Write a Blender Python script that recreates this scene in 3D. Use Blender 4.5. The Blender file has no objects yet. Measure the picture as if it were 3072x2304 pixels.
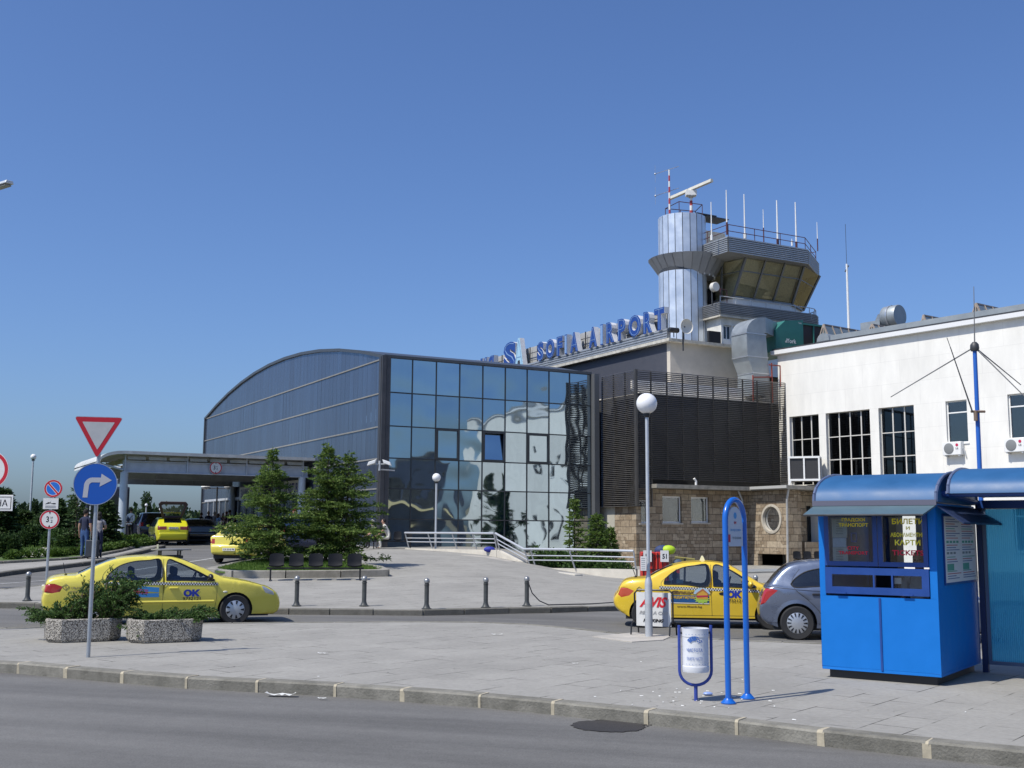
import bpy,bmesh,math,random
import numpy as np
from mathutils import Vector,Matrix
from mathutils.geometry import delaunay_2d_cdt
S=bpy.context.scene
COL=S.collection
R=math.radians
# ---------------------------------------------------------------- camera, sky, sun
F=1130.0;TH=R(7.46);RO=R(0.33);EYE=Vector((0,0,1.75))
fw=Vector((0,math.cos(TH),math.sin(TH)))
up0=Vector((0,-math.sin(TH),math.cos(TH)))
rt=Vector((1,0,0))*math.cos(RO)+up0*math.sin(RO)
up=up0*math.cos(RO)-Vector((1,0,0))*math.sin(RO)
cd=bpy.data.cameras.new('camera');cam=bpy.data.objects.new('camera',cd);COL.objects.link(cam)
cd.sensor_width=36;cd.lens=F/1024*36;cd.clip_start=0.1;cd.clip_end=9000
m3=Matrix((rt,up,-fw)).transposed()
cam.matrix_world=Matrix.Translation(EYE)@m3.to_4x4()
S.camera=cam
SUNV=Vector((-0.81,-0.585,0)).normalized();EL=R(55)
tosun=Vector((SUNV.x*math.cos(EL),SUNV.y*math.cos(EL),math.sin(EL)))
sd=bpy.data.lights.new('sun','SUN');sd.energy=4.6;sd.angle=R(0.53);sd.color=(1,0.95,0.86)
so=bpy.data.objects.new('sun',sd);COL.objects.link(so)
so.rotation_euler=tosun.to_track_quat('Z','Y').to_euler()
W=bpy.data.worlds.new('World');S.world=W;W.use_nodes=True
nt=W.node_tree;nt.nodes.clear()
sk=nt.nodes.new('ShaderNodeTexSky');sk.sky_type='NISHITA';sk.sun_disc=False
sk.sun_elevation=EL;sk.sun_rotation=math.atan2(tosun.x,tosun.y);sk.altitude=0
sk.air_density=1.0;sk.dust_density=1.7;sk.ozone_density=2.0
bg=nt.nodes.new('ShaderNodeBackground');bg.inputs[1].default_value=0.108
wo=nt.nodes.new('ShaderNodeOutputWorld')
wb=nt.nodes.new('ShaderNodeVectorMath');wb.operation='MULTIPLY';wb.inputs[1].default_value=(.73,.94,1.32)
nt.links.new(sk.outputs[0],wb.inputs[0]);nt.links.new(wb.outputs[0],bg.inputs[0]);nt.links.new(bg.outputs[0],wo.inputs[0])
S.view_settings.view_transform='Standard';S.view_settings.look='None'
S.view_settings.exposure=0.0;S.view_settings.gamma=1
S.render.engine='CYCLES'
S.cycles.max_bounces=7;S.cycles.transparent_max_bounces=12
S.cycles.caustics_reflective=False;S.cycles.caustics_refractive=False
# ---------------------------------------------------------------- geometry of the place
def ray(px,py):
 u=(px-512)/F;v=(384-py)/F
 return fw+rt*u+up*v
def at(px,py,Y):
 d=ray(px,py);return EYE+d*(Y/d.y)
def lerp(a,b,t):return a+(b-a)*t
def sstep(t):
 t=max(0,min(1,t));return t*t*(3-2*t)
PL=[(-1e9,0),(26,0),(31,.2),(40,.62),(46,.82),(51,.95),(59,1.1),(75,1.18),(1e9,1.18)]
PR=[(-1e9,0),(27,0),(45,.09),(1e9,.09)]
def pw(P,y):
 for(a,za),(b,zb)in zip(P,P[1:]):
  if y<=b:return lerp(za,zb,(y-a)/(b-a))if b<1e8 and a>-1e8 else(za if b>1e8 else zb)
 return P[-1][1]
def pws(P,y):return sum(pw(P,y+d)for d in(-2,-1,0,1,2))/5
def H(x,y):
 if y<23:return 0.0
 w=sstep((x+2)/7)
 return pws(PL,y)*(1-w)+pws(PR,y)*w
def G(px,py,off=0.0):
 d=ray(px,py);t=3.0
 f=lambda t:(EYE.z+d.z*t)-(H(d.x*t,d.y*t)+off)
 while f(t)>0 and t<400:t+=0.25
 a,b=t-0.25,t
 for _ in range(25):
  c=(a+b)/2
  if f(c)>0:a=c
  else:b=c
 return EYE+d*a
class Frame:
 def __init__(s,o,ang):s.o=Vector((o[0],o[1],o[2]if len(o)>2 else 0));s.a=ang;s.c=math.cos(ang);s.s=math.sin(ang)
 def w(s,x,y,z=0):return s.o+Vector((x*s.c-y*s.s,x*s.s+y*s.c,z))
 def l(s,p):
  d=Vector(p)-s.o;return Vector((d.x*s.c+d.y*s.s,-d.x*s.s+d.y*s.c,d.z))
 def hit(s,px,py,ax,val):
  d=ray(px,py);dl=Vector((d.x*s.c+d.y*s.s,-d.x*s.s+d.y*s.c,d.z));e=s.l(EYE)
  t=(val-e[ax])/dl[ax];return e+dl*t
# ---------------------------------------------------------------- scene bookkeeping
def tag(o,label=None,cat=None,group=None,kind=None):
 if label:o['label']=label
 if cat:o['category']=cat
 if group:o['group']=group
 if kind:o['kind']=kind
 return o
def thing(name,label,cat,loc=(0,0,0),rz=0.0,group=None):
 o=bpy.data.objects.new(name,None);COL.objects.link(o);o.empty_display_size=.2
 o.location=loc;o.rotation_euler=(0,0,rz)
 return tag(o,label,cat,group)
def kids(o):return[c for c in bpy.data.objects if c.parent==o]
CH={}
def dup(o,parent=None):
 c=o.copy();COL.objects.link(c);c.parent=parent
 if parent is not None:CH.setdefault(parent.name,[]).append(c)
 for k in list(CH.get(o.name,[])):dup(k,c)
 return c
def invp(p):
 Ms=Matrix.Identity(4)
 while p is not None:
  Ms=Matrix.LocRotScale(p.location,p.rotation_euler,p.scale)@Ms;p=p.parent
 return Ms.inverted()
class MB:
 def __init__(s):s.v=[];s.f=[];s.m=[]
 def add(s,vs,fs,mi=0):
  n=len(s.v);s.v+=[tuple(p)for p in vs];s.f+=[tuple(i+n for i in f)for f in fs];s.m+=[mi]*len(fs);return s
 def box(s,a,b,mi=0):
  x0,y0,z0=(min(a[i],b[i])for i in range(3));x1,y1,z1=(max(a[i],b[i])for i in range(3))
  return s.add([(x0,y0,z0),(x1,y0,z0),(x1,y1,z0),(x0,y1,z0),(x0,y0,z1),(x1,y0,z1),(x1,y1,z1),(x0,y1,z1)],[(0,3,2,1),(4,5,6,7),(0,1,5,4),(1,2,6,5),(2,3,7,6),(3,0,4,7)],mi)
 def poly(s,pts,mi=0):return s.add(pts,[tuple(range(len(pts)))],mi)
 def prism(s,poly,z0,z1,mi=0,f=None):
  n=len(poly);f=f or(lambda x,y,z:(x,y,z))
  vs=[f(x,y,z0)for x,y in poly]+[f(x,y,z1)for x,y in poly]
  return s.add(vs,[tuple(range(n))[::-1],tuple(range(n,2*n))]+[(i,(i+1)%n,n+(i+1)%n,n+i)for i in range(n)],mi)
 def tube(s,p0,p1,r0,r1=None,n=8,mi=0,cap=True):
  r1=r0 if r1 is None else r1;p0=Vector(p0);p1=Vector(p1);d=(p1-p0)
  if d.length<1e-6:return s
  d.normalize();a=d.orthogonal().normalized();b=d.cross(a)
  vs=[]
  for p,r in((p0,r0),(p1,r1)):
   for i in range(n):
    t=2*math.pi*i/n;vs.append(p+a*(math.cos(t)*r)+b*(math.sin(t)*r))
  fs=[(i,(i+1)%n,n+(i+1)%n,n+i)for i in range(n)]
  if cap:fs+=[tuple(range(n))[::-1],tuple(range(n,2*n))]
  return s.add(vs,fs,mi)
 def path(s,pts,r,n=8,mi=0,closed=False):
  pts=[Vector(p)for p in pts];k=len(pts);vs=[];prev=None
  for i,p in enumerate(pts):
   if closed:d=pts[(i+1)%k]-pts[i-1]
   else:d=pts[min(i+1,k-1)]-pts[max(i-1,0)]
   d.normalize()
   if prev is None:a=d.orthogonal().normalized()
   else:a=(prev-d*prev.dot(d)).normalized()
   prev=a;b=d.cross(a);rr=r[i]if isinstance(r,(list,tuple))else r
   for j in range(n):
    t=2*math.pi*j/n;vs.append(p+a*(math.cos(t)*rr)+b*(math.sin(t)*rr))
  fs=[]
  for i in range(k if closed else k-1):
   q=(i+1)%k
   fs+=[(i*n+j,i*n+(j+1)%n,q*n+(j+1)%n,q*n+j)for j in range(n)]
  if not closed:fs+=[tuple(range(n))[::-1],tuple(range((k-1)*n,k*n))]
  return s.add(vs,fs,mi)
 def lathe(s,prof,n=16,c=(0,0,0),mi=0,axis='z',cap=True):
  vs=[]
  for r,z in prof:
   for i in range(n):
    t=2*math.pi*i/n;x,y=r*math.cos(t),r*math.sin(t)
    if axis=='z':q=(x,y,z)
    elif axis=='y':q=(x,z,y)
    else:q=(z,x,y)
    vs.append((c[0]+q[0],c[1]+q[1],c[2]+q[2]))
  fs=[]
  for k in range(len(prof)-1):
   fs+=[(k*n+i,k*n+(i+1)%n,(k+1)*n+(i+1)%n,(k+1)*n+i)for i in range(n)]
  if cap:fs+=[tuple(range(n))[::-1],tuple(range((len(prof)-1)*n,len(prof)*n))]
  return s.add(vs,fs,mi)
 def ball(s,c,r,n=16,mi=0,sc=(1,1,1)):
  k=max(6,n//2);vs=[];
  for j in range(1,k):
   ph=math.pi*j/k
   for i in range(n):
    t=2*math.pi*i/n
    vs.append((c[0]+r*sc[0]*math.sin(ph)*math.cos(t),c[1]+r*sc[1]*math.sin(ph)*math.sin(t),c[2]+r*sc[2]*math.cos(ph)))
  m=len(vs);vs+=[(c[0],c[1],c[2]+r*sc[2]),(c[0],c[1],c[2]-r*sc[2])]
  fs=[(j*n+i,(j+1)*n+i,(j+1)*n+(i+1)%n,j*n+(i+1)%n)for j in range(k-2)for i in range(n)]
  fs+=[(m,i,(i+1)%n)for i in range(n)]+[(m+1,(k-2)*n+(i+1)%n,(k-2)*n+i)for i in range(n)]
  return s.add(vs,fs,mi)
 def build(s,name,mats,parent=None,world=False,smooth=35,bevel=0,fix=True):
  me=bpy.data.meshes.new(name)
  if world and parent is not None:
   M=invp(parent);s.v=[tuple(M@Vector(p))for p in s.v]
  me.from_pydata(s.v,[],s.f)
  mats=mats if isinstance(mats,(list,tuple))else[mats]
  for m in mats:me.materials.append(m)
  if len(mats)>1:me.polygons.foreach_set('material_index',s.m)
  if fix or smooth:
   bm=bmesh.new();bm.from_mesh(me)
   if fix:
    bmesh.ops.remove_doubles(bm,verts=bm.verts,dist=1e-5)
    bmesh.ops.recalc_face_normals(bm,faces=bm.faces)
   if smooth:
    lim=R(smooth)
    for f in bm.faces:f.smooth=True
    for e in bm.edges:
     if len(e.link_faces)!=2 or e.calc_face_angle(0)>lim or e.link_faces[0].material_index!=e.link_faces[1].material_index:e.smooth=False
   bm.to_mesh(me);bm.free()
  me.update()
  o=bpy.data.objects.new(name,me);COL.objects.link(o)
  if parent is not None:o.parent=parent;CH.setdefault(parent.name,[]).append(o)
  if bevel:
   b=o.modifiers.new('bevel','BEVEL');b.width=bevel;b.segments=2;b.limit_method='ANGLE';b.angle_limit=R(40)
  return o
def npmesh(name,V,Fc,mat,parent=None,smooth=False):
 """fast mesh from numpy quads/tris"""
 me=bpy.data.meshes.new(name);k=Fc.shape[1]
 me.vertices.add(len(V));me.vertices.foreach_set('co',V.astype(np.float32).ravel())
 me.loops.add(Fc.size);me.loops.foreach_set('vertex_index',Fc.astype(np.int32).ravel())
 me.polygons.add(len(Fc));me.polygons.foreach_set('loop_start',np.arange(0,Fc.size,k,dtype=np.int32))
 me.materials.append(mat);me.update(calc_edges=True);me.validate()
 o=bpy.data.objects.new(name,me);COL.objects.link(o)
 if parent is not None:o.parent=parent;CH.setdefault(parent.name,[]).append(o)
 return o
_tc={}
def text_geo(s,size,bold=0.0,sp=1.0,shear=0.0):
 """flat outline of a string: (verts2d centred in x, base line z=0; faces)"""
 key=(s,size,bold,sp,shear)
 if key in _tc:return _tc[key]
 cu=bpy.data.curves.new('t','FONT');cu.body=s;cu.size=size;cu.offset=bold*size;cu.space_character=sp;cu.shear=shear
 cu.align_x='CENTER';cu.resolution_u=3
 o=bpy.data.objects.new('t',cu);COL.objects.link(o)
 me=o.to_mesh();vs=[(v.co.x,v.co.y)for v in me.vertices];fs=[tuple(p.vertices)for p in me.polygons]
 o.to_mesh_clear();bpy.data.objects.remove(o);bpy.data.curves.remove(cu)
 _tc[key]=(vs,fs);return vs,fs
def add_text(mb,s,size,f,mi=0,bold=0.0,width=None,height=None,sp=1.0,shear=0.0,depth=0.0):
 """f maps (u,v,d) -> point; scaled to width / height when given"""
 vs,fs=text_geo(s,size,bold,sp,shear)
 if not vs:return
 xs=[v[0]for v in vs];ys=[v[1]for v in vs];x0,x1,y0,y1=min(xs),max(xs),min(ys),max(ys)
 kx=width/(x1-x0)if width else 1;ky=height/(y1-y0)if height else(kx if width else 1)
 cx=(x0+x1)/2
 P=[((x-cx)*kx,(y-(y0 if height else 0))*ky)for x,y in vs]
 mb.add([f(u,v,0)for u,v in P],fs,mi)
 if depth:
  from collections import Counter
  ec=Counter()
  for fc in fs:
   for a,b in zip(fc,fc[1:]+fc[:1]):ec[(a,b)]+=1
  n=len(P);mb.add([f(u,v,0)for u,v in P]+[f(u,v,depth)for u,v in P],[(a,b,b+n,a+n)for(a,b)in ec if(b,a)not in ec],mi+1 if mi>=0 else 0)
# ---------------------------------------------------------------- materials
MC={}
def nodes(m):return m.node_tree.nodes,m.node_tree.links
def mat(name,col=(.5,.5,.5),rough=.6,metal=0.0,noise=None,bump=None,spec=.5,coat=0.0,world=False,alpha=None,emit=None):
 if name in MC:return MC[name]
 m=bpy.data.materials.new(name);m.use_nodes=True;N,L=nodes(m);b=N['Principled BSDF'];MC[name]=m
 b.inputs['Base Color'].default_value=(*col,1);b.inputs['Roughness'].default_value=rough;b.inputs['Metallic'].default_value=metal
 b.inputs['Specular IOR Level'].default_value=spec;b.inputs['Coat Weight'].default_value=coat;b.inputs['Coat Roughness'].default_value=.05
 m.diffuse_color=(*col,1)
 co=None
 if noise or bump:
  if world:g=N.new('ShaderNodeNewGeometry');co=g.outputs['Position']
  else:g=N.new('ShaderNodeTexCoord');co=g.outputs['Object']
 if noise:
  sc,amt=noise[0],noise[1]
  n1=N.new('ShaderNodeTexNoise');n1.inputs['Scale'].default_value=sc;n1.inputs['Detail'].default_value=6;n1.inputs['Roughness'].default_value=.65
  L.new(co,n1.inputs['Vector'])
  r=N.new('ShaderNodeMapRange');r.inputs[1].default_value=.3;r.inputs[2].default_value=.7
  r.inputs[3].default_value=1-amt;r.inputs[4].default_value=1+amt;L.new(n1.outputs[0],r.inputs[0])
  hs=N.new('ShaderNodeVectorMath');hs.operation='SCALE';hs.inputs[0].default_value=col;L.new(r.outputs[0],hs.inputs['Scale'])
  L.new(hs.outputs[0],b.inputs['Base Color'])
  rr=N.new('ShaderNodeMapRange');rr.inputs[1].default_value=.3;rr.inputs[2].default_value=.7
  rr.inputs[3].default_value=max(0,rough-.08);rr.inputs[4].default_value=min(1,rough+.1);L.new(n1.outputs[0],rr.inputs[0]);L.new(rr.outputs[0],b.inputs['Roughness'])
 if bump:
  n2=N.new('ShaderNodeTexNoise');n2.inputs['Scale'].default_value=bump[0];n2.inputs['Detail'].default_value=4;L.new(co,n2.inputs['Vector'])
  bp=N.new('ShaderNodeBump');bp.inputs['Strength'].default_value=bump[1];bp.inputs['Distance'].default_value=bump[2]if len(bump)>2 else .01
  L.new(n2.outputs[0],bp.inputs['Height']);L.new(bp.outputs[0],b.inputs['Normal'])
 if emit:b.inputs['Emission Color'].default_value=(*emit[:3],1);b.inputs['Emission Strength'].default_value=emit[3]
 return m
def glass(name,tint=(.5,.55,.55),refl=(1,1,1),f0=1.5,extra=0.0):
 if name in MC:return MC[name]
 m=bpy.data.materials.new(name);m.use_nodes=True;N,L=nodes(m);N.remove(N['Principled BSDF']);MC[name]=m
 out=N['Material Output'];t=N.new('ShaderNodeBsdfTransparent');t.inputs[0].default_value=(*tint,1)
 g=N.new('ShaderNodeBsdfGlossy');g.inputs[0].default_value=(*refl,1);g.inputs['Roughness'].default_value=.02
 fr=N.new('ShaderNodeFresnel');fr.inputs[0].default_value=f0
 ad=N.new('ShaderNodeMath');ad.operation='ADD';ad.use_clamp=True;ad.inputs[1].default_value=extra;L.new(fr.outputs[0],ad.inputs[0])
 mx=N.new('ShaderNodeMixShader');L.new(ad.outputs[0],mx.inputs[0]);L.new(t.outputs[0],mx.inputs[1]);L.new(g.outputs[0],mx.inputs[2]);L.new(mx.outputs[0],out.inputs[0])
 m.diffuse_color=(.1,.12,.15,1)
 return m
def leafmat(name,c1,c2,trans=.25):
 if name in MC:return MC[name]
 m=bpy.data.materials.new(name);m.use_nodes=True;N,L=nodes(m);b=N['Principled BSDF'];MC[name]=m
 g=N.new('ShaderNodeNewGeometry');rp=N.new('ShaderNodeMix');rp.data_type='RGBA'
 rp.inputs[6].default_value=(*c1,1);rp.inputs[7].default_value=(*c2,1);L.new(g.outputs['Random Per Island'],rp.inputs[0])
 L.new(rp.outputs[2],b.inputs['Base Color']);b.inputs['Roughness'].default_value=.6;b.inputs['Specular IOR Level'].default_value=.25
 tr=N.new('ShaderNodeBsdfTranslucent');L.new(rp.outputs[2],tr.inputs[0])
 mx=N.new('ShaderNodeMixShader');mx.inputs[0].default_value=trans;L.new(b.outputs[0],mx.inputs[1]);L.new(tr.outputs[0],mx.inputs[2])
 L.new(mx.outputs[0],N['Material Output'].inputs[0]);m.diffuse_color=(*c1,1)
 return m
WHITE=mat('white_paint',(.78,.78,.76),.45,noise=(6,.05))
BLACK=mat('black_plastic',(.015,.015,.017),.4)
DARK=mat('dark_metal',(.045,.047,.05),.45,noise=(8,.2))
GALV=mat('galvanised_steel',(.5,.52,.54),.38,.75,noise=(12,.12))
GREYP=mat('grey_painted_steel',(.46,.48,.5),.45,noise=(5,.1))
CHROME=mat('polished_metal',(.7,.7,.7),.15,1)
RED=mat('sign_red',(.52,.015,.03),.4)
SWHITE=mat('sign_white',(.72,.71,.68),.4,noise=(9,.05))
SBLUE=mat('sign_blue',(.012,.1,.45),.35)
# ================================================================ GROUND
def mat_paving():
 m=bpy.data.materials.new('paving_slabs');m.use_nodes=True;N,L=nodes(m);b=N['Principled BSDF']
 g=N.new('ShaderNodeNewGeometry');mp=N.new('ShaderNodeMapping');mp.inputs['Rotation'].default_value=(0,0,R(-51));L.new(g.outputs['Position'],mp.inputs[0])
 br=N.new('ShaderNodeTexBrick');br.offset=.5;br.inputs['Scale'].default_value=1;br.inputs['Brick Width'].default_value=.62;br.inputs['Row Height'].default_value=.42
 br.inputs['Mortar Size'].default_value=.008;br.inputs['Mortar Smooth'].default_value=.4;br.inputs['Bias'].default_value=0
 br.inputs['Color1'].default_value=(.305,.29,.265,1);br.inputs['Color2'].default_value=(.345,.33,.305,1);br.inputs['Mortar'].default_value=(.05,.045,.035,1)
 L.new(mp.outputs[0],br.inputs['Vector'])
 n=N.new('ShaderNodeTexNoise');n.inputs['Scale'].default_value=.55;n.inputs['Detail'].default_value=7;n.inputs['Roughness'].default_value=.7;L.new(g.outputs['Position'],n.inputs['Vector'])
 n2=N.new('ShaderNodeTexNoise');n2.inputs['Scale'].default_value=14;n2.inputs['Detail'].default_value=5;n2.inputs['Roughness'].default_value=.75;L.new(g.outputs['Position'],n2.inputs['Vector'])
 n3=N.new('ShaderNodeTexNoise');n3.inputs['Scale'].default_value=1.6;n3.inputs['Detail'].default_value=3;L.new(mp.outputs[0],n3.inputs['Vector'])
 jf=N.new('ShaderNodeMapRange');jf.inputs[1].default_value=.49;jf.inputs[2].default_value=.6;jf.inputs[3].default_value=.07;jf.inputs[4].default_value=1;L.new(n3.outputs[0],jf.inputs[0])
 fac=N.new('ShaderNodeMath');fac.operation='MULTIPLY';L.new(br.outputs['Fac'],fac.inputs[0]);L.new(jf.outputs[0],fac.inputs[1])
 br2=N.new('ShaderNodeTexBrick');br2.offset=.5
 for k in('Scale','Brick Width','Row Height'):br2.inputs[k].default_value=br.inputs[k].default_value
 br2.inputs['Mortar Size'].default_value=0;br2.inputs['Color1'].default_value=(.288,.277,.25,1);br2.inputs['Color2'].default_value=(.315,.303,.273,1);br2.inputs['Mortar'].default_value=(.3,.29,.26,1);br2.inputs['Bias'].default_value=.1
 L.new(mp.outputs[0],br2.inputs['Vector'])
 mx=N.new('ShaderNodeMix');mx.data_type='RGBA';L.new(fac.outputs[0],mx.inputs[0]);L.new(br2.outputs[0],mx.inputs[6]);mx.inputs[7].default_value=(.04,.036,.028,1)
 a1=N.new('ShaderNodeMapRange');a1.inputs[1].default_value=.3;a1.inputs[2].default_value=.7;a1.inputs[3].default_value=.86;a1.inputs[4].default_value=1.1;L.new(n.outputs[0],a1.inputs[0])
 a2=N.new('ShaderNodeMapRange');a2.inputs[1].default_value=.3;a2.inputs[2].default_value=.7;a2.inputs[3].default_value=.88;a2.inputs[4].default_value=1.12;L.new(n2.outputs[0],a2.inputs[0])
 mu=N.new('ShaderNodeMath');mu.operation='MULTIPLY';L.new(a1.outputs[0],mu.inputs[0]);L.new(a2.outputs[0],mu.inputs[1])
 sc=N.new('ShaderNodeVectorMath');sc.operation='SCALE';L.new(mx.outputs[2],sc.inputs[0]);L.new(mu.outputs[0],sc.inputs['Scale']);L.new(sc.outputs[0],b.inputs['Base Color'])
 b.inputs['Roughness'].default_value=.85;b.inputs['Specular IOR Level'].default_value=.25
 bp=N.new('ShaderNodeBump');bp.inputs['Strength'].default_value=.5;bp.inputs['Distance'].default_value=.004;bp.invert=True;L.new(fac.outputs[0],bp.inputs['Height'])
 bp2=N.new('ShaderNodeBump');bp2.inputs['Strength'].default_value=.35;bp2.inputs['Distance'].default_value=.006;L.new(n2.outputs[0],bp2.inputs['Height']);L.new(bp.outputs[0],bp2.inputs['Normal']);L.new(bp2.outputs[0],b.inputs['Normal'])
 return m
def mat_asphalt(name,col,streak=1.0):
 m=bpy.data.materials.new(name);m.use_nodes=True;N,L=nodes(m);b=N['Principled BSDF']
 g=N.new('ShaderNodeNewGeometry')
 def noise(sc,det,ro=.6,rot=None,scl=None):
  n=N.new('ShaderNodeTexNoise');n.inputs['Scale'].default_value=sc;n.inputs['Detail'].default_value=det;n.inputs['Roughness'].default_value=ro
  if scl:
   mp=N.new('ShaderNodeMapping');mp.vector_type='TEXTURE';mp.inputs['Rotation'].default_value=(0,0,rot);mp.inputs['Scale'].default_value=scl;L.new(g.outputs['Position'],mp.inputs[0]);L.new(mp.outputs[0],n.inputs['Vector'])
  else:L.new(g.outputs['Position'],n.inputs['Vector'])
  return n
 def rng(n,lo,hi):
  a=N.new('ShaderNodeMapRange');a.inputs[1].default_value=.3;a.inputs[2].default_value=.7;a.inputs[3].default_value=lo;a.inputs[4].default_value=hi;L.new(n.outputs[0],a.inputs[0]);return a
 def mul(a,b_):
  q=N.new('ShaderNodeMath');q.operation='MULTIPLY';L.new(a.outputs[0],q.inputs[0]);L.new(b_.outputs[0],q.inputs[1]);return q
 st=noise(1.0,4,.6,R(-16),(7,.55,1));big=noise(.22,5);fine=noise(60,3,.8);mid=noise(9,5,.7)
 f=mul(mul(rng(st,.8,1.16),rng(big,.86,1.12)),mul(rng(fine,.74,1.26),rng(mid,.93,1.07)))
 sc=N.new('ShaderNodeVectorMath');sc.operation='SCALE';sc.inputs[0].default_value=col;L.new(f.outputs[0],sc.inputs['Scale']);L.new(sc.outputs[0],b.inputs['Base Color'])
 b.inputs['Roughness'].default_value=.8;b.inputs['Specular IOR Level'].default_value=.3
 bp=N.new('ShaderNodeBump');bp.inputs['Strength'].default_value=.6;bp.inputs['Distance'].default_value=.006;L.new(fine.outputs[0],bp.inputs['Height']);L.new(bp.outputs[0],b.inputs['Normal'])
 return m
def mat_kerb(name,c1,c2):
 m=bpy.data.materials.new(name);m.use_nodes=True;N,L=nodes(m);b=N['Principled BSDF'];g=N.new('ShaderNodeNewGeometry')
 n=N.new('ShaderNodeTexNoise');n.inputs['Scale'].default_value=3.2;n.inputs['Detail'].default_value=9;n.inputs['Roughness'].default_value=.75;L.new(g.outputs['Position'],n.inputs['Vector'])
 cr=N.new('ShaderNodeValToRGB');cr.color_ramp.elements[0].position=.3;cr.color_ramp.elements[1].position=.72;cr.color_ramp.elements[0].color=(*c1,1);cr.color_ramp.elements[1].color=(*c2,1);L.new(n.outputs[0],cr.inputs[0])
 r=N.new('ShaderNodeMapRange');r.inputs[3].default_value=.88;r.inputs[4].default_value=1.1;L.new(g.outputs['Random Per Island'],r.inputs[0])
 sc=N.new('ShaderNodeVectorMath');sc.operation='SCALE';L.new(cr.outputs[0],sc.inputs[0]);L.new(r.outputs[0],sc.inputs['Scale']);L.new(sc.outputs[0],b.inputs['Base Color'])
 n2=N.new('ShaderNodeTexNoise');n2.inputs['Scale'].default_value=45;n2.inputs['Detail'].default_value=4;L.new(g.outputs['Position'],n2.inputs['Vector'])
 bp=N.new('ShaderNodeBump');bp.inputs['Strength'].default_value=.7;bp.inputs['Distance'].default_value=.01;L.new(n2.outputs[0],bp.inputs['Height']);L.new(bp.outputs[0],b.inputs['Normal'])
 b.inputs['Roughness'].default_value=.9;b.inputs['Specular IOR Level'].default_value=.2
 return m
M_PAVE=mat_paving()
M_ROAD=mat_asphalt('asphalt',(.146,.142,.133))
M_ROAD2=mat_asphalt('old_asphalt',(.185,.18,.185))
M_PATCH=mat_asphalt('dark_asphalt',(.045,.042,.04))
M_KERB=mat_kerb('kerb_stone',(.13,.125,.105),(.29,.275,.235))
M_KERBD=mat_kerb('dark_kerb_stone',(.11,.105,.09),(.2,.19,.165))
M_KERBI=mat_kerb('island_kerb_stone',(.2,.19,.165),(.36,.34,.3))
M_MORT=mat('kerb_mortar',(.42,.37,.27),.9,noise=(12,.2),world=True)
M_CONC=mat('concrete',(.42,.39,.34),.85,noise=(2.2,.16),bump=(30,.4,.01),world=True)
M_CONCL=mat('pale_concrete',(.58,.54,.46),.85,noise=(1.7,.14),bump=(30,.4,.01),world=True)
M_SOIL=mat('dry_soil',(.2,.17,.1),.95,noise=(3,.3),world=True)
M_GRASSB=mat('grass_base',(.07,.12,.025),.95,noise=(4,.35),bump=(25,1,.05),world=True)
LEAF_GRASS=leafmat('grass_blades',(.07,.15,.02),(.14,.21,.04),.3)
def pip(x,y,P):
 c=False;n=len(P);j=n-1
 for i in range(n):
  if(P[i][1]>y)!=(P[j][1]>y)and x<(P[j][0]-P[i][0])*(y-P[i][1])/(P[j][1]-P[i][1])+P[i][0]:c=not c
  j=i
 return c
def resamp(P,res,closed=True):
 out=[];n=len(P)
 for i in range(n if closed else n-1):
  a=Vector(P[i][:2]);b=Vector(P[(i+1)%n][:2]);k=max(1,int((b-a).length/res))
  out+=[tuple(a.lerp(b,j/k))for j in range(k)]
 if not closed:out.append(tuple(P[-1][:2]))
 return out
def slab(name,P,off,depth,m,res=1.0,kind='structure',side=True,hf=None):
 hf=hf or H;P=resamp([tuple(p[:2])for p in P],res)
 xs=[p[0]for p in P];ys=[p[1]for p in P]
 pts=[Vector(p)for p in P];E=[(i,(i+1)%len(P))for i in range(len(P))]
 x=min(xs)+res/2
 while x<max(xs):
  y=min(ys)+res/2
  while y<max(ys):
   if pip(x,y,P)and min((x-p[0])**2+(y-p[1])**2 for p in P)>(res*.4)**2:pts.append(Vector((x,y)))
   y+=res
  x+=res
 vo,_,fo,*_=delaunay_2d_cdt(pts,E,[],0,1e-4)
 mb=MB();fs=[]
 for f in fo:
  c=sum((vo[i]for i in f),Vector((0,0)))/len(f)
  if pip(c.x,c.y,P):
   a,b_,c_=(vo[i]for i in f)
   fs.append(tuple(f)if(b_-a).cross(c_-a)>0 else tuple(f)[::-1])
 mb.add([(v.x,v.y,hf(v.x,v.y)+off)for v in vo],fs)
 if side:
  n=len(P);a=sum(P[i][0]*P[(i+1)%n][1]-P[(i+1)%n][0]*P[i][1]for i in range(n))
  Q=P if a>0 else P[::-1]
  vs=[(x,y,hf(x,y)+off)for x,y in Q]+[(x,y,hf(x,y)+off-depth)for x,y in Q]
  mb.add(vs,[(i,n+i,n+(i+1)%n,(i+1)%n)for i in range(n)])
 o=mb.build(name,m,smooth=30)
 return tag(o,kind=kind)
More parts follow.
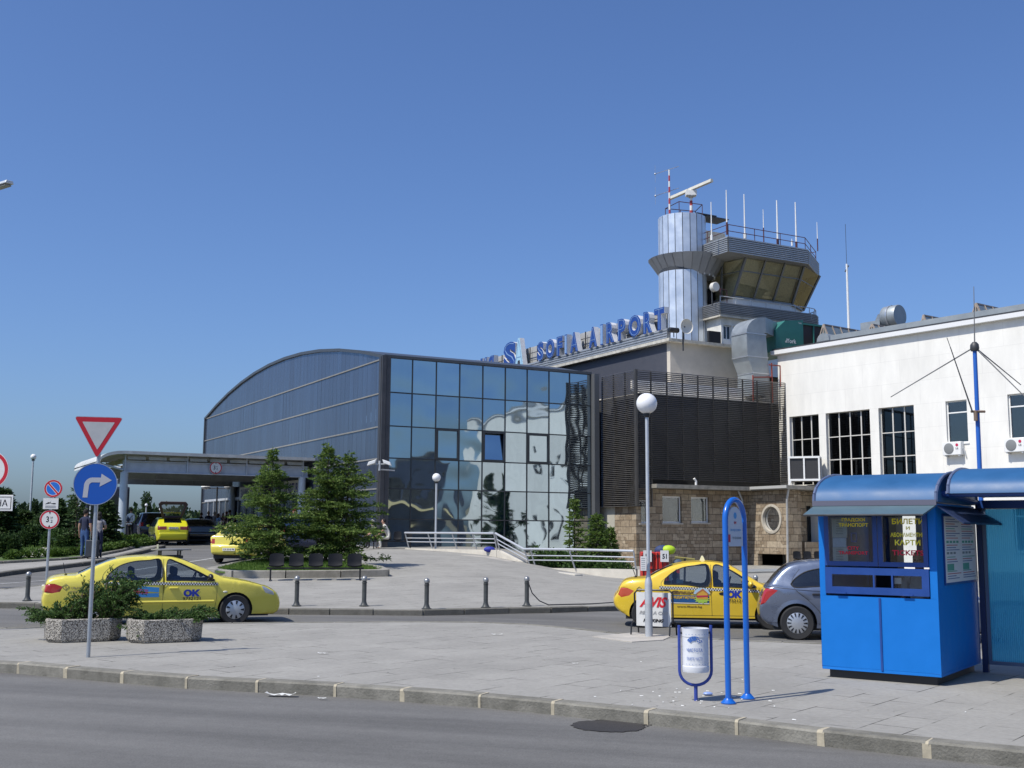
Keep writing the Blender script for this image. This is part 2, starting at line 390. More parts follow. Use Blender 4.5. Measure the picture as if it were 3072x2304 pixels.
def kerb(name,line,off,wdt,hgt,m,stone=1.0,gap=.012,inward=1,mort=True,seed=1,zf=None):
 """kerb stones laid end to end along a line (their outer top edge); inward=+1: stones lie to the left of the line"""
 zf=zf or(lambda x,y:H(x,y)+off)
 rnd=random.Random(seed);P=resamp(line,.08,False);acc=0;segs=[[P[0]]]
 L_=stone*rnd.uniform(.95,1.05)
 for a,b in zip(P,P[1:]):
  acc+=math.dist(a,b);segs[-1].append(b)
  if acc>L_:segs.append([b]);acc=0;L_=stone*rnd.uniform(.9,1.1)
 mb=MB();mm=MB();c=.018
 for sg in segs:
  if len(sg)<3:continue
  a,b=Vector(sg[0]),Vector(sg[-1]);d=(b-a);ln=d.length;d.normalize();nn=Vector((-d.y,d.x))*inward
  a2=a+d*gap;b2=b-d*gap;jz=rnd.uniform(-.004,.006);jn=rnd.uniform(-.008,.008)
  jn-=.06;prof=[(jn+.008,-hgt),(jn,-c),(jn+c,0),(wdt,0),(wdt,-hgt)]
  vs=[]
  for p in(a2,b2):
   for(q,z)in prof:w=p+nn*q;vs.append((w.x,w.y,zf(p.x,p.y)+jz+z))
  mb.add(vs,[(i,(i+1)%5,5+(i+1)%5,5+i)for i in range(5)]+[(0,1,2,3,4),(5,6,7,8,9)])
  if mort:
   e=gap*rnd.uniform(1.0,3.2)
   vs=[]
   for p in(b-d*e,b+d*e):
    for(q,z)in[(-.058,-hgt),(-.063,-c),(c-.06,.004),(wdt,.004),(wdt,-hgt)]:w=p+nn*q;vs.append((w.x,w.y,zf(p.x,p.y)+z))
   mm.add(vs,[(i,(i+1)%5,5+(i+1)%5,5+i)for i in range(5)]+[(0,1,2,3,4),(5,6,7,8,9)],0)
 o=tag(mb.build(name,m,smooth=20),kind='structure')
 if mort:tag(mm.build(name+'_joints',M_MORT,smooth=0),kind='structure')
 return o
def gl(pl,off=0.0):return[tuple(G(x,y,off)[:2])for x,y in pl]
def chaik(P,n=3):
 for _ in range(n):
  Q=[P[0]]
  for a,b in zip(P,P[1:]):Q+=[(a[0]*.75+b[0]*.25,a[1]*.75+b[1]*.25),(a[0]*.25+b[0]*.75,a[1]*.25+b[1]*.75)]
  P=Q+[P[-1]]
 return P
mb=MB();rads=[0,10,25,30,35,40,45,50,55,60,65,75,90,120,200,500,1500,4000];ns=72;vs=[(0,0,H(0,0)-.3)]
for r in rads[1:]:
 for i in range(ns):t=2*math.pi*i/ns;x,y=r*math.cos(t),r*math.sin(t);vs.append((x,y,H(x,y)-.3))
fs=[(0,1+i,1+(i+1)%ns)for i in range(ns)]
for k in range(len(rads)-2):fs+=[(1+k*ns+i,1+(k+1)*ns+i,1+(k+1)*ns+(i+1)%ns,1+k*ns+(i+1)%ns)for i in range(ns)]
mb.add(vs,fs);tag(mb.build('ground',M_SOIL),kind='structure')
slab('road',[(-60,-30),(75,-30),(75,95),(-60,95)],-.13,.05,M_ROAD,2.2,side=False)
nk=gl([(0,660.6),(76,668),(139,673.1),(180.6,676.6),(266,680.8),(342.6,684.7),(419,690),(512,697),(590.7,705),(676,713.2),(769,723.1),(868.5,736.3),(977,745.6),(1024,750.2),(1080,757)])
nk=[(-30,nk[0][1]+1.6+6),(-14,nk[0][1]+1.8)]+nk+[(7.6,7.1),(12,3.9),(20,-1),(30,-6)]
nk=chaik(nk)
fe=gl([(0,630),(110,625.5),(217,623),(400,621.5),(500,622),(567,627),(640,636),(822,643.5)])
fe=[(-30,24)]+fe+[(8.5,17.2),(14,16.2),(24,13),(40,8)];fe=chaik(fe)
slab('pavement',nk+[(40,-4)]+fe[::-1],0,.2,M_PAVE,1.2)
kerb('kerb',nk,.004,.15,.16,M_KERB,.88,seed=3)
kerb('kerb_far_edge',fe[::-1],.004,.14,.15,M_KERB,.98,mort=False,seed=5)
pk=gl([(0,601.5),(130,606),(276,608.7),(363,609.1),(426,610.2),(500,607.8),(567,607.3),(618,604.9)])
pk=[(-30,pk[0][1]-1)]+pk+[(7.5,29.5),(14,31),(30,31)];pk=chaik(pk)
pb=gl([(0,589),(48,584.5),(120,577),(204,568),(265,560),(310,554),(350,551.5),(385,548.3)])
AA=math.atan2(.482,.876)
GT=Frame((-6.02,53.6,0),AA)
side=[tuple(GT.w(-5,6)[:2]),tuple(GT.w(-5,60)[:2]),tuple(GT.w(4,60)[:2]),tuple(GT.w(4,3)[:2]),tuple(GT.w(60,3)[:2]),(60,31)]
slab('plaza',pk+[(60,31)]+side[4::-1]+pb[::-1][1:]+[(-30,pb[0][1])],0,.2,M_PAVE,1.5)
kerb('kerb_plaza',pk,.004,.15,.16,M_KERBD,.98,seed=7,mort=False)
kerb('kerb_plaza_back',pb[::-1],.004,.15,.16,M_KERB,.98,seed=8,mort=False)
lk=gl([(-30,577),(0,572.2),(44,567),(88,561.7),(99,555.7+4.6),(122,555),(144.7,550),(165,545)])
lb=gl([(-30,565),(0,563.7),(40,561.5),(76,559.3),(99,555.9),(122,551.5),(144.7,545.6)])
lk=chaik(lk);slab('pavement_left',[(-45,lk[0][1]-2)]+lk[:-1]+[lb[-1]]+lb[::-1]+[(-45,lb[0][1])],.0,.2,M_PAVE,1.5)
kerb('kerb_left',[(-45,lk[0][1]-2)]+lk[:-1],.004,.18,.16,M_KERBD,1.0,seed=9,mort=False)
bedback=[(-24,63),(-60,63)]
slab('flower_bed',[(-45,lb[0][1])]+lb+[(-22.3,60)]+bedback,.06,.1,M_GRASSB,2.0)
kerb('kerb_bed',lb,.09,.1,.15,M_KERB,1.0,seed=11,mort=False)
slab('footpath',gl([(22,557),(30,551),(44,546.8),(57,549),(58,553),(50,555.5),(38,557)],.09),.09,.05,M_CONC,1.0)
wl=gl([(-20,585.2),(0,584),(48,580.3),(130,571),(191,561.7),(222,557),(262,551)],-.13)
mb=MB();Q=resamp(wl,.8,False)
for a,b in zip(Q,Q[1:]):
 d=(Vector(b)-Vector(a)).normalized()*.06;n=Vector((-d.y,d.x))
 mb.poly([(p[0]+s_*n.x,p[1]+s_*n.y,H(p[0],p[1])-.124)for p,s_ in((a,-1),(b,-1),(b,1),(a,1))])
tag(mb.build('road_marking',mat('road_paint',(.5,.5,.48),.7,noise=(8,.25),world=True)),kind='structure')
rnd=random.Random(4);c=G(608,726.5,-.13);mb=MB();pts=[]
for i in range(60):
 t=2*math.pi*i/60;rr=1+.06*rnd.uniform(-1,1)+(.18*rnd.random()if .1<t<1.7 else 0)
 pts.append((c.x+.36*rr*math.cos(t),c.y+.33*rr*math.sin(t)-.03*math.cos(t),-.124))
mb.poly(pts)
for i in range(46):
 t=rnd.uniform(-.1,1.9);q=rnd.uniform(1.02,1.6);x,y,s_=c.x+.34*q*math.cos(t),c.y+.34*q*math.sin(t),rnd.uniform(.006,.022)
 mb.poly([(x-s_,y-s_,-.1235),(x+s_,y-s_*.6,-.1235),(x+s_*.7,y+s_,-.1235)])
tag(mb.build('asphalt_patch',M_PATCH,fix=False,smooth=0),kind='structure')
isl=gl([(209,568.3),(213,570.2),(228,571.2),(272,571.4),(330,571),(388,569.8),(390.5,568.6),(381,566.4),(345,561),(305,556.5),(275,557.5),(254,559.3),(230,563)],.2)
isl_in=[tuple(sum((Vector(q)for q in isl),Vector((0,0)))/len(isl)*.04+Vector(p)*.96)for p in isl]
slab('island_lawn',isl_in,.17,.05,M_GRASSB,.7)
ic=sum((Vector(p)for p in isl),Vector((0,0)))/len(isl)
area=sum(isl[i][0]*isl[(i+1)%len(isl)][1]-isl[(i+1)%len(isl)][0]*isl[i][1]for i in range(len(isl)))
kerb('kerb_island',isl+[isl[0]],.215,.22,.3,M_KERBI,1.5,inward=1 if area>0 else-1,mort=False,seed=12)
def scatter_blades(name,polys,n,h0,h1,m,seed,hoff,w=.02,dens=None):
 rnd=np.random.RandomState(seed);V=[]
 xs=[p[0]for P in polys for p in P];ys=[p[1]for P in polys for p in P];k=0;tries=0
 while k<n and tries<n*30:
  tries+=1;x=rnd.uniform(min(xs),max(xs));y=rnd.uniform(min(ys),max(ys))
  if not any(pip(x,y,P)for P in polys):continue
  a=rnd.uniform(0,6.28);hh=rnd.uniform(h0,h1);z=H(x,y)+hoff;dx,dy=math.cos(a)*w,math.sin(a)*w;lx,ly=rnd.uniform(-.5,.5,2)*hh
  V+=[(x-dx,y-dy,z),(x+dx,y+dy,z),(x+lx,y+ly,z+hh)];k+=1
 V=np.array(V);return npmesh(name,V,np.arange(len(V)).reshape(-1,3),m)
inner=[tuple(ic+(Vector(p)-ic)*.92)for p in isl]
tag(scatter_blades('grass',[inner],16000,.04,.11,LEAF_GRASS,5,.17,.014),kind='stuff')
# ================================================================ BUILDINGS
S.cycles.use_denoising=True
def mat_mirrorglass(name,base,refl,ior_mix,wave,rough=.03,streak=0.0):
 m=bpy.data.materials.new(name);m.use_nodes=True;N,L=nodes(m);b=N['Principled BSDF'];g=N.new('ShaderNodeTexCoord');ge=N.new('ShaderNodeNewGeometry')
 b.inputs['Base Color'].default_value=(*refl,1);b.inputs['Metallic'].default_value=1;b.inputs['Roughness'].default_value=rough
 r=N.new('ShaderNodeMapRange');r.inputs[3].default_value=.86;r.inputs[4].default_value=1.1;L.new(ge.outputs['Random Per Island'],r.inputs[0])
 sc=N.new('ShaderNodeVectorMath');sc.operation='SCALE';sc.inputs[0].default_value=refl;L.new(r.outputs[0],sc.inputs['Scale']);L.new(sc.outputs[0],b.inputs['Base Color'])
 df=N.new('ShaderNodeBsdfDiffuse');df.inputs[0].default_value=(*base,1)
 ds=N.new('ShaderNodeTexNoise');ds.inputs['Scale'].default_value=1.3;ds.inputs['Detail'].default_value=6
 mpd=N.new('ShaderNodeMapping');mpd.inputs['Scale'].default_value=(2.5,2.5,.25);L.new(g.outputs['Object'],mpd.inputs[0]);L.new(mpd.outputs[0],ds.inputs['Vector'])
 rd=N.new('ShaderNodeMapRange');rd.inputs[1].default_value=.35;rd.inputs[2].default_value=.7;rd.inputs[3].default_value=ior_mix*(1-streak);rd.inputs[4].default_value=min(1,ior_mix*(1+streak)+.03);L.new(ds.outputs[0],rd.inputs[0])
 mx=N.new('ShaderNodeMixShader');L.new(rd.outputs[0],mx.inputs[0]);L.new(b.outputs[0],mx.inputs[1]);L.new(df.outputs[0],mx.inputs[2]);L.new(mx.outputs[0],N['Material Output'].inputs[0])
 if wave:
  add=N.new('ShaderNodeVectorMath');add.operation='MULTIPLY_ADD';L.new(ge.outputs['Random Per Island'],add.inputs[0]);add.inputs[1].default_value=(.8,.8,.8);L.new(g.outputs['Object'],add.inputs[2])
  n=N.new('ShaderNodeTexNoise');n.inputs['Scale'].default_value=wave[0];n.inputs['Detail'].default_value=.5;L.new(add.outputs[0],n.inputs['Vector'])
  bp=N.new('ShaderNodeBump');bp.inputs['Strength'].default_value=1;bp.inputs['Distance'].default_value=wave[1];L.new(n.outputs[0],bp.inputs['Height']);L.new(bp.outputs[0],b.inputs['Normal'])
 return m
M_GF=mat_mirrorglass('blue_reflective_glass',(.012,.04,.085),(.46,.55,.6),.13,(.7,.04))
M_GL=mat_mirrorglass('blue_grey_cladding_glass',(.065,.08,.115),(.3,.35,.42),.5,(.5,.008),.2,.12)
M_MUL=mat('dark_mullion',(.04,.045,.05),.4,.3)
M_TRIM=mat('beige_trim',(.22,.215,.2),.6,noise=(3,.15))
M_POST=mat('corner_post',(.07,.07,.075),.45,.4,noise=(2,.2))
GLD=glass('dark_window_glass',(.05,.07,.08),(.9,.95,1),1.45,.04)
M_IN=mat('dark_interior',(.012,.013,.015),.8)
gt=thing('glass_terminal','large blue mirror-glass hall with curved roof','terminal building',GT.o,AA)
zl=[GT.hit(387.6,y,1,0).z for y in(357.4,392.0,425.7,457.9,488.4)];zl.append(zl[-1]-(zl[-2]-zl[-1]));zl.append(.55)
ZT=zl[0]
xc=[GT.hit(366.7+q*.1607,391,1,0).x for q in(125,283,432,578,722,862,998,1134,1262,1392)];XW=xc[-1];xc[0]=0.0
ops={(2,2),(4,2),(6,2)}
rnd=random.Random(2);mb=MB()
for i in range(9):
 for j in range(6):
  if(i,j)in ops:continue
  x0,x1,z1,z0=xc[i]+.02,xc[i+1]-.02,zl[j]-.02,zl[j+1]+.02
  t1,t2=rnd.uniform(-.003,.003),rnd.uniform(-.003,.003)
  mb.poly([(x0,t1,z0),(x1,t2,z0),(x1,-t1,z1),(x0,-t2,z1)])
mb.build('glass_front',M_GF,gt,smooth=0,fix=False)
mb=MB()
for x in xc[1:]:mb.box((x-.025,-.035,-.3),(x+.025,.04,ZT))
for z in zl:mb.box((0,-.032,z-.028),(XW,.04,z+.028))
mb.box((0,-.06,.1),(XW,.1,.6));mb.build('mullions',M_MUL,gt,smooth=0)
for(i,j)in sorted(ops):
 x0,x1,z1,z0=xc[i],xc[i+1],zl[j],zl[j+1]
 f=MB();k=.11
 for a,b in(((x0,z0),(x1,z0+k)),((x0,z1-k),(x1,z1)),((x0,z0+k),(x0+k,z1-k)),((x1-k,z0+k),(x1,z1-k))):f.box((a[0],-.09,a[1]),(b[0],.0,b[1]))
 fo=f.build('window',M_MUL,gt,smooth=0);p=MB()
 tl=.16 if i==4 else .0
 p.poly([(x0+k,-.03,z0+k),(x1-k,-.03,z0+k),(x1-k,-.03+tl,z1-k),(x0+k,-.03+tl,z1-k)]);p.build('pane',M_GF,fo,smooth=0,fix=False)
mb=MB();mb.box((-.32,-.3,0),(-.12,-.1,ZT+.05));mb.box((-.1,-.28,0),(.12,-.06,ZT+.02));mb.box((-.34,-.16,0),(-.3,.1,ZT));mb.build('corner_post',M_POST,gt,smooth=0)
LT=GT.hit(204,460,0,0).y
def arch(y):return ZT+2.05*(1-((y-LT/2)/(LT/2))**2)
ny=11;ys=[LT*i/ny for i in range(ny+1)]
mb=MB()
rows=[-.2,zl[4],zl[3],zl[2],zl[1],ZT]
for a,b in zip(rows,rows[1:]):
 k=0;y=0
 while y<LT-.01:
  y2=min(LT,y+.62);t=rnd.uniform(-.003,.003)
  mb.poly([(t,y,a),(-t,y2-.012,a),(-t,y2-.012,b),(t,y,b)]);y=y2
y=0
while y<LT-.01:
 y2=min(LT,y+.62);mb.poly([(0,y,ZT),(0,y2-.012,ZT),(0,y2-.012,arch_(y2))if False else(0,y2-.012,np.interp(y2,ys,[arch(q)for q in ys])),(0,y,float(np.interp(y,ys,[arch(q)for q in ys])))]);y=y2
mb.build('side_cladding',M_GL,gt,smooth=0,fix=False)
mb=MB()
for z in[zl[0]-.02,zl[1],zl[2],zl[3],zl[4]]:mb.box((-.05,.1,z-.03),(-.012,LT,z+.035))
mb.build('side_rails',M_TRIM,gt,smooth=0)
mb=MB()
for a,b in zip(ys,ys[1:]):
 for q,s_ in((-.12,0),):
  mb.add([(-.1,a,arch(a)-.06),(-.1,b,arch(b)-.06),(-.1,b,arch(b)+.1),(-.1,a,arch(a)+.1),(XW,a,arch(a)-.06),(XW,b,arch(b)-.06),(XW,b,arch(b)+.1),(XW,a,arch(a)+.1)],[(0,1,2,3),(4,7,6,5),(3,2,6,7),(0,4,5,1)])
mb.box((-.12,-.06,ZT),(XW+.05,.12,ZT+.13));mb.box((-.1,LT-.1,0),(.02,LT+.08,ZT+.1));mb.build('roof',mat('dark_roof_metal',(.09,.095,.1),.4,.5),gt,smooth=20)
mb=MB();mb.box((.05,LT-.05,0),(XW,LT,ZT));mb.box((XW-.1,.05,0),(XW,LT,ZT));mb.build('rear_wall',M_POST,gt,smooth=0)
mb=MB();mb.box((XW+.03,-.35,0),(XW+.33,.1,ZT+.02));mb.build('end_post',mat('end_post_grey',(.13,.135,.14),.5,.3),gt,smooth=0)
mb=MB()
for y in np.arange(9,34,1.6):mb.box((-.1,y,.6),(-.04,y+.08,3.9))
mb.box((-.1,9,3.8),(-.04,34,3.95));mb.build('entrance_frame',GREYP,gt,smooth=0)
for(s,pa,pb)in(('ЗАМИНАВАНЕ',(240.8,488.3),(256.5,496.6)),('DEPARTURES',(283,482.3),(301,492.6))):
 a=GT.hit(pa[0],pa[1]+1.5,0,-.5);b=GT.hit(pb[0],pb[1],0,-.5);y0,y1=sorted((a.y,b.y));zc=(a.z+b.z)/2
 o=MB();o.box((-.5,y0-.3,zc-.42),(-.44,y1+.3,zc+.42));so_=o.build('sign_board',SWHITE,gt,smooth=0)
 t=MB();add_text(t,s,1,lambda u,v,d:(-.51,(y0+y1)/2-u,zc-.28+v),width=(y1-y0),height=.56,bold=.02);t.build('lettering',mat('dark_blue_letter',(.02,.03,.2),.5),so_,smooth=0,fix=False)
# ---- canopy over the departures drive
cx0=at(124.4,472,58);CF=Frame((cx0.x,cx0.y,0),AA)
cz=CF.hit(126.5,472.5,1,0).z;clen=CF.hit(302,480,1,0).x;ctz=CF.hit(128,454.5,1,0).z
can=thing('departures_canopy','grey steel canopy spanning the departures drive beside the glass hall','canopy',CF.o,AA)
M_CAN=mat('weathered_grey_steel',(.5,.53,.57),.55,.2,noise=(1.6,.18))
M_CANT=mat('canopy_soffit',(.42,.39,.31),.7,noise=(1.2,.25))
DY=7.6;xs2=CF.hit(117.5,481,1,15.5).x;xc2=CF.hit(232.5,500,1,15.5).x
for(x,y)in((0,0),(clen,0),(clen,DY),(xc2,15.5)):
 c=MB();c.lathe([(.2,-.1),(.2,cz)],20,(x,y,H(*CF.w(x,y)[:2])));c.v=[(v[0],v[1],min(v[2],cz))for v in c.v];c.build('column',mat('column_paint',(.48,.53,.58),.4,noise=(2,.1)),can)
for y,xa_,zd in((0,0,0),(DY,0,-.05),(15.5,xs2,-.1)):
 b=MB();b.box((xa_-.1,y-.04,cz),(clen+.3,y+.04,cz+.6));b.box((xa_-.1,y-.16,cz),(clen+.3,y+.16,cz+.05));b.box((xa_-.1,y-.16,cz+.56),(clen+.3,y+.16,cz+.61))
 for q in range(4):x=lerp(xa_,clen,q/3);b.box((x-.03,y-.15,cz+.05),(x+.03,y+.15,ctz-.01*(y>0)))
 b.build('beam',M_CAN,can,smooth=0)
b=MB()
for i in range(9):
 x=clen*i/8;b.box((x-.05,.1,ctz-.42),(x+.05,DY if x<xs2 else 15.4,ctz-.2))
for i in range(9):
 y=.2+15*i/8
 for k in range(6):
  xa,xb=clen*k/6,clen*(k+1)/6
  if y>DY and xa<xs2:continue
  b.tube((xa,y,ctz-.15),((xa+xb)/2,y,cz+.62),.035,n=4);b.tube(((xa+xb)/2,y,cz+.62),(xb,y,ctz-.15),.035,n=4)
b.build('truss',M_CANT,can,smooth=0)
b=MB();sec=[]
for i in range(7):t=i/6*math.pi/2;sec.append((-.1-1.25*math.sin(t),ctz-.55*(1-math.cos(t))))
sec=[(clen+.6,ctz)]+sec
for(xa,za),(xb,zb)in zip(sec,sec[1:]):
 b.add([(xa,-.5,za),(xb,-.5,zb),(xb,DY+.4,zb),(xa,DY+.4,za),(xa,-.5,za+.16),(xb,-.5,zb+.16),(xb,DY+.4,zb+.16),(xa,DY+.4,za+.16)],[(0,1,2,3),(4,7,6,5),(0,4,5,1),(3,2,6,7)])
b.box((xs2-.3,DY+.45,ctz),(clen+.6,17,ctz+.14));b.build('roof',mat('canopy_roof',(.5,.51,.5),.6,noise=(2.2,.2)),can,smooth=30)
b=MB()
for k in range(9):
 xa=clen*k/9+.08;b.poly([(xa,-.34,cz+.66),(xa+clen/9-.16,-.34,cz+.66),(xa+clen/9-.16,-.30,ctz-.1),(xa,-.30,ctz-.1)])
b.build('fascia_panels',M_CANT,can,smooth=0)
for(n_,xx)in(('brace',0),('brace',0)):
 b=MB();b.tube((-1.2,-.1+(15.5 if xx else 0),ctz-.5),(0,-.1,cz+.1),.05,n=5);b.build(n_,M_CAN,can);break
# ---- louvred block
LC=at(636,440,56.6);LV=Frame((LC.x,LC.y,0),AA)
lz1=LV.hit(636,369.2,1,0).z;lz0=LV.hit(636.5,506.2,1,0).z;lx=LV.hit(786,383,1,0).x;ly=3.15
lv=thing('louvred_block','dark upper storey wrapped in horizontal metal louvres','building',LV.o,AA)
M_LOUV=mat('dark_louvre',(.085,.08,.074),.4,.4,noise=(2,.2))
def slat(b,x0,y0,x1,y1,z,h=.052):
 if y0==y1:b.add([(x0,y0-.035,z),(x1,y0-.035,z),(x1,y0+.02,z+h),(x0,y0+.02,z+h),(x0,y0-.028,z-.008),(x1,y0-.028,z-.008),(x1,y0+.027,z+h-.008),(x0,y0+.027,z+h-.008)],[(0,1,2,3),(4,7,6,5),(0,4,5,1),(3,2,6,7)])
 else:b.add([(x0-.035,y0,z),(x0-.035,y1,z),(x0+.02,y1,z+h),(x0+.02,y0,z+h),(x0-.028,y0,z-.008),(x0-.028,y1,z-.008),(x0+.027,y1,z+h-.008),(x0+.027,y0,z+h-.008)],[(0,3,2,1),(4,5,6,7),(0,1,5,4),(3,7,6,2)])
a=MB();b=MB();n=70;px_=LV.hit(651,486,1,0).x
for i in range(n):
 z=lz0+(lz1-lz0-.06)*i/(n-1);slat(a,0,0,0,ly,z);slat(b,0,0,px_ if z<4.35 else lx,0,z)
a.build('side_louvres',M_LOUV,lv,smooth=0,fix=False);b.build('front_louvres',M_LOUV,lv,smooth=0,fix=False)
b=MB()
for i in range(11):x=lx*i/10;b.box((x-.03,.05,lz0 if i<2 else 4.4),(x+.03,.11,lz1))
for i in range(4):y=ly*i/3;b.box((.05,y-.03,lz0),(.11,y+.03,lz1))
b.box((-.045,-.045,lz0),(.03,.03,lz1));b.build('frame_posts',M_LOUV,lv,smooth=0)
zb=LV.hit(700,398,1,.9).z
b=MB();b.box((.9,.95,lz0+.1),(lx+.5,ly+2,zb));b.build('inner_wall',mat('inner_wall_grey',(.04,.043,.048),.6,noise=(1.5,.2)),lv,smooth=0)
for i in[]:
 w_=MB();w_.box((1.6+i*1.7,.92,5.4),(2.7+i*1.7,.945,7.9));w_.build('window',GLD,lv,smooth=0)
b=MB();b.box((.85,.9,zb),(lx+.5,ly+2,zb+.06));b.box((.6,1.15,zb+.06),(lx*.95,1.3,zb+.72));b.build('roof',mat('pale_roof_sheet',(.78,.76,.72),.6,noise=(2,.15)),lv,smooth=0)
# ---- stone ground floor
M_STONE=None
def mat_stone():
 m=bpy.data.materials.new('cut_stone');m.use_nodes=True;N,L=nodes(m);b=N['Principled BSDF'];g=N.new('ShaderNodeTexCoord')
 sep=N.new('ShaderNodeSeparateXYZ');L.new(g.outputs['Object'],sep.inputs[0]);ad=N.new('ShaderNodeMath');ad.operation='ADD';L.new(sep.outputs[0],ad.inputs[0]);L.new(sep.outputs[1],ad.inputs[1])
 cb=N.new('ShaderNodeCombineXYZ');L.new(ad.outputs[0],cb.inputs[0]);L.new(sep.outputs[2],cb.inputs[1])
 def brick(w,h,off,ms):
  br=N.new('ShaderNodeTexBrick');br.offset=off;br.squash=1.5;br.squash_frequency=3;br.inputs['Scale'].default_value=1;br.inputs['Brick Width'].default_value=w;br.inputs['Row Height'].default_value=h
  br.inputs['Mortar Size'].default_value=ms;br.inputs['Bias'].default_value=0;br.inputs['Color1'].default_value=(.22,.165,.11,1);br.inputs['Color2'].default_value=(.4,.33,.24,1);br.inputs['Mortar'].default_value=(.1,.085,.065,1)
  L.new(cb.outputs[0],br.inputs['Vector']);return br
 b1=brick(.52,.34,.4,.012);b2=brick(.27,.17,.6,.01)
 n=N.new('ShaderNodeTexNoise');n.inputs['Scale'].default_value=1.1;n.inputs['Detail'].default_value=0;L.new(g.outputs['Object'],n.inputs['Vector'])
 st=N.new('ShaderNodeMath');st.operation='GREATER_THAN';st.inputs[1].default_value=.55;L.new(n.outputs[0],st.inputs[0])
 mx=N.new('ShaderNodeMix');mx.data_type='RGBA';L.new(st.outputs[0],mx.inputs[0]);L.new(b1.outputs[0],mx.inputs[6]);L.new(b2.outputs[0],mx.inputs[7])
 n2=N.new('ShaderNodeTexNoise');n2.inputs['Scale'].default_value=6;n2.inputs['Detail'].default_value=8;n2.inputs['Roughness'].default_value=.7;L.new(g.outputs['Object'],n2.inputs['Vector'])
 r=N.new('ShaderNodeMapRange');r.inputs[1].default_value=.3;r.inputs[2].default_value=.7;r.inputs[3].default_value=.72;r.inputs[4].default_value=1.25;L.new(n2.outputs[0],r.inputs[0])
 sc=N.new('ShaderNodeVectorMath');sc.operation='SCALE';L.new(mx.outputs[2],sc.inputs[0]);L.new(r.outputs[0],sc.inputs['Scale']);L.new(sc.outputs[0],b.inputs['Base Color'])
 bp=N.new('ShaderNodeBump');bp.inputs['Strength'].default_value=.8;bp.inputs['Distance'].default_value=.03;L.new(n2.outputs[0],bp.inputs['Height'])
 bp2=N.new('ShaderNodeBump');bp2.invert=True;bp2.inputs['Strength'].default_value=.8;bp2.inputs['Distance'].default_value=.03;L.new(b1.outputs['Fac'],bp2.inputs['Height']);L.new(bp.outputs[0],bp2.inputs['Normal']);L.new(bp2.outputs[0],b.inputs['Normal'])
 b.inputs['Roughness'].default_value=.9;b.inputs['Specular IOR Level'].default_value=.2
 return m
M_STONE=mat_stone()
sb=thing('stone_annex','brown cut-stone ground floor with an oval window below the louvred block','building',LV.o,AA)
def wall_holes(mb,f,u0,u1,z0,z1,holes,dep,mi=0):
 """wall in (u,z) with rectangular holes (ua,ub,za,zb); f(u,d,z)->point, d into wall; reveals of depth dep"""
 us=sorted({u0,u1,*[h[0]for h in holes],*[h[1]for h in holes]});zs=sorted({z0,z1,*[h[2]for h in holes],*[h[3]for h in holes]})
 for a,b in zip(us,us[1:]):
  for c,d in zip(zs,zs[1:]):
   uc,zc=(a+b)/2,(c+d)/2
   if any(h[0]<uc<h[1]and h[2]<zc<h[3]for h in holes):continue
   mb.poly([f(a,0,c),f(b,0,c),f(b,0,d),f(a,0,d)],mi)
 for(a,b,c,d)in holes:
  for p,q in(((a,c),(b,c)),((b,c),(b,d)),((b,d),(a,d)),((a,d),(a,c))):
   mb.poly([f(p[0],0,p[1]),f(q[0],0,q[1]),f(q[0],dep,q[1]),f(p[0],dep,p[1])],mi)
yw=.4;ze=LV.hit(747,490.5,1,yw-.8).z
x_s=.25;x_c=LV.hit(747,540,1,yw).x;y_s=LV.hit(614.9,540,0,x_s).y;y_l=LV.hit(588,540,0,x_s).y;y_c=LV.hit(787,540,0,x_c).y
def Wz(px,py,ax,val):return LV.hit(px,py,ax,val)
wins=[]
for(a,b,c,d)in((662.6,681.6,496.4,522.8),(691.3,709,497.2,522.5),(639.5,649,500,523)):
 p,q=Wz(a,d,1,yw),Wz(b,c,1,yw);wins.append((p.x,q.x,p.z,q.z))
w1=MB();w1.box((x_s,yw+.002,-.3),(x_s+.3,y_s-.003,lz0+.05));wall_holes(w1,lambda u,d,z:(u,yw+d,z),x_s,x_c,-.3,ze-.02,wins,.3)
oc=LV.hit(771.6,518.9,0,x_c);orad=.66
lo=(LV.hit(758,563,0,x_c),LV.hit(786,553.6,0,x_c))
def oval_wall(mb,y0,y1,z0,z1,cy,cz_,r,n=28):
 ring=[(cy+r*math.cos(2*math.pi*i/n),cz_+r*math.sin(2*math.pi*i/n))for i in range(n)]
 pts=[Vector(p)for p in ring]+[Vector(p)for p in((y0,z0),(y1,z0),(y1,z1),(y0,z1))]
 E=[(i,(i+1)%n)for i in range(n)]+[(n,n+1),(n+1,n+2),(n+2,n+3),(n+3,n)]
 vo,_,fo,*_=delaunay_2d_cdt(pts,E,[],0,1e-4)
 fs=[tuple(f)for f in fo if(sum((vo[i]for i in f),Vector((0,0)))/len(f)-Vector((cy,cz_))).length>r*.985]
 mb.add([(x_c,v.x,v.y)for v in vo],fs)
 mb.add([(x_c,a,b)for a,b in ring]+[(x_c+.28,a,b)for a,b in ring],[(i,(i+1)%n,n+(i+1)%n,n+i)for i in range(n)])
oval_wall(w1,y_c,yw,max(lo[1].z,.45),ze-.02,oc.y,oc.z,orad)
wall_holes(w1,lambda u,d,z:(x_c+d,u,z),y_c,yw,-.3,max(lo[1].z,.45),[(lo[1].y if lo[1].y>y_c else y_c+.02,lo[0].y,-.05,max(lo[1].z,.45)-.04)],.3)
dr=(LV.hit(808.5,541,1,y_c+.6).x,LV.hit(830,541,1,y_c+.6).x)
wall_holes(w1,lambda u,d,z:(u,y_c+d,z),x_c,x_c+1.0,-.3,ze-.02,[],.3)
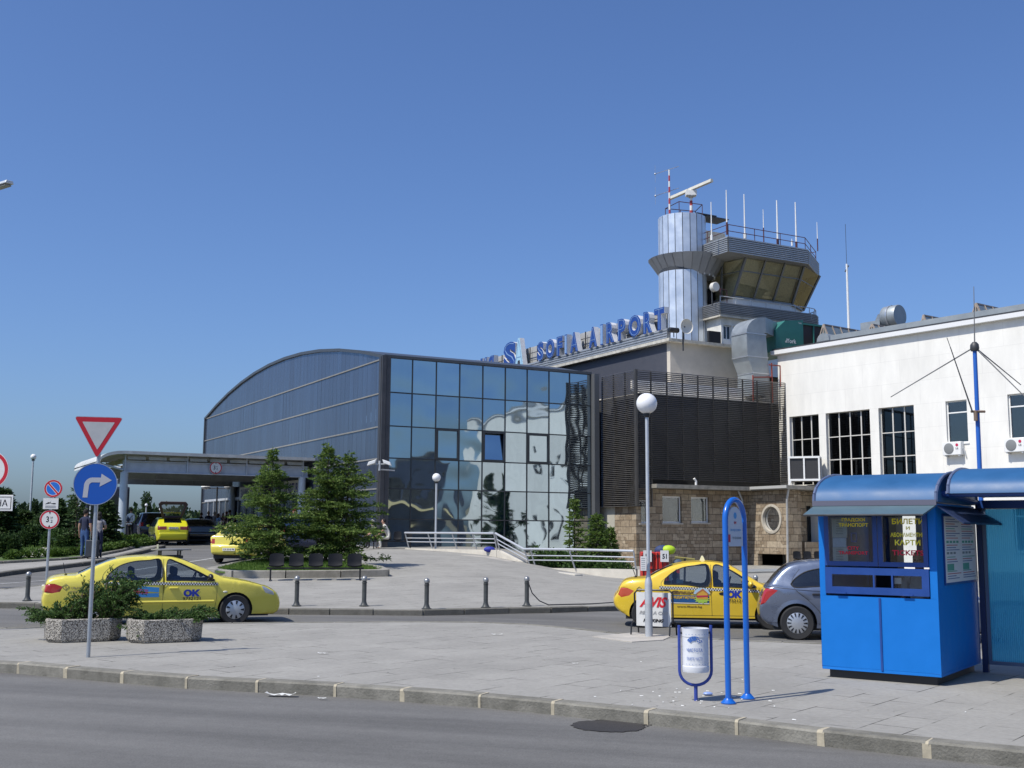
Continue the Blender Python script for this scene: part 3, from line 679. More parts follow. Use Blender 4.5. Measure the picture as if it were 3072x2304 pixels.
w1.poly([(x_c+1.0,y_c,-.3),(x_c+1.0,y_c+.9,-.3),(x_c+1.0,y_c+.9,ze),(x_c+1.0,y_c,ze)])
wall_holes(w1,lambda u,d,z:(u,y_c+.9+d,z),x_c+1.0,x_c+11,-.3,ze-.02,[(dr[0]+.2,dr[0]+2.2,.95,3.2)],.4)
w1.box((x_c+1.3,y_c+.1,-.2),(x_c+8,y_c+.32,LV.hit(812,542,1,y_c+.1).z))
w1.build('stone_wall',M_STONE,sb,smooth=0)
b=MB();b.box((x_s-.01,y_s,-.3),(x_s+.3,y_l,lz0+.05));b.build('plain_wall',mat('pale_render',(.45,.43,.36),.85,noise=(1.5,.12)),sb,smooth=0)
M_OLDR=mat('weathered_roof_edge',(.25,.235,.2),.85,noise=(3,.3),bump=(20,.6,.02))
xr0=px_+.02
b=MB();b.prism([(xr0,yw-.85),(x_c-.45,yw-.85),(x_c-.45,y_c-.55),(x_c+11,y_c-.55),(x_c+11,5),(xr0,5)],ze,ze+.2)
b.build('roof_slab',M_OLDR,sb,smooth=0)
b=MB();b.box((x_c-.52,y_c-.6,ze+.05),(x_c-.455,yw-.9,ze+.19));b.build('gutter',mat('gutter_grey',(.42,.42,.4),.6),sb,smooth=0)
b=MB();b.path([(x_c-.2,y_c-.45,ze+.1),(x_c-.1,y_c-.18,ze-.5),(x_c-.1,y_c-.12,.2)],.055,8);b.build('downpipe',mat('downpipe_grey',(.38,.38,.37),.5,noise=(4,.2)),sb)
b=MB();b.path([(x_c-.6,yw-.1,ze),(x_c-.35,yw-.1,ze-.5),(x_c-.35,yw-.1,ze-.9)],.05,8);b.build('downpipe',GREYP,sb)
b=MB();v0=LV.hit(696,484,1,yw-.5);b.path([(v0.x,v0.y,ze+.1),(v0.x,v0.y,ze+.42),(v0.x-.12,v0.y,ze+.55)],.06,8);b.build('vent_pipe',WHITE,sb)
M_CUR=mat('pale_curtain',(.22,.26,.27),.8,noise=(2,.1))
for(a,b_,c,d)in wins:
 f=MB();k=.07;yy=yw+.14
 for p,q in(((a,c),(b_,c+k)),((a,d-k),(b_,d)),((a,c+k),(a+k,d-k)),((b_-k,c+k),(b_,d-k))):f.box((p[0],yy,p[1]),(q[0],yy+.06,q[1]))
 fo=f.build('window',WHITE,sb,smooth=0);p=MB();p.box((a+k,yy+.02,c+k),(b_-k,yy+.03,d-k));p.build('pane',glass('pale_window_glass',(.6,.65,.65),(1,1,1),1.5,.05),fo,smooth=0)
 p=MB();p.box((a+k,yy+.1,c+k),(b_-k,yy+.12,d-k));p.build('curtain',M_CUR,fo,smooth=0)
 p=MB();p.box((a-.05,yw-.06,c-.08),(b_+.05,yw+.13,c-.003));p.build('sill',M_CONC,fo,smooth=0)
f=MB();n=28
vs=[];
for(r,xx)in((orad+.1,x_c-.04),(orad-.02,x_c-.05),(orad-.06,x_c+.1)):
 vs+=[(xx,oc.y+r*math.cos(2*math.pi*i/n),oc.z+r*math.sin(2*math.pi*i/n))for i in range(n)]
f.add(vs,[(k*n+i,k*n+(i+1)%n,(k+1)*n+(i+1)%n,(k+1)*n+i)for k in range(2)for i in range(n)])
f.add([(x_c-.04,oc.y+(orad+.1)*math.cos(2*math.pi*i/n),oc.z+(orad+.1)*math.sin(2*math.pi*i/n))for i in range(n)]+[(x_c,oc.y+(orad+.1)*math.cos(2*math.pi*i/n),oc.z+(orad+.1)*math.sin(2*math.pi*i/n))for i in range(n)],[(i,(i+1)%n,n+(i+1)%n,n+i)for i in range(n)])
fo=f.build('round_window',mat('stone_ring',(.45,.41,.34),.8,noise=(5,.15)),sb);p=MB();p.poly([(x_c+.12,oc.y+orad*.97*math.cos(2*math.pi*i/n),oc.z+orad*.97*math.sin(2*math.pi*i/n))for i in range(n)]);p.build('pane',GLD,fo,smooth=0)
b=MB();b.box((dr[0]+.25,y_c+1.2,.95),(dr[0]+2.15,y_c+1.3,3.2));b.build('door',GLD,sb,smooth=0)
b=MB()
for x in(dr[0]+.22,dr[0]+1.2,dr[0]+2.1):b.box((x,y_c+1.12,.95),(x+.07,y_c+1.18,3.2))
b.build('door_frame',DARK,sb,smooth=0)
b=MB();b.box((x_s+.1,yw+.6,-.2),(x_c+9,5.0,ze-.03));b.build('interior',M_IN,sb,smooth=0)
# ---- white wing on the right
WAng=math.atan2(-.802,.597);w0=at(779,420,61.8);WW=Frame((w0.x,w0.y,0),WAng)
WL=44;zt=WW.hit(800,360,1,0)
zr=WW.hit(900,283.3+350*.1607-(0),1,0).z
zroof=WW.hit(757.3+900*.1607,283.3+327*.1607,1,0).z
ww=thing('white_wing','long white rendered terminal wing with tall gridded windows','building',WW.o,WAng)
def mat_render():
 m=bpy.data.materials.new('white_render');m.use_nodes=True;N,L=nodes(m);b=N['Principled BSDF'];g=N.new('ShaderNodeTexCoord')
 sep=N.new('ShaderNodeSeparateXYZ');L.new(g.outputs['Object'],sep.inputs[0]);cb=N.new('ShaderNodeCombineXYZ');L.new(sep.outputs[0],cb.inputs[0]);L.new(sep.outputs[2],cb.inputs[1])
 br=N.new('ShaderNodeTexBrick');br.inputs['Scale'].default_value=1;br.inputs['Brick Width'].default_value=2.2;br.inputs['Row Height'].default_value=1.15;br.inputs['Mortar Size'].default_value=.008
 br.inputs['Color1'].default_value=(.82,.8,.74,1);br.inputs['Color2'].default_value=(.84,.82,.76,1);br.inputs['Mortar'].default_value=(.72,.7,.65,1);L.new(cb.outputs[0],br.inputs['Vector'])
 n=N.new('ShaderNodeTexNoise');n.inputs['Scale'].default_value=.7;n.inputs['Detail'].default_value=8;n.inputs['Roughness'].default_value=.65;mp=N.new('ShaderNodeMapping');mp.inputs['Scale'].default_value=(1.6,1,.5);L.new(g.outputs['Object'],mp.inputs[0]);L.new(mp.outputs[0],n.inputs['Vector'])
 r=N.new('ShaderNodeMapRange');r.inputs[1].default_value=.3;r.inputs[2].default_value=.7;r.inputs[3].default_value=.86;r.inputs[4].default_value=1.03;L.new(n.outputs[0],r.inputs[0])
 sc=N.new('ShaderNodeVectorMath');sc.operation='SCALE';L.new(br.outputs[0],sc.inputs[0]);L.new(r.outputs[0],sc.inputs['Scale']);L.new(sc.outputs[0],b.inputs['Base Color'])
 b.inputs['Roughness'].default_value=.9;b.inputs['Specular IOR Level'].default_value=.2;return m
M_REND=mat_render()
def wpx(zx,zy):return WW.hit(757.3+zx*.1607,283.3+zy*.1607,1,0)
tall=[]
for(l,r_,t,bt,n_)in((205,388,835,1275,3),(432,708,803,1300,4),(762,984,762,1300,3)):
 a,c=wpx(l,(t+bt)/2),wpx(r_,(t+bt)/2);top=(wpx(l,t+8).z+wpx(r_,t-20).z)/2;tall.append((a.x,c.x,ze+.35,top,n_))
small=[]
for(l,r_,t,bt)in((1176,1308,733,990),(1562,1690,690,962)):
 a,c=wpx(l,(t+bt)/2),wpx(r_,(t+bt)/2);small.append((a.x,c.x,(wpx(l,bt+8).z+wpx(r_,bt).z)/2,(wpx(l,t).z+wpx(r_,t-10).z)/2))
dx=small[1][0]-small[0][0];wd=small[0][1]-small[0][0]
for k in range(2,6):small.append((small[0][0]+dx*k,small[0][1]+dx*k,small[0][2],small[0][3]))
low=[(x0,x1,1.0,3.2)for(x0,x1,*_q)in small[0:]]
tall=[(a,b_,c,min(t[3]for t in tall)if False else d,n_)for(a,b_,c,d,n_),t in zip(tall,tall)]
tz=sum(t[3]for t in tall)/3;tall=[(a,b_,c,tz,n_)for(a,b_,c,d,n_)in tall]
mb=MB();wall_holes(mb,lambda u,d,z:(u,d,z),0,WL,-.5,zroof-.0,[t[:4]for t in tall]+small+low,.22)
mb.poly([(0,0,3),(0,0,zroof),(0,18,zroof),(0,18,3)]);mb.poly([(WL,0,-.5),(WL,0,zroof),(WL,18,zroof),(WL,18,-.5)])
mb.build('wall',M_REND,ww,smooth=0)
b=MB();b.box((-.25,-.28,zroof),(WL,.3,zroof+.22));b.build('cornice',mat('white_cornice',(.74,.74,.73),.5),ww,smooth=0)
b=MB();b.box((-.2,-.22,zroof+.22),(WL,.3,zroof+.31));b.build('roof_flashing',DARK,ww,smooth=0)
b=MB();b.box((3.2,.5,zroof+.31),(WL,.9,zroof+.72));b.build('parapet',mat('parapet_sheet',(.32,.35,.36),.5,.3,noise=(1.5,.12)),ww,smooth=0)
b=MB();b.box((-.2,.31,zroof+.1),(WL,18,zroof+.29));b.build('roof',mat('roof_felt',(.2,.2,.2),.9),ww,smooth=0)
b=MB();b.box((.1,.5,0),(WL-.1,17.5,zroof-.1));b.build('interior',M_IN,ww,smooth=0)
M_WF=mat('window_frame_cream',(.6,.58,.53),.5)
for(a,c,z0,z1,n_)in tall:
 f=MB();k=.045;y=.2
 for i in range(n_+1):x=a+(c-a)*i/n_;f.box((max(a,x-k/2-(k/2 if i in(0,n_)else 0)),y,z0),(min(c,x+k),y+.07,z1))
 nr=3
 zs_=[z1-(z1-z0)*q for q in(0,.34,.66,1.0)]
 for z in zs_:f.box((a,y-.008,z-k/2),(c,y+.06,z+k/2))
 fo=f.build('tall_window',M_WF,ww,smooth=0);p=MB();p.box((a,y+.03,z0),(c,y+.045,z1));p.build('pane',GLD,fo,smooth=0)
 p=MB()
 for q in range(3):xx=a+(c-a)*(.2+.3*q);p.box((xx,1.2,z0),(xx+.25,1.25,z0+1.4))
for q,(a,c,z0,z1)in enumerate(small+low):
 f=MB();k=.06;y=.12;zm=z1-(z1-z0)*.28
 for p_,q_ in(((a,z0),(c,z0+k)),((a,z1-k),(c,z1)),((a,z0+k),(a+k,z1-k)),((c-k,z0+k),(c,z1-k)),((a+k,zm-k/2),(c-k,zm+k/2))):f.box((p_[0],y,p_[1]),(q_[0],y+.07,q_[1]))
 fo=f.build('window',WHITE,ww,smooth=0)
 p=MB();p.box((a+k,y+.03,z0+k),(c-k,y+.045,z1-k));p.build('pane',glass('pale_window_glass',(.6,.65,.65),(1,1,1),1.5,.05),fo,smooth=0)
 p=MB();p.box((a+k,y+.11,z0+k),(c-k,y+.14,zm));p.build('blind',mat('blue_blind',(.3,.42,.47),.7,noise=(2,.08)),fo,smooth=0)
 p=MB();p.box((a-.06,-.05,z0-.06),(c+.06,.11,z0-.003));p.build('sill',WHITE,fo,smooth=0)
ob=thing('office_block','dark office block outside the right picture edge, mirrored in the glass hall','building',WW.w(45.5,-16,0),WAng)
b=MB();b.box((0,0,-.3),(12,14,8.6));b.build('wall',mat('office_wall',(.13,.15,.19),.7,noise=(1,.2)),ob,smooth=0)
b=MB();b.box((-.15,-.15,8.6),(12.15,14.15,8.85));b.build('roof',M_OLDR,ob,smooth=0)
for q in range(4):b=MB();b.box((-.04,1+q*3.3,4.8),(-.005,3.2+q*3.3,7));b.build('window',GLD,ob,smooth=0)
b=MB();b.add([(-2.6,.5,3.5),(-2.6,13,3.5),(-.01,13,4.4),(-.01,.5,4.4)],[(0,1,2,3)]);b.build('awning',mat('straw_awning',(.45,.38,.2),.8),ob,smooth=0)
# ---- hall carrying the big letters
MC0=at(670,341,62);MH=Frame((MC0.x,MC0.y,0),AA)
mh=thing('sign_hall','tall hall with dark side wall and tan front wall under the big roof letters','building',MH.o,AA)
zf=MC0.z;za=MH.hit(669,337,0,0).z;zc_=MH.hit(669,329.2,0,0).z
xt=MH.hit(745,370,1,0).x;YL=40
b=MB();b.box((0,0,2),(xt,.3,zf-.06));b.build('front_wall',mat('tan_render',(.55,.5,.42),.85,noise=(1.2,.1)),mh,smooth=0)
b=MB();b.box((0,.3,2),(.3,YL,zf-.06));b.build('side_wall',mat('slate_blue_cladding',(.06,.063,.078),.6,noise=(3,.1)),mh,smooth=0)
b=MB();b.box((.3,YL-.3,2),(xt+8,YL,zf));b.box((xt-.3,.3,2),(xt,4,zf-.06));b.box((xt,3.6,2),(xt+4,4,zf-1.2));b.build('rear_wall',mat('tan_render',(.55,.5,.42)),mh,smooth=0)
b=MB();b.box((-.35,-.35,zf-.06),(xt+.3,0.3,zf+.1));b.box((-.35,.3,zf-.06),(xt+.3,YL,zf+.1));b.build('roof_slab',mat('weathered_white_edge',(.5,.48,.42),.8,noise=(2.5,.35)),mh,smooth=0)
b=MB();b.box((xt+.1,1.5,zf-1.5),(xt+2.2,4,zf-1.32));b.build('side_step',M_OLDR,mh,smooth=0);b=MB();b.box((xt,1.8,2),(xt+5.5,3.5,zf-1.5));b.build('side_wall_cream',mat('cream_render',(.6,.56,.47),.85,noise=(1.5,.1)),mh,smooth=0)
def corr(b,x0,y0,x1,y1,z0,z1,n,out=.05):
 """corrugated band: n horizontal ribs on the outside of a straight run"""
 d=Vector((x1-x0,y1-y0)).normalized();nn=Vector((d.y,-d.x));h=(z1-z0)/n
 for i in range(n):
  z=z0+h*i
  pr=[(0,z),(out,z+h*.18),(out,z+h*.62),(0,z+h*.8),(0,z+h)]
  for(a,za_),(c,zb_)in zip(pr,pr[1:]):
   b.poly([(x0+nn.x*a,y0+nn.y*a,za_),(x1+nn.x*a,y1+nn.y*a,za_),(x1+nn.x*c,y1+nn.y*c,zb_),(x0+nn.x*c,y0+nn.y*c,zb_)])
M_CORR=mat('ribbed_metal',(.42,.44,.46),.45,.55,noise=(2,.12))
b=MB();corr(b,-.3,YL-.5,-.3,-.2,zf+.1,zc_,4,.04);b.box((-.3,-.2,zf+.1),(-.1,YL-.5,zc_-.02));b.build('ribbed_parapet',M_CORR,mh,smooth=0,fix=False)
M_LBLUE=mat('letter_blue',(.013,.055,.26),.4);M_LSIDE=mat('letter_side',(.62,.63,.65),.5,noise=(3,.12));M_LLINE=mat('letter_neon_line',(.2,.33,.56),.35);M_LPALE=mat('letter_pale_blue',(.36,.58,.72),.4)
bs=thing('airport_letters','big blue roof letters reading SOFIA AIRPORT above the dark hall','rooftop sign',MH.w(-.25,0,0),AA)
LF=Frame(MH.w(-.25,0,0),AA)
def yat(px,py):return LF.hit(px,py,0,-.2)
zL=yat(665,328.8).z;hL=yat(664,306.6).z-zL
def letter(chs,pxa,pxb,pya,big=1.0,pale=False,nm='letter'):
 ya,yb=yat(pxa,pya).y,yat(pxb,pya).y;w=abs(ya-yb);yc=(ya+yb)/2;h=hL*big
 m=MB()
 add_text(m,chs,1,lambda u,v,d:(-.2+d,yc-u,zL+v-(0.1 if big>1.2 else 0)),width=w,height=h,bold=.07,depth=.36)
 add_text(m,chs,1,lambda u,v,d:(-.2-.012,yc-u,zL+v+h*.05-(0.1 if big>1.2 else 0)),2,width=w*.8,height=h*.9,bold=-.036)
 m.build(nm,[M_LPALE if pale else M_LBLUE,M_LSIDE,M_LLINE],bs,smooth=0,fix=False)
sx=lambda q:460+q*.1025;sy=lambda q:293.3+q*.1025
for c,a,b_,y in(('S',752,815,600),('O',835,922,590),('F',942,1000,560),('I',1020,1044,550),('A',1072,1152,530),('A',1255,1338,480),('I',1368,1396,460),('R',1426,1505,430),('P',1538,1615,410),('O',1642,1765,370),('R',1788,1875,340),('T',1895,1993,300)):
 letter(c,sx(a),sx(b_),sy(y))
letter('S',sx(425),sx(545),sy(600),1.55);letter('A',sx(530),sx(618),sy(600),1.62,True)
for c,a,b_ in(('Я',275,330),('И',200,262),('Ф',115,185),('О',30,95),('С',-40,15)):letter(c,sx(a),sx(b_),sy(660))
b=MB();b.box((.5,.6,zc_-.1),(.6,YL-8,zL+hL*1.02));b.build('backing_board',mat('backing_grey',(.4,.4,.39),.7,noise=(1.5,.12)),bs,smooth=0)
b=MB()
for i in range(30):y=.8+i*1.0;b.box((.3,y,zc_-.3),(.36,y+.05,zL+hL));
for z in(zL+.3,zL+.8):b.box((.27,.8,z),(.31,30,z+.04))
b.build('support_frame',DARK,bs,smooth=0)
# ================================================================ CONTROL TOWER AND ROOF-TOP THINGS
dx4=lambda q:650+q*.1105
dy4=lambda q:160+q*.1105
tc=at(682.9,300,75);TF=Frame((tc.x,tc.y,0),AA)
tw=thing('control_tower','metal-clad control tower with a glazed cabin','control tower',TF.o,AA)
rC=24.3/F*75
zt_=lambda px,py,Y:at(px,py,Y).z
Yf=75-rC
ztop=zt_(690,dy4(473),Yf);zc1=zt_(690,dy4(815),Yf-.9);zc0=zt_(690,dy4(998),Yf-.5)
M_PAN=mat('aluminium_cladding',(.66,.71,.77),.36,.55,noise=(1.3,.12),bump=(1.2,.5,.03))
M_PAN2=mat('aluminium_cladding_dull',(.36,.37,.39),.5,.5,noise=(1.5,.12))
b=MB();g_=MB();nP=20
for i in range(nP):
 a0,a1=2*math.pi*(i+.045)/nP,2*math.pi*(i+.955)/nP
 for(z0,z1)in((6,zf+1.2),(zf+1.22,zc0+.2),(zc1-.1,ztop)):
  b.add([(rC*math.cos(a0),rC*math.sin(a0),z0),(rC*math.cos(a1),rC*math.sin(a1),z0),(rC*math.cos(a1),rC*math.sin(a1),z1),(rC*math.cos(a0),rC*math.sin(a0),z1)],[(0,1,2,3)])
g_.lathe([(rC*.97,6),(rC*.97,ztop-.02)],nP)
b.build('shaft_panels',M_PAN,tw,smooth=0,fix=False);g_.build('shaft_core',DARK,tw,smooth=0)
b=MB();r0,r1=rC*1.12,rC*1.66;nc=24;cxo,cyo=.55,.15
for i in range(nc):
 a0,a1=2*math.pi*(i+.035)/nc,2*math.pi*(i+.965)/nc
 b.add([(cxo+r0*math.cos(a0),cyo+r0*math.sin(a0),zc0),(cxo+r0*math.cos(a1),cyo+r0*math.sin(a1),zc0),(cxo+r1*math.cos(a1),cyo+r1*math.sin(a1),zc1),(cxo+r1*math.cos(a0),cyo+r1*math.sin(a0),zc1)],[(0,1,2,3)])
b.lathe([(r1*.985,zc1-.02),(.2,zc1-.02)],nc,(cxo,cyo,0));b.lathe([(.3,zc0+.02),(r0*.985,zc0+.02),(r1*.975,zc1-.03)],nc,(cxo,cyo,0),cap=False)
b.build('collar',M_PAN2,tw,smooth=0,fix=False)
b=MB()
for i in range(nc):t=2*math.pi*i/nc;b.tube((cxo+r0*math.cos(t),cyo+r0*math.sin(t),zc0-.06),(cxo+r0*math.cos(t),cyo+r0*math.sin(t),zc0+.1),.05,n=4)
b.build('collar_brackets',WHITE,tw)['kind']='stuff'
c1=TF.l(at(728,dy4(690),71.8));c2=TF.l(at(720,dy4(1280),72.3))
zr1=zt_(728.3,dy4(688),71.8);zr0=zt_(728.3,dy4(830),71.8)
X0,Y0=c1.x,c1.y
fwid=6.9
roofp=[(X0,Y0),(X0+fwid,Y0),(X0+fwid+3.5,Y0+2.6),(X0+fwid+3.5,Y0+6.4),(X0+fwid,Y0+7.6),(X0+1.2,Y0+7.6),(X0,Y0+6.6)]
def band(nm,P,z0,z1,n,m,par,out=.05,closed=True):
 b=MB();k=len(P)
 for i in range(k if closed else k-1):corr(b,P[i][0],P[i][1],P[(i+1)%k][0],P[(i+1)%k][1],z0,z1,n,out)
 return b.build(nm,m,par,smooth=0,fix=False)
band('roof_band',roofp,zr0,zr1,8,M_CORR,tw,.06)
b=MB();b.prism(roofp,zr0+.02,zr1-.05);b.build('cabin_roof',mat('soffit_grey',(.3,.3,.29),.7),tw,smooth=0)
def inset(P,d):
 c=Vector((sum(p[0]for p in P)/len(P),sum(p[1]for p in P)/len(P)));n=len(P);out=[]
 for i in range(n):
  a,b_,c_=Vector(P[i-1]),Vector(P[i]),Vector(P[(i+1)%n]);d1=(b_-a).normalized();d2=(c_-b_).normalized()
  n1=Vector((-d1.y,d1.x));n2=Vector((-d2.y,d2.x));bis=(n1+n2).normalized();out.append(tuple(b_+bis*(d/max(.3,bis.dot(n1)))))
 return out
up_=inset(roofp,.65);lo_=inset(roofp,1.9)
ht=lambda px,py,y:TF.hit(px,py,1,Y0+y).x
up_[0]=(ht(745.6,255,.65),Y0+.65);up_[1]=(ht(804,264,.65),Y0+.65);lo_[0]=(ht(733.4,293,1.9),Y0+1.9);lo_[1]=(ht(792,304,1.9),Y0+1.9)
up_[5]=(up_[0][0],up_[5][1]);lo_[5]=(lo_[0][0],lo_[5][1]);lo_[2]=(ht(803,307,3.2),Y0+3.2);lo_[3]=(lo_[2][0],lo_[3][1]);up_[2]=(ht(819.5,268,2.2),Y0+2.2);up_[3]=(up_[2][0],up_[3][1])
zg1=zr0+.02;zg0=zt_(740,dy4(1213),73.6)
M_CAB=glass('cabin_glass',(.95,.93,.82),(.9,.85,.6),1.5,.07)
b=MB();fr_=MB();k=len(up_)
for i in range(k):
 j=(i+1)%k;A0,A1=Vector((*lo_[i],zg0)),Vector((*lo_[j],zg0));B0,B1=Vector((*up_[i],zg1)),Vector((*up_[j],zg1))
 b.poly([A0,A1,B1,B0]);n_=3 if i==0 else(1 if i in(1,3,5)else 3)
 for q in range(n_+1):
  t=q/n_;fr_.tube(A0.lerp(A1,t),B0.lerp(B1,t),.1 if q in(0,n_)else .085,n=4)
 fr_.tube(A0,A1,.07,n=4);m0=A0.lerp(B0,.66);m1=A1.lerp(B1,.66);fr_.tube(m0,m1,.035,n=4)
b.build('cabin_glazing',M_CAB,tw,smooth=0,fix=False);fr_.build('cabin_frame',mat('cabin_frame_grey',(.2,.21,.22),.4,.5),tw,smooth=0)
lo2=[(p[0]+(.08 if i in(0,5)else-.08),p[1]+(.1 if i<3 else-.1))for i,p in enumerate(lo_)];b=MB();b.prism(lo2,zg0-.9,zg0-.02);b.build('cabin_base',WHITE,tw,smooth=0)
b=MB();n_=18
k=len(up_);blinds=inset(up_,.3);bl2=inset(lo_,.3)
for i in[0,3,4,5,6]:
 j=(i+1)%k;b.poly([(*bl2[i],zg0),(*bl2[j],zg0),(*blinds[j],zg1),(*blinds[i],zg1)])
b.build('blinds',mat('straw_blind',(.72,.69,.52),.8,noise=(9,.2)),tw,smooth=0,fix=False)
b=MB();cc=Vector((sum(p[0]for p in lo_)/k,sum(p[1]for p in lo_)/k));b.box((cc.x-1.6,cc.y-.8,zg0),(cc.x+1.6,cc.y+.8,zg0+.7));b.build('desks',DARK,tw,smooth=0)
bx,by=c2.x,c2.y;zb1=zt_(720,dy4(1283),72.3);zb0=zt_(720,dy4(1392),72.3)
balp=[(bx,by),(bx+7.9,by)]+[(bx+7.9+1.5*math.sin(t),by+1.5-1.5*math.cos(t))for t in(R(25),R(50),R(75),R(90))]+[(bx+9.4,by+6.6),(bx,by+7.2)]
band('balcony_band',balp,zb0,zb1,7,mat('ribbed_metal_dark',(.24,.245,.25),.5,.5,noise=(2,.15)),tw,.05)
b=MB();b.prism(balp,zb0-.15,zb0+.3);b.build('balcony_floor',mat('stained_concrete',(.5,.47,.4),.85,noise=(1.5,.3)),tw,smooth=0)
def rail(b,P,z,h,r=.025,post=1.2,closed=False,lev=(1.0,),mi=0):
 P=[Vector((*p[:2],0))for p in P];P=P+[P[0]]if closed else P
 for a,c in zip(P,P[1:]):
  for l in lev:b.tube((a.x,a.y,z+h*l),(c.x,c.y,z+h*l),r,n=5,mi=mi)
  n=max(1,int((c-a).length/post))
  for i in range(n+1):p=a.lerp(c,i/n);b.tube((p.x,p.y,z),(p.x,p.y,z+h),r,n=5,mi=mi)
M_MAROON=mat('maroon_rail',(.085,.025,.03),.5)
b=MB();rail(b,inset(balp,.12)[:8],zb1,.42,.03);b.build('balcony_rail',GREYP,tw)
b=MB();rail(b,inset(roofp,.15),zr1-.02,.85,.026,1.8,True,(1.0,.5));b.build('roof_rail',M_MAROON,tw)
low_=inset(balp,.35);zl0=zf-.2
b=MB();F0=low_[0];F1=low_[1]
wv=[]
for(p0,p1)in((665,738),(752,822),(835,900)):
 a_=TF.hit(dx4(p0),dy4(1560),1,F0[1]);c_=TF.hit(dx4(p1),dy4(1560),1,F0[1]);wv.append((a_.x,c_.x,zt_(dx4(p0),dy4(1625),73),zt_(dx4(p0),dy4(1495),73)))
wall_holes(b,lambda u,d,z:(u,F0[1]+d,z),F0[0],F1[0],zl0,zb0-.15,wv,.25)
for i in range(1,len(low_)):a_,c_=low_[i],low_[(i+1)%len(low_)];b.poly([(*a_,zl0),(*c_,zl0),(*c_,zb0-.15),(*a_,zb0-.15)])
b.build('lower_floor_wall',mat('chalky_white',(.7,.69,.64),.8,noise=(1.8,.14)),tw,smooth=0)
b=MB();b.prism(inset(low_,.4),zl0,zb0-.2);b.build('interior',M_IN,tw,smooth=0)
for(a_,c_,z0,z1)in wv:
 f=MB();f.box((a_,F0[1]+.12,z0),(a_+.07,F0[1]+.2,z1));f.box((c_-.07,F0[1]+.12,z0),(c_,F0[1]+.2,z1));f.box(((a_+c_)/2-.03,F0[1]+.12,z0),((a_+c_)/2+.03,F0[1]+.2,z1));f.box((a_+.07,F0[1]+.12,z1-.07),(c_-.07,F0[1]+.2,z1));f.box((a_+.07,F0[1]+.12,z0),(c_-.07,F0[1]+.2,z0+.07))
 fo=f.build('window',WHITE,tw,smooth=0);p=MB();p.box((a_,F0[1]+.15,z0),(c_,F0[1]+.17,z1));p.build('pane',GLD,fo,smooth=0)
b=MB();b.box((TF.hit(dx4(525),dy4(1550),1,by+.2).x,by+.1,zl0+1),(bx+.1,by+.3,zl0+2.6));b.build('door',M_IN,tw,smooth=0)
b=MB();b.box((rC*.8,.2,zb1-.4),(bx+2.2,3.5,zr0-.1));b.build('link_wall',mat('grey_beige_wall',(.36,.34,.3),.8,noise=(2,.2)),tw,smooth=0)
dl=TF.hit(dx4(575),dy4(1230),1,.15);b=MB();b.box((dl.x-.5,.1,zb1-.2),(dl.x+.55,.19,zb1+1.7));b.build('link_door',M_IN,tw,smooth=0)
b=MB();rail(b,[(rC*.9,by+.5),(bx+.2,by+.2)],zb1,.95,.03,.6,False,(1,.5));b.build('link_rail',M_MAROON,tw)
pr_=TF.hit(dx4(590),dy4(640),1,1.2);b=MB();b.box((rC*.9,1.2,zr1-.6),(TF.hit(dx4(680),dy4(640),1,1.2).x,3.4,zt_(dx4(600),dy4(585),76)));b.build('plant_room',mat('plant_room_cream',(.55,.52,.44),.8,noise=(4,.2)),tw,smooth=0)
b=MB();rail(b,[(-.9,-.9),(.9,-1.1),(1.5,.4),(-.7,.9)],ztop,.85,.028,1.0,True,(1.0,.12));b.build('shaft_roof_rail',M_MAROON,tw)
b=MB();b.box((.6,-.9,ztop+.25),(2.3,.6,ztop+.33));b.box((1.3,-1.1,ztop+.1),(3.2,.2,ztop+.16));b.build('roof_platform',DARK,tw,smooth=0)
rp=TF.l(at(dx4(373),dy4(430),75));rz=zt_(dx4(373),dy4(300),75)
ra=thing('radar_antenna','long white bar radar on a red and white post, on top of the tower shaft','radar',TF.w(rp.x,rp.y,ztop),0)
def striped(par,p,h,r,n,m1,m2,nm='mast',base=0):
 b=MB()
 for i in range(n):b.tube((p[0],p[1],p[2]+h*i/n),(p[0],p[1],p[2]+h*(i+1)/n),r*(1-.3*i/n),n=8,mi=i%2)
 return b.build(nm,[m1,m2],par)
M_RW=mat('mast_red',(.42,.05,.05),.5)
striped(ra,(0,0,-.1),rz-ztop-.1,.12,5,WHITE,M_RW,'post')
b=MB();b.lathe([(.12,0),(.3,.12),(.3,.38),(.22,.45)],12,(0,0,rz-ztop-.35));b.box((-.35,-.3,rz-ztop-.2),(.35,.3,rz-ztop+.12));b.build('gearbox',WHITE,ra)
ea,eb=at(dx4(178),dy4(352),77.2),at(dx4(560),dy4(190),73.0);o_=ra.location
ca,cb_=ea-o_,eb-o_;ca.z=cb_.z=rz-ztop+.28;d=(cb_-ca).normalized();n_=Vector((-d.y,d.x,0))
b=MB();pr=[(-.12,-.1),(.12,-.1),(.09,.1),(-.09,.1)]
b.add([tuple(p+n_*q+Vector((0,0,w_)))for p in(ca,cb_)for q,w_ in pr],[(i,(i+1)%4,4+(i+1)%4,4+i)for i in range(4)]+[(3,2,1,0),(4,5,6,7)]);b.build('antenna_bar',mat('radar_cream',(.62,.6,.52),.5,noise=(2,.1)),ra,smooth=0)
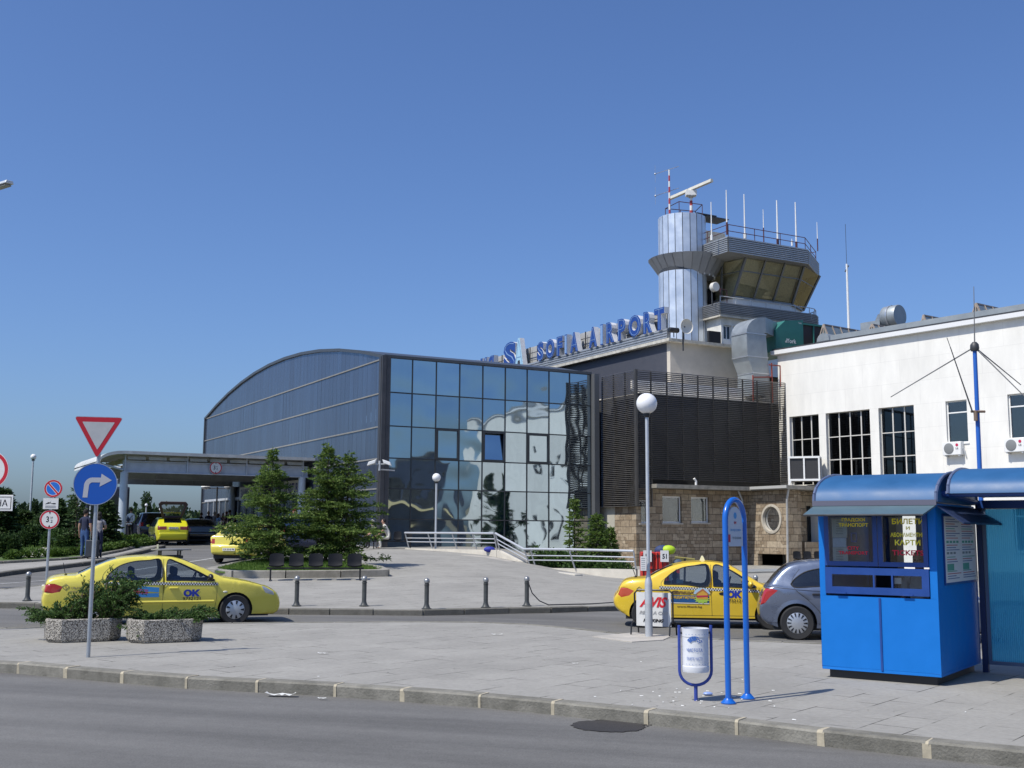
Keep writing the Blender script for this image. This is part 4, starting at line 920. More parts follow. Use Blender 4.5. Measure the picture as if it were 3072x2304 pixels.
def whip(px,py0,py1,Y,lab,r=.03,red=.0,arms=None,grp=None,nm='antenna'):
 p0,p1=at(px,py0,Y),at(px,py1,Y);h=p1.z-p0.z
 t=thing(nm,lab,'antenna',(p0.x,p0.y,p0.z),0,grp)
 if red:b=MB();b.tube((0,0,-.1),(0,0,h*red),r*1.3,n=6);b.build('base_pole',M_MAROON,t)
 b=MB();b.tube((0,0,h*red),(0,0,h),r,r*.6,n=6)
 if not red:b.tube((0,0,-.05),(0,0,.3),r*2,n=6)
 b.build('rod',WHITE,t);return t,h
gw='whip antennas on the tower cabin roof'
whip(dx4(558),dy4(720),dy4(380),72.2,'thin white whip nearest the tower shaft, at the left end of the cabin roof',.045,0,grp=gw)
whip(dx4(697),dy4(662),dy4(272),72.0,'dashed white whip at the front left corner of the cabin roof',.05,.25,grp=gw)
whip(dx4(859),dy4(705),dy4(310),72.9,'tall white whip third from the left on the cabin roof edge',.055,0,grp=gw)
whip(dx4(1030),dy4(735),dy4(447),74.5,'short thin whip with a maroon lower half, between two tall white ones',.03,.42,grp=gw)
whip(dx4(1156),dy4(755),dy4(365),74.2,'tall thick white whip left of the rightmost tall one on the cabin roof',.065,.1,grp=gw)
whip(dx4(1325),dy4(780),dy4(382),75.2,'rightmost tall thick white whip on the cabin roof',.06,.1,grp=gw)
whip(dx4(1518),dy4(812),dy4(562),77.5,'slim whip at the far right corner of the cabin roof',.03,.4,grp=gw)
whip(dx4(1285),dy4(770),dy4(712),76.5,'tiny white stub aerial behind the right end of the cabin roof rail',.03,0,grp=gw)
t,h=whip(dx4(178),dy4(490),dy4(90),74.3,'red and white mast with two crossarms left of the radar',.05,0,nm='antenna_mast')
for c in CH[t.name][:]:bpy.data.objects.remove(c)
CH[t.name]=[]
striped(t,(0,0,-.1),h+.1,.07,8,M_RW,WHITE)
for zz in(h-.05,h*.49):
 b=MB();b.tube((-1.0,-.35,zz-.35),(.7,.35,zz+.42),.022,n=5);b.tube((-1.0,-.35,zz-.95),(-1.0,-.35,zz+.25),.015,n=4);b.ball((-1.0,-.35,zz-.35),.07,8);b.build('crossarm',GALV,t)
pm=at(dx4(1545/1),300,1)
p0=at(849,334,70);p1=at(847.8,264,70);t=thing('antenna_mast','slim white mast rising behind the white wing roof','antenna',p0)
b=MB();b.tube((0,0,-1),(0,0,p1.z-p0.z),.09,.06,n=8);b.build('mast',WHITE,t);b=MB();b.tube((0,0,p1.z-p0.z),(0,0,p1.z-p0.z+2.6),.015,n=4);b.tube((-.12,0,p1.z-p0.z-.5),(.12,0,p1.z-p0.z-.1),.04,n=5);b.build('whip',DARK,t)
def dish(px,py,Y,r,az,lab,el=0.0,drum=False,stand=True):
 p=at(px,py,Y);t=thing('dish_antenna',lab,'dish antenna',p,az);b=MB()
 if drum:b.lathe([(r*.9,-.18),(r,-.15),(r,.12),(r*.8,.2),(.02,.22)],24,axis='y')
 else:b.lathe([(.03,.12),(r*.5,.08),(r*.85,-.02),(r,-.1),(r*.99,-.13),(r*.84,-.05),(r*.5,.04),(.03,.09)],24,axis='y',cap=False)
 b.build('reflector',mat('dish_cream',(.62,.6,.54),.5),t)
 if stand:b=MB();b.tube((0,.25,.1),(0,.25,-r-.9),.045,n=8);b.tube((0,.25,0),(0,.08,0),.05,n=6);b.build('bracket',DARK,t)
 return t
dish(dx4(583),dy4(1150),72.2,.31,R(30),'round white drum antenna beside the open door between shaft and cabin',drum=True)
dish(dx4(322),dy4(1508),61.5,.42,R(28),'cream satellite dish on the corner of the dark hall, right of the letter T')
p=at(dx4(215),dy4(1540),61.5);t=thing('floodlight','small black floodlight on the roof corner between the letter T and the satellite dish','floodlight',p,R(20));b=MB();b.lathe([(.12,-.3),(.15,-.25),(.15,.25),(.12,.3)],12,axis='x');b.build('housing',BLACK,t);b=MB();b.tube((0,0,-.4),(0,0,-.1),.03,n=6);b.build('bracket',DARK,t)
# ---- things on the white wing roof
zR=zroof+.29
def wl_(px,py,y):return WW.hit(px,py,1,y)
M_GREEN=mat('green_unit_paint',(.035,.17,.14),.45,noise=(2,.1))
gp_=at(776,343,62.2);gw_=2.05;gh=at(800,319.5,63).z-zR
hv=thing('air_handling_unit','green air handling unit beside the big elbow duct','air handling unit',(gp_.x,gp_.y,zR),AA)
b=MB();b.prism([(0,0),(gw_,0),(gw_,gh),(gw_*.35,gh-.15),(0,gh*.62)],0,3.2,f=lambda x,y,z:(x,z,y));b.build('casing',M_GREEN,hv,smooth=0)
b=MB();b.box((gw_+.01,.1,.2),(gw_+1.7,3.0,gh-.25));b.build('coil_section',mat('dark_brown_coil',(.05,.035,.03),.6,noise=(20,.3)),hv,smooth=0)
b=MB();b.box((gw_+.01,.0,gh-.25),(gw_+1.75,3.1,gh-.15));b.box((gw_+.8,.02,.1),(gw_+.87,.09,gh-.25));b.box((gw_+1.68,.02,.1),(gw_+1.75,.09,gh-.25));b.build('coil_frame',M_GREEN,hv,smooth=0)
b=MB();add_text(b,'York',1,lambda u,v,d:(gw_*.55+u,-.012,gh*.28+v),width=gw_*.36,bold=.03);add_text(b,'York',1,lambda u,v,d:(gw_*.88+u,-.012,gh*.88+v),width=gw_*.12,bold=.02)
for i in range(3):b.box((gw_*(.33+.02*i),-.014,gh*.28),(gw_*(.345+.02*i),-.01,gh*(.31+.03*i)))
b.build('lettering',SWHITE,hv,smooth=0,fix=False)
M_DUCT=mat('zinc_duct',(.34,.37,.38),.5,.55,noise=(1.6,.15))
dp=at(757,372,61.0);du=thing('elbow_duct','large galvanised elbow duct climbing over the roof edge beside the green unit','air duct',(dp.x,dp.y,9.2),AA)
Zd=lambda py:at(757,py,61.0).z-9.2
Xd=lambda px:(px-757)/F*61.2/.876
x0,x1=Xd(747.5),Xd(770.5)
b=MB();dpt=1.3
secs=[(Zd(395),Xd(752),Xd(772),.0),(Zd(373),Xd(753),Xd(771),.0),(Zd(357),Xd(746),Xd(769),-.05),(Zd(334),Xd(745.5),Xd(767.5),-.05)]
for(za_,xa,xb,y_),(zb_,xc_,xd_,yb_)in zip(secs,secs[1:]):
 b.add([(xa,y_,za_),(xb,y_,za_),(xb,y_+dpt,za_),(xa,y_+dpt,za_),(xc_,yb_,zb_),(xd_,yb_,zb_),(xd_,yb_+dpt,zb_),(xc_,yb_+dpt,zb_)],[(0,1,5,4),(1,2,6,5),(2,3,7,6),(3,0,4,7)])
xa,xb=secs[-1][1],secs[-1][2];zt0=secs[-1][0];nn=8;rr_=(xb-xa)
pts=[]
for i in range(nn+1):
 t=math.pi/2*i/nn;pts.append(((xb-rr_*math.cos(t),zt0+rr_*.72*math.sin(t)),(xb-.12*math.cos(t),zt0+.12*math.sin(t))))
for(o0,i0),(o1,i1)in zip(pts,pts[1:]):
 b.add([(o0[0],-.05,o0[1]),(i0[0],-.05,i0[1]),(i1[0],-.05,i1[1]),(o1[0],-.05,o1[1]),(o0[0],dpt-.05,o0[1]),(i0[0],dpt-.05,i0[1]),(i1[0],dpt-.05,i1[1]),(o1[0],dpt-.05,o1[1])],[(0,1,2,3),(4,7,6,5),(0,3,7,4),(1,5,6,2)])
b.add([(xb,-.05,zt0+.12),(xb+1.6,.8,zt0+.12),(xb+1.6,.8,zt0+rr_*.72),(xb,-.05,zt0+rr_*.72),(xb,dpt,zt0+.12),(xb+1.6,2.2,zt0+.12),(xb+1.6,2.2,zt0+rr_*.72),(xb,dpt,zt0+rr_*.72)],[(0,1,2,3),(4,7,6,5),(3,2,6,7),(0,4,5,1)])
b.build('duct',M_DUCT,du,smooth=25)
b=MB()
for(z_,xa,xb,y_)in secs[:]:
 for q in((-.03,-.03),):b.box((xa-.03,y_-.03,z_-.03),(xb+.03,y_-.002,z_+.03));b.box((xa-.03,y_,z_-.03),(xa-.002,y_+dpt,z_+.03))
b.build('flanges',GALV,du,smooth=0)
b=MB();zz=Zd(373);xa,xb=Xd(752),Xd(771)
for x in(xa-.1,xb+.1):b.tube((x,-.12,Zd(402)),(x*.98,-.12,Zd(362 if x>0 else 376)),.04,n=4)
b.tube((xa-.1,-.12,Zd(378)),(xb+.1,-.12,Zd(376)),.04,n=4);b.tube((xb-.1,-.12,Zd(364)),(xb+.7,-.12,Zd(364)),.04,n=4);b.tube((xb+.7,-.12,Zd(364)),(xb+.7,-.12,Zd(385)),.04,n=4);b.build('stand',mat('rust_red',(.3,.06,.04),.7),du)
fp=wl_(757.3+800*.1607,283.3+215*.1607,4.0);fr=(WW.hit(757.3+800*.1607,283.3+150*.1607,1,4).z-WW.hit(757.3+800*.1607,283.3+285*.1607,1,4).z)/2
fh=thing('fan_housing','large round grey fan drum behind the roof edge of the white wing','roof fan',WW.w(fp.x,4.0,zR),WAng)
fz=fp.z-zR;ff=fr*1.0
b=MB();b.lathe([(ff*.97,0),(ff,.04),(ff,.85),(ff*.97,.89)],36,(0,0,fz),axis='x');b.build('drum',M_DUCT,fh,smooth=25)
b=MB();b.box((-1.3,-.5,-.1),(-.05,.6,fz*.9));b.tube((-1.2,0,0),(-.02,0,fz),.3,.45,n=14);b.build('inlet_duct',M_DUCT,fh)
for yq in(.85,):b=MB();b.lathe([(ff+.03,-.05),(ff+.03,.05)],36,(.4,0,fz),axis='x',cap=False);b.build('strap',GALV,fh)
M_SKG=mat('skylight_glass',(.22,.27,.29),.25,.3,noise=(1.2,.15));M_SKF=mat('skylight_frame',(.36,.3,.25),.7,noise=(5,.2))
def skylight(zx0,zx1,zyt,zyb,lab,yy=2.2,ln=5.0):
 a_=WW.hit(757.3+zx0*.1607,283.3+zyb*.1607,1,yy);c_=WW.hit(757.3+zx1*.1607,283.3+zyb*.1607,1,yy);ap=WW.hit(757.3+(zx0+zx1)/2*.1607,283.3+zyt*.1607,1,yy)
 w=c_.x-a_.x;h=max(.7,ap.z-zR);t=thing('roof_skylight',lab,'skylight',WW.w(a_.x,yy,zR),WAng,'pitched skylights on the white wing roof')
 b=MB();b.poly([(0,0,0),(w,0,0),(w/2,0,h)]);b.poly([(0,ln,0),(w/2,ln,h),(w,ln,0)]);b.poly([(0,0,0),(w/2,0,h),(w/2,ln,h),(0,ln,0)]);b.poly([(w,0,0),(w,ln,0),(w/2,ln,h),(w/2,0,h)]);b.build('glazing',M_SKG,t,smooth=0)
 b=MB()
 for p,q in(((0,0),(w/2,h)),((w/2,h),(w,0)),((w*.25,h*.5),(w*.75,h*.5)),((w/2,0),(w/2,h))):b.tube((p[0],-.03,p[1]),(q[0],-.03,q[1]),.04,n=4)
 for i in range(8):
  y=ln*i/7;b.tube((w+.02,y,0.02),(w/2+.02,y,h+.02),.03,n=4);b.tube((-.02,y,.02),(w/2-.02,y,h+.02),.03,n=4)
 b.tube((w/2,0,h),(w/2,ln,h),.05,n=4);b.build('frame',M_SKF,t)
skylight(362,470,256,350,'pitched glass skylight between the green unit and the fan drum')
skylight(668,765,255,310,'small pitched skylight in front of the fan drum',1.4,3.5)
skylight(993,1080,198,245,'low skylight right of the fan drum, its apex just above the roof edge',3.2)
skylight(1305,1425,125,195,'pitched skylight nearest the right edge of the picture',2.2)
skylight(1690,1800,60,130,'skylight outside',2.2)if False else None
b_=wl_(757.3+415*.1607,283.3+340*.1607,1.3);t=thing('roof_vent','small rounded metal vent cowl in front of the skylight by the green unit','vent',WW.w(b_.x,1.2,zR),WAng)
b=MB();b.lathe([(.42,0),(.42,.9)],16,(0,0,.35),axis='y');b.box((-.42,0,0),(.42,.9,.35));b.build('cowl',M_DUCT,t)
def aircon(zx,zy,lab):
 p=WW.hit(757.3+zx*.1607,283.3+zy*.1607,1,-.32);t=thing('air_conditioner',lab,'air conditioner',WW.w(p.x,-.32,p.z),WAng,'split unit air conditioners on the white wall')
 s=1.0;b=MB();b.box((0,0,-.62),(.95,.3,0));b.build('casing',WHITE,t,bevel=.02)
 b=MB();b.lathe([(.25,0),(.25,-.02),(.22,-.03)],22,(.34,-.003,-.31),axis='y');b.build('fan_grille',mat('grille_grey',(.2,.21,.21),.6),t)
 b=MB();b.lathe([(.07,0),(.07,-.008)],16,(.76,-.004,-.16),axis='y');b.build('logo',mat('logo_red',(.5,.02,.08),.5),t)
 b=MB();add_text(b,'LG',1,lambda u,v,d:(.76+u,-.014,-.36+v),width=.13,bold=.03);b.build('lettering',mat('logo_grey',(.15,.15,.16),.5),t,smooth=0,fix=False)
 b=MB();b.box((.08,.02,-.68),(.14,.3,-.625));b.box((.8,.02,-.68),(.86,.3,-.625));b.tube((.97,.2,-.3),(1.05,.28,-.75),.03,n=6);b.build('bracket',GREYP,t,smooth=0)
aircon(1150,990,'white air conditioner under the small window left of the blue mast')
aircon(1533,967,'white air conditioner under the window at the right edge of the picture')
ch=at(772.6,480,58.3);CL=Frame((ch.x,ch.y,0),WAng)
cw=LV.l(at(800,480,58));zro=ze+.2
ch0=LV.hit(789.5,478,1,y_c+.5)
t=thing('chiller','white framed chiller with dark coils standing on the stone annex roof','chiller',LV.w(ch0.x,ch0.y,zro),R(-20))
hch=LV.hit(790,457.5,1,y_c+.5).z-zro;L_=1.5;Dp=1.25
b=MB()
for x in(0,L_/2,L_):
 for y in(0,Dp):
  b.box((x-.04,y-.04,.32),(x+.04,y+.04,hch))
for z in(.32,hch):
 for y in(0,Dp):b.box((-.04,y-.045,z-.05),(L_+.04,y+.045,z+.05))
 for x in(0,L_):b.box((x-.045,0,z-.05),(x+.045,Dp,z+.05))
for x in(.0,L_):
 for y in(0,Dp):b.add([(x-.04,y-.04,.3),(x+.1,y-.04,.3),(x,y-.04,0),(x-.06,y-.04,0),(x-.04,y+.04,.3),(x+.1,y+.04,.3),(x,y+.04,0),(x-.06,y+.04,0)],[(0,1,2,3),(4,7,6,5),(0,3,7,4),(1,5,6,2),(3,2,6,7)])
b.build('frame',WHITE,t,smooth=0);b=MB();b.box((.03,.03,.36),(L_-.03,Dp-.03,hch-.04));b.build('coils',mat('coil_black',(.03,.03,.032),.6,noise=(30,.3)),t,smooth=0)
# ================================================================ STREET THINGS
# ---- ticket kiosk and shelter
K0=G(941.6,676);KA=math.atan2(-.578,.816)
kb=at(941.6,674,13.45);KF=Frame((kb.x,kb.y,0),KA)
KW=-KF.hit(822.3,668,1,0).x;KD=KF.hit(981,660,0,0).y
kz=KF.hit(936,503.5,1,0).z
M_BLUE=mat('bright_blue_paint',(.003,.155,.53),.55,spec=.3,noise=(3,.05))
M_BLUED=mat('dark_blue_frame',(.012,.055,.24),.4,noise=(4,.1))
M_ROOFB=mat('blue_roof_sheet',(.02,.1,.24),.5,noise=(1.6,.15))
M_AWN=mat('grey_green_sheet',(.09,.15,.18),.45,.2,noise=(3,.1))
kk=thing('ticket_kiosk','bright blue ticket kiosk with an arched roof and yellow window lettering','kiosk',KF.o,KA)
kx=lambda zx,zy,y=0:KF.hit(766.7+zx*.1551,450+zy*.1551,1,y)
zs=lambda zy,zx=750,y=0:kx(zx,zy,y).z
b=MB();b.box((-KW+.07,.07,0),(-.07,KD-.07,.1));b.build('plinth',BLACK,kk,smooth=0)
zw0=zs(950);zt1=kz
b=MB()
b.box((-KW,0,.1),(0,KD,.14));b.box((-KW,0,.14),(0,.04,zw0));b.box((-KW,KD-.04,.14),(0,KD,1.05));b.box((-KW,KD-.04,zt1-.1),(0,KD,zt1));b.box((-KW,KD-.04,1.05),(-KW+.12,KD,zt1-.1));b.box((-.12,KD-.04,1.05),(0,KD,zt1-.1));b.box((-KW/2-.04,KD-.04,1.05),(-KW/2+.04,KD,zt1-.1));b.box((-KW,.04,.14),(-KW+.04,KD-.04,zt1));b.box((-.04,.04,.14),(0,KD-.04,zt1))
b.box((-KW,0,zw0),(-KW+.075,.04,zt1));b.box((-.09,0,zw0),(0,.04,zt1));b.box((-KW+.075,0,zt1-.06),(-.09,.04,zt1));b.build('body',M_BLUE,kk,smooth=0,bevel=.004)
xl,xr=-KW+.078,-.093;xm=kx(722,750).x
b=MB();b.box((xm-.012,-.012,.13),(xm+.012,-.002,zw0-.01));b.build('centre_strip',M_BLUED,kk,smooth=0)
zu0,zu1=zs(722),zt1-.07;zm0,zm1=zs(935),zs(762)
def frame4(b,x0,x1,z0,z1,k,y0,y1):
 b.box((x0,y0,z0),(x1,y1,z0+k));b.box((x0,y0,z1-k),(x1,y1,z1));b.box((x0,y0,z0+k),(x0+k,y1,z1-k));b.box((x1-k,y0,z0+k),(x1,y1,z1-k))
M_KG=glass('kiosk_glass',(.8,.83,.84),(1,1,1),1.5,.015)
panes=[]
for(x0,x1)in((xl,xm-.004),(xm+.004,xr)):
 f=MB();frame4(f,x0,x1,zu0-.055,zu1,.055,-.015,.035);fo=f.build('window',M_BLUED,kk,smooth=0)
 p=MB();p.poly([(x0+.05,.015,zu0),(x1-.05,.015,zu0),(x1-.05,.015,zu1-.05),(x0+.05,.015,zu1-.05)]);p.build('pane',M_KG,fo,smooth=0,fix=False);panes.append((fo,x0+.055,x1-.055))
f=MB();frame4(f,xl,xr,zm0,zm1,.085,-.02,.035);h0,h1=zm0+.085,zm1-.085
f.box((xm-.02-.05,-.02,h0),(xm-.05,.035,h1));f.box((xm+.15,-.02,h0),(xm+.17,.035,h1));fo=f.build('service_hatch',M_BLUED,kk,smooth=0)
for xa,xb in((xl+.08,xm-.07),(xm+.17,xr-.08)):p=MB();p.poly([(xa,.012,h0),(xb,.012,h0),(xb,.012,h1),(xa,.012,h1)]);p.build('pane',M_KG,fo,smooth=0,fix=False)
for x in(xl+.2,xr-.25):p=MB();p.box((x-.06,-.04,zm0-.0),(x+.06,-.021,zm0+.02));p.build('hinge',M_BLUED,fo,smooth=0)
b=MB();b.box((-KW+.05,KD-.06,.2),(-.05,KD-.045,1.04));b.box((-KW+.05,.05,.18),(-.05,KD-.1,.2));b.box((-KW+.05,.1,.9),(-.05,.5,.93));b.box((KF.hit(880,545,1,KD-.3).x,KD-.4,.9),(KF.hit(899,545,1,KD-.3).x,KD-.1,2.08));b.box((-KW+.1,KD-.3,.9),(-KW/2-.2,KD-.1,1.35));b.build('interior',mat('kiosk_interior',(.05,.05,.052),.7),kk,smooth=0)
M_YEL=mat('yellow_lettering',(.9,.76,.04),.5);M_REDL=mat('red_lettering',(.6,.01,.04),.5)
def ktext(fo,s,zx,zy,w,h,m,nm='lettering'):
 p=kx(zx,zy,-.002);q0,q1=kx(zx-w/2,zy),kx(zx+w/2,zy);hh=abs(zs(zy)-zs(zy+h))
 b=MB();add_text(b,s,1,lambda u,v,d:(p.x+u,.011,p.z-hh/2+v),width=(q1.x-q0.x),height=hh,bold=.03);b.build(nm,m,fo,smooth=0,fix=False)
f1,f2=panes[0][0],panes[1][0]
ktext(f1,'ГРАДСКИ',556,451,150,25,M_YEL);ktext(f1,'ТРАНСПОРТ',556,483,190,24,M_YEL);ktext(f1,'CITY',556,632,78,22,M_REDL);ktext(f1,'TRANSPORT',556,663,190,22,M_REDL)
ktext(f2,'БИЛЕТИ',906,460,205,36,M_YEL);ktext(f2,'И',908,503,26,22,M_YEL);ktext(f2,'АБОНАМЕНТНИ',906,547,222,28,M_YEL);ktext(f2,'КАРТИ',906,597,165,36,M_YEL);ktext(f2,'TICKETS',908,663,205,34,M_REDL)
def sheet(par,nm,zx0,zx1,zy0,zy1,m,y=.03):
 a_,c_=kx(zx0,zy1,y),kx(zx1,zy0,y);b=MB();b.box((a_.x,y,a_.z),(c_.x,y+.004,c_.z));return b.build(nm,m,par,smooth=0)
M_PAPER=mat('pale_paper',(.5,.56,.56),.7,noise=(14,.12));
sheet(f1,'notice',422,516,445,565,M_PAPER,.032);sheet(f1,'notice',426,512,568,625,mat('pale_blue_paper',(.5,.62,.75),.7,noise=(20,.1)),.028);sheet(f1,'notice',428,522,628,716,M_PAPER,.036)
b=MB();xx=kx(470,600).x
for zz in(640,655,670,688,703,460,475,492,508,522,540):
 q=kx(470,zz,.026);b.box((q.x-.045,.024,q.z-.003),(q.x+.045,.0255,q.z+.003))
b.build('print_lines',mat('print_grey',(.2,.24,.26),.7),f1,smooth=0)
b=MB()
q=kx(562,560,.018);frame4(b,q.x-.035,q.x+.035,q.z-.06,q.z+.05,.009,.017,.019);b.build('blue_emblem',mat('emblem_blue',(.02,.12,.5),.5),f1,smooth=0)
sheet(fo,'price_card',806,868,825,862,SWHITE,.03)
b=MB();pz0,pz1=zs(857,1150),zs(425,1145);py0,py1=KF.hit(766.7+1142*.1551,560,0,0).y,KF.hit(766.7+1345*.1551,560,0,0).y
pz0=KF.hit(766.7+1145*.1551,450+858*.1551,0,0).z;pz1=KF.hit(766.7+1145*.1551,450+428*.1551,0,0).z
b.box((.005,py0-.02,pz0-.03),(.018,py1+.02,pz1+.02));po=b.build('poster_board',M_BLUED,kk,smooth=0)
b=MB();b.box((.019,py0,pz0),(.022,py1,pz1));b.build('poster',mat('poster_white',(.62,.65,.68),.6),po,smooth=0)
rnd=random.Random(8);bt=MB();w_=py1-py0;h_=pz1-pz0
for c_ in(0,1):
 x0=py0+w_*(.04+.48*c_)
 for k in range(26):
  zz=pz1-h_*(.04+.036*k);m_=(0,0,1,0,2,1)[k%6];L_=rnd.uniform(.25,.42)*w_
  if k in(9,10,14,15,19,20,21):continue
  bt.box((.0225,x0,zz-.006),(.0235,x0+L_,zz+.004),m_)
 for(zf_,n_,mi)in((.37,4,2),(.54,3,3),(.72,1,2)):
  for q in range(n_):yy=x0+q*w_*.1;bt.box((.0225,yy,pz1-h_*(zf_+(.1 if n_==1 else .035))),(.0236,yy+w_*(.2 if n_==1 else .07),pz1-h_*zf_),mi)
bt.build('print',[mat('print_blue',(.1,.15,.3),.7),mat('print_red',(.4,.12,.12),.7),mat('print_green',(.1,.32,.25),.7),mat('print_grey',(.2,.24,.26),.7)],po,smooth=0)
def archroof(par,x0,x1,y0,y1,z0,rise,nm='roof',trim=True):
 n=14;c=(y0+y1)/2;hw=(y1-y0)/2;pr=[]
 for i in range(n+1):t=math.pi*i/n;pr.append((c-hw*math.cos(t),z0+rise*(math.sin(t)**.85)))
 b=MB()
 for k_,(ya,za)in enumerate(pr[:-1]):
  yb_,zb_=pr[k_+1];b.add([(x0,ya,za),(x1,ya,za),(x1,yb_,zb_),(x0,yb_,zb_)],[(0,1,2,3)])
 b.poly([(x0,y,z)for y,z in pr]);b.poly([(x1,y,z)for y,z in pr][::-1]);b.poly([(x0,pr[0][0],z0),(x0,pr[-1][0],z0),(x1,pr[-1][0],z0),(x1,pr[0][0],z0)])
 ro=b.build(nm,M_ROOFB,par,smooth=40)
 for xx in(x0,x1):
  e=MB()
  for(ya,za),(yb_,zb_)in zip(pr,pr[1:]):e.tube((xx,ya,za),(xx,yb_,zb_),.022,n=6)
  e.build('edge_trim',mat('slate_blue_trim',(.1,.13,.22),.4),ro)
 return pr
z_r=kz-.0
rise=KF.hit(895,472.5,1,KD*.45).z-z_r-.04
archroof(kk,-KW-.03,.03,-.05,KD+.05,z_r+.02,rise)
b=MB();b.box((-KW-.04,-.075,z_r-.02),(.04,-.045,z_r+.045));b.build('roof_edge',mat('slate_grey_trim',(.12,.12,.16),.45),kk,smooth=0)
def flap(par,pts,nm):
 b=MB();n=Vector((0,0,-.02));P=[Vector(p)for p in pts];b.add(P+[p+n for p in P],[(0,1,2,3),(7,6,5,4),(0,4,5,1),(1,5,6,2),(2,6,7,3),(3,7,4,0)]);b.build(nm,M_AWN,par,smooth=0)
pj=.42;flap(kk,[(-KW-.03,-.06,z_r-.02),(.03,-.06,z_r-.02),(-.02,-pj,z_r-.13),(-KW-.03,-pj,z_r-.13)],'awning')
b=MB();b.tube((-KW-.03,-pj,z_r-.14),(-.02,-pj,z_r-.14),.013,n=6);b.build('awning_rail',DARK,kk)
b=MB();P=[(.03,.0,z_r-.02),(.03,KD,z_r-.02),(.36,KD,z_r-.22),(.3,.1,z_r-.22)];b.add([Vector(p)for p in P]+[Vector(p)-Vector((0,0,.02))for p in P],[(0,1,2,3),(7,6,5,4),(0,4,5,1),(1,5,6,2),(2,6,7,3),(3,7,4,0)]);b.build('side_awning',mat('navy_sheet',(.02,.035,.09),.5),kk,smooth=0)
sh=thing('waiting_shelter','blue arched shelter with ribbed translucent back panels right of the kiosk','shelter',KF.w(.1,0,0),KA)
SF=Frame(KF.w(.1,0,0),KA);ps=SF.l(G(986,672));yB=ps.y;xB=ps.x
M_RIB=None
def mat_ribbed():
 m=bpy.data.materials.new('ribbed_blue_panel');m.use_nodes=True;N,L=nodes(m);b=N['Principled BSDF'];g=N.new('ShaderNodeTexCoord')
 w=N.new('ShaderNodeTexWave');w.wave_type='BANDS';w.bands_direction='X';w.inputs['Scale'].default_value=13;L.new(g.outputs['Object'],w.inputs['Vector'])
 bp=N.new('ShaderNodeBump');bp.inputs['Strength'].default_value=.8;bp.inputs['Distance'].default_value=.01;L.new(w.outputs[0],bp.inputs['Height']);L.new(bp.outputs[0],b.inputs['Normal'])
 mx=N.new('ShaderNodeMix');mx.data_type='RGBA';mx.inputs[6].default_value=(.06,.36,.55,1);mx.inputs[7].default_value=(.16,.58,.75,1);L.new(w.outputs[0],mx.inputs[0]);L.new(mx.outputs[2],b.inputs['Base Color'])
 b.inputs['Roughness'].default_value=.2;b.inputs['Specular IOR Level'].default_value=.6
 t=N.new('ShaderNodeBsdfTranslucent');t.inputs[0].default_value=(.15,.7,.95,1);m2=N.new('ShaderNodeMixShader');m2.inputs[0].default_value=.5;L.new(b.outputs[0],m2.inputs[1]);L.new(t.outputs[0],m2.inputs[2])
 tp=N.new('ShaderNodeBsdfTransparent');tp.inputs[0].default_value=(.4,.75,.9,1);m3_=N.new('ShaderNodeMixShader');m3_.inputs[0].default_value=.3;L.new(m2.outputs[0],m3_.inputs[1]);L.new(tp.outputs[0],m3_.inputs[2]);L.new(m3_.outputs[0],N['Material Output'].inputs[0]);return m
M_RIB=mat_ribbed()
shz=lambda py:SF.hit(1000,py,1,yB).z
pt,pb_=shz(509),shz(661.5)
for i in range(4):
 x0=xB+.04+i*1.25
 b=MB();b.box((x0-.07,yB-.035,0),(x0+.0,yB+.035,z_r+.05));b.build('post',mat('navy_post',(.006,.02,.08),.45),sh,smooth=0)
 if i<3:
  b=MB();b.box((x0+.03,yB-.006,pb_),(x0+1.17,yB+.006,pt));pn=b.build('back_panel',M_RIB,sh,smooth=0)
  b=MB();frame4(b,x0+.003,x0+1.192,pb_-.045,pt+.045,.044,yB-.02,yB+.02);b.build('panel_frame',mat('panel_frame_grey',(.1,.14,.22),.4,.3),pn,smooth=0)
b=MB();b.box((xB,yB-.05,z_r-.02),(xB+4,yB+.05,z_r+.08));b.tube((-.1,yB-1.55,z_r+.12),(4.2,yB-1.55,z_r+.12),.04,n=8)
for i in range(4):b.tube((xB+i*1.25,yB,z_r+.05),(xB+i*1.25,yB-1.5,z_r+.1),.03,n=6)
b.build('roof_frame',M_BLUED,sh)
zsr=SF.hit(990,493,1,yB-1.6).z
archroof(sh,.02,4.4,yB-1.65,yB+.12,zsr,SF.hit(990,468.5,1,yB-.8).z-zsr)
b=MB();b.box((1.0,yB-.5,.42),(3.6,yB-.15,.46));b.box((1.1,yB-.36,0),(1.16,yB-.3,.42));b.box((3.4,yB-.36,0),(3.46,yB-.3,.42));b.build('seat',M_BLUED,sh,smooth=0)
# ---- bus stop hoop
a_,c_=G(728.5,703.7),G(747.5,698.9);d_=(c_-a_);bw=d_.length;ba=math.atan2(d_.y,d_.x);BF=Frame((a_.x,a_.y,0),ba)
bst=thing('bus_stop_sign','bright blue tubular bus stop hoop with a timetable plate near its top','bus stop',a_,ba)
ztp=at(738,497,11.9).z;rr=bw/2;pts=[(0,0,0),(0,0,ztp-rr-.02)]+[(rr-rr*math.cos(t),0,ztp-rr-.02+rr*math.sin(t))for t in[math.pi*i/12 for i in range(1,12)]]+[(bw,0,ztp-rr-.02),(bw,0,0)]
M_HOOP=mat('glossy_blue_tube',(.008,.12,.5),.28,coat=.35)
b=MB();b.path(pts,.031,14);b.build('hoop',M_HOOP,bst)
for x in(0,bw):b=MB();b.lathe([(.075,0),(.08,.012),(.05,.04),(.04,.055)],16,(x,0,0));b.build('base_plate',M_HOOP,bst)
zp0=at(738,527-2.4,11.9).z;zp0=at(737,466.7+510*.1607-2,11.9).z
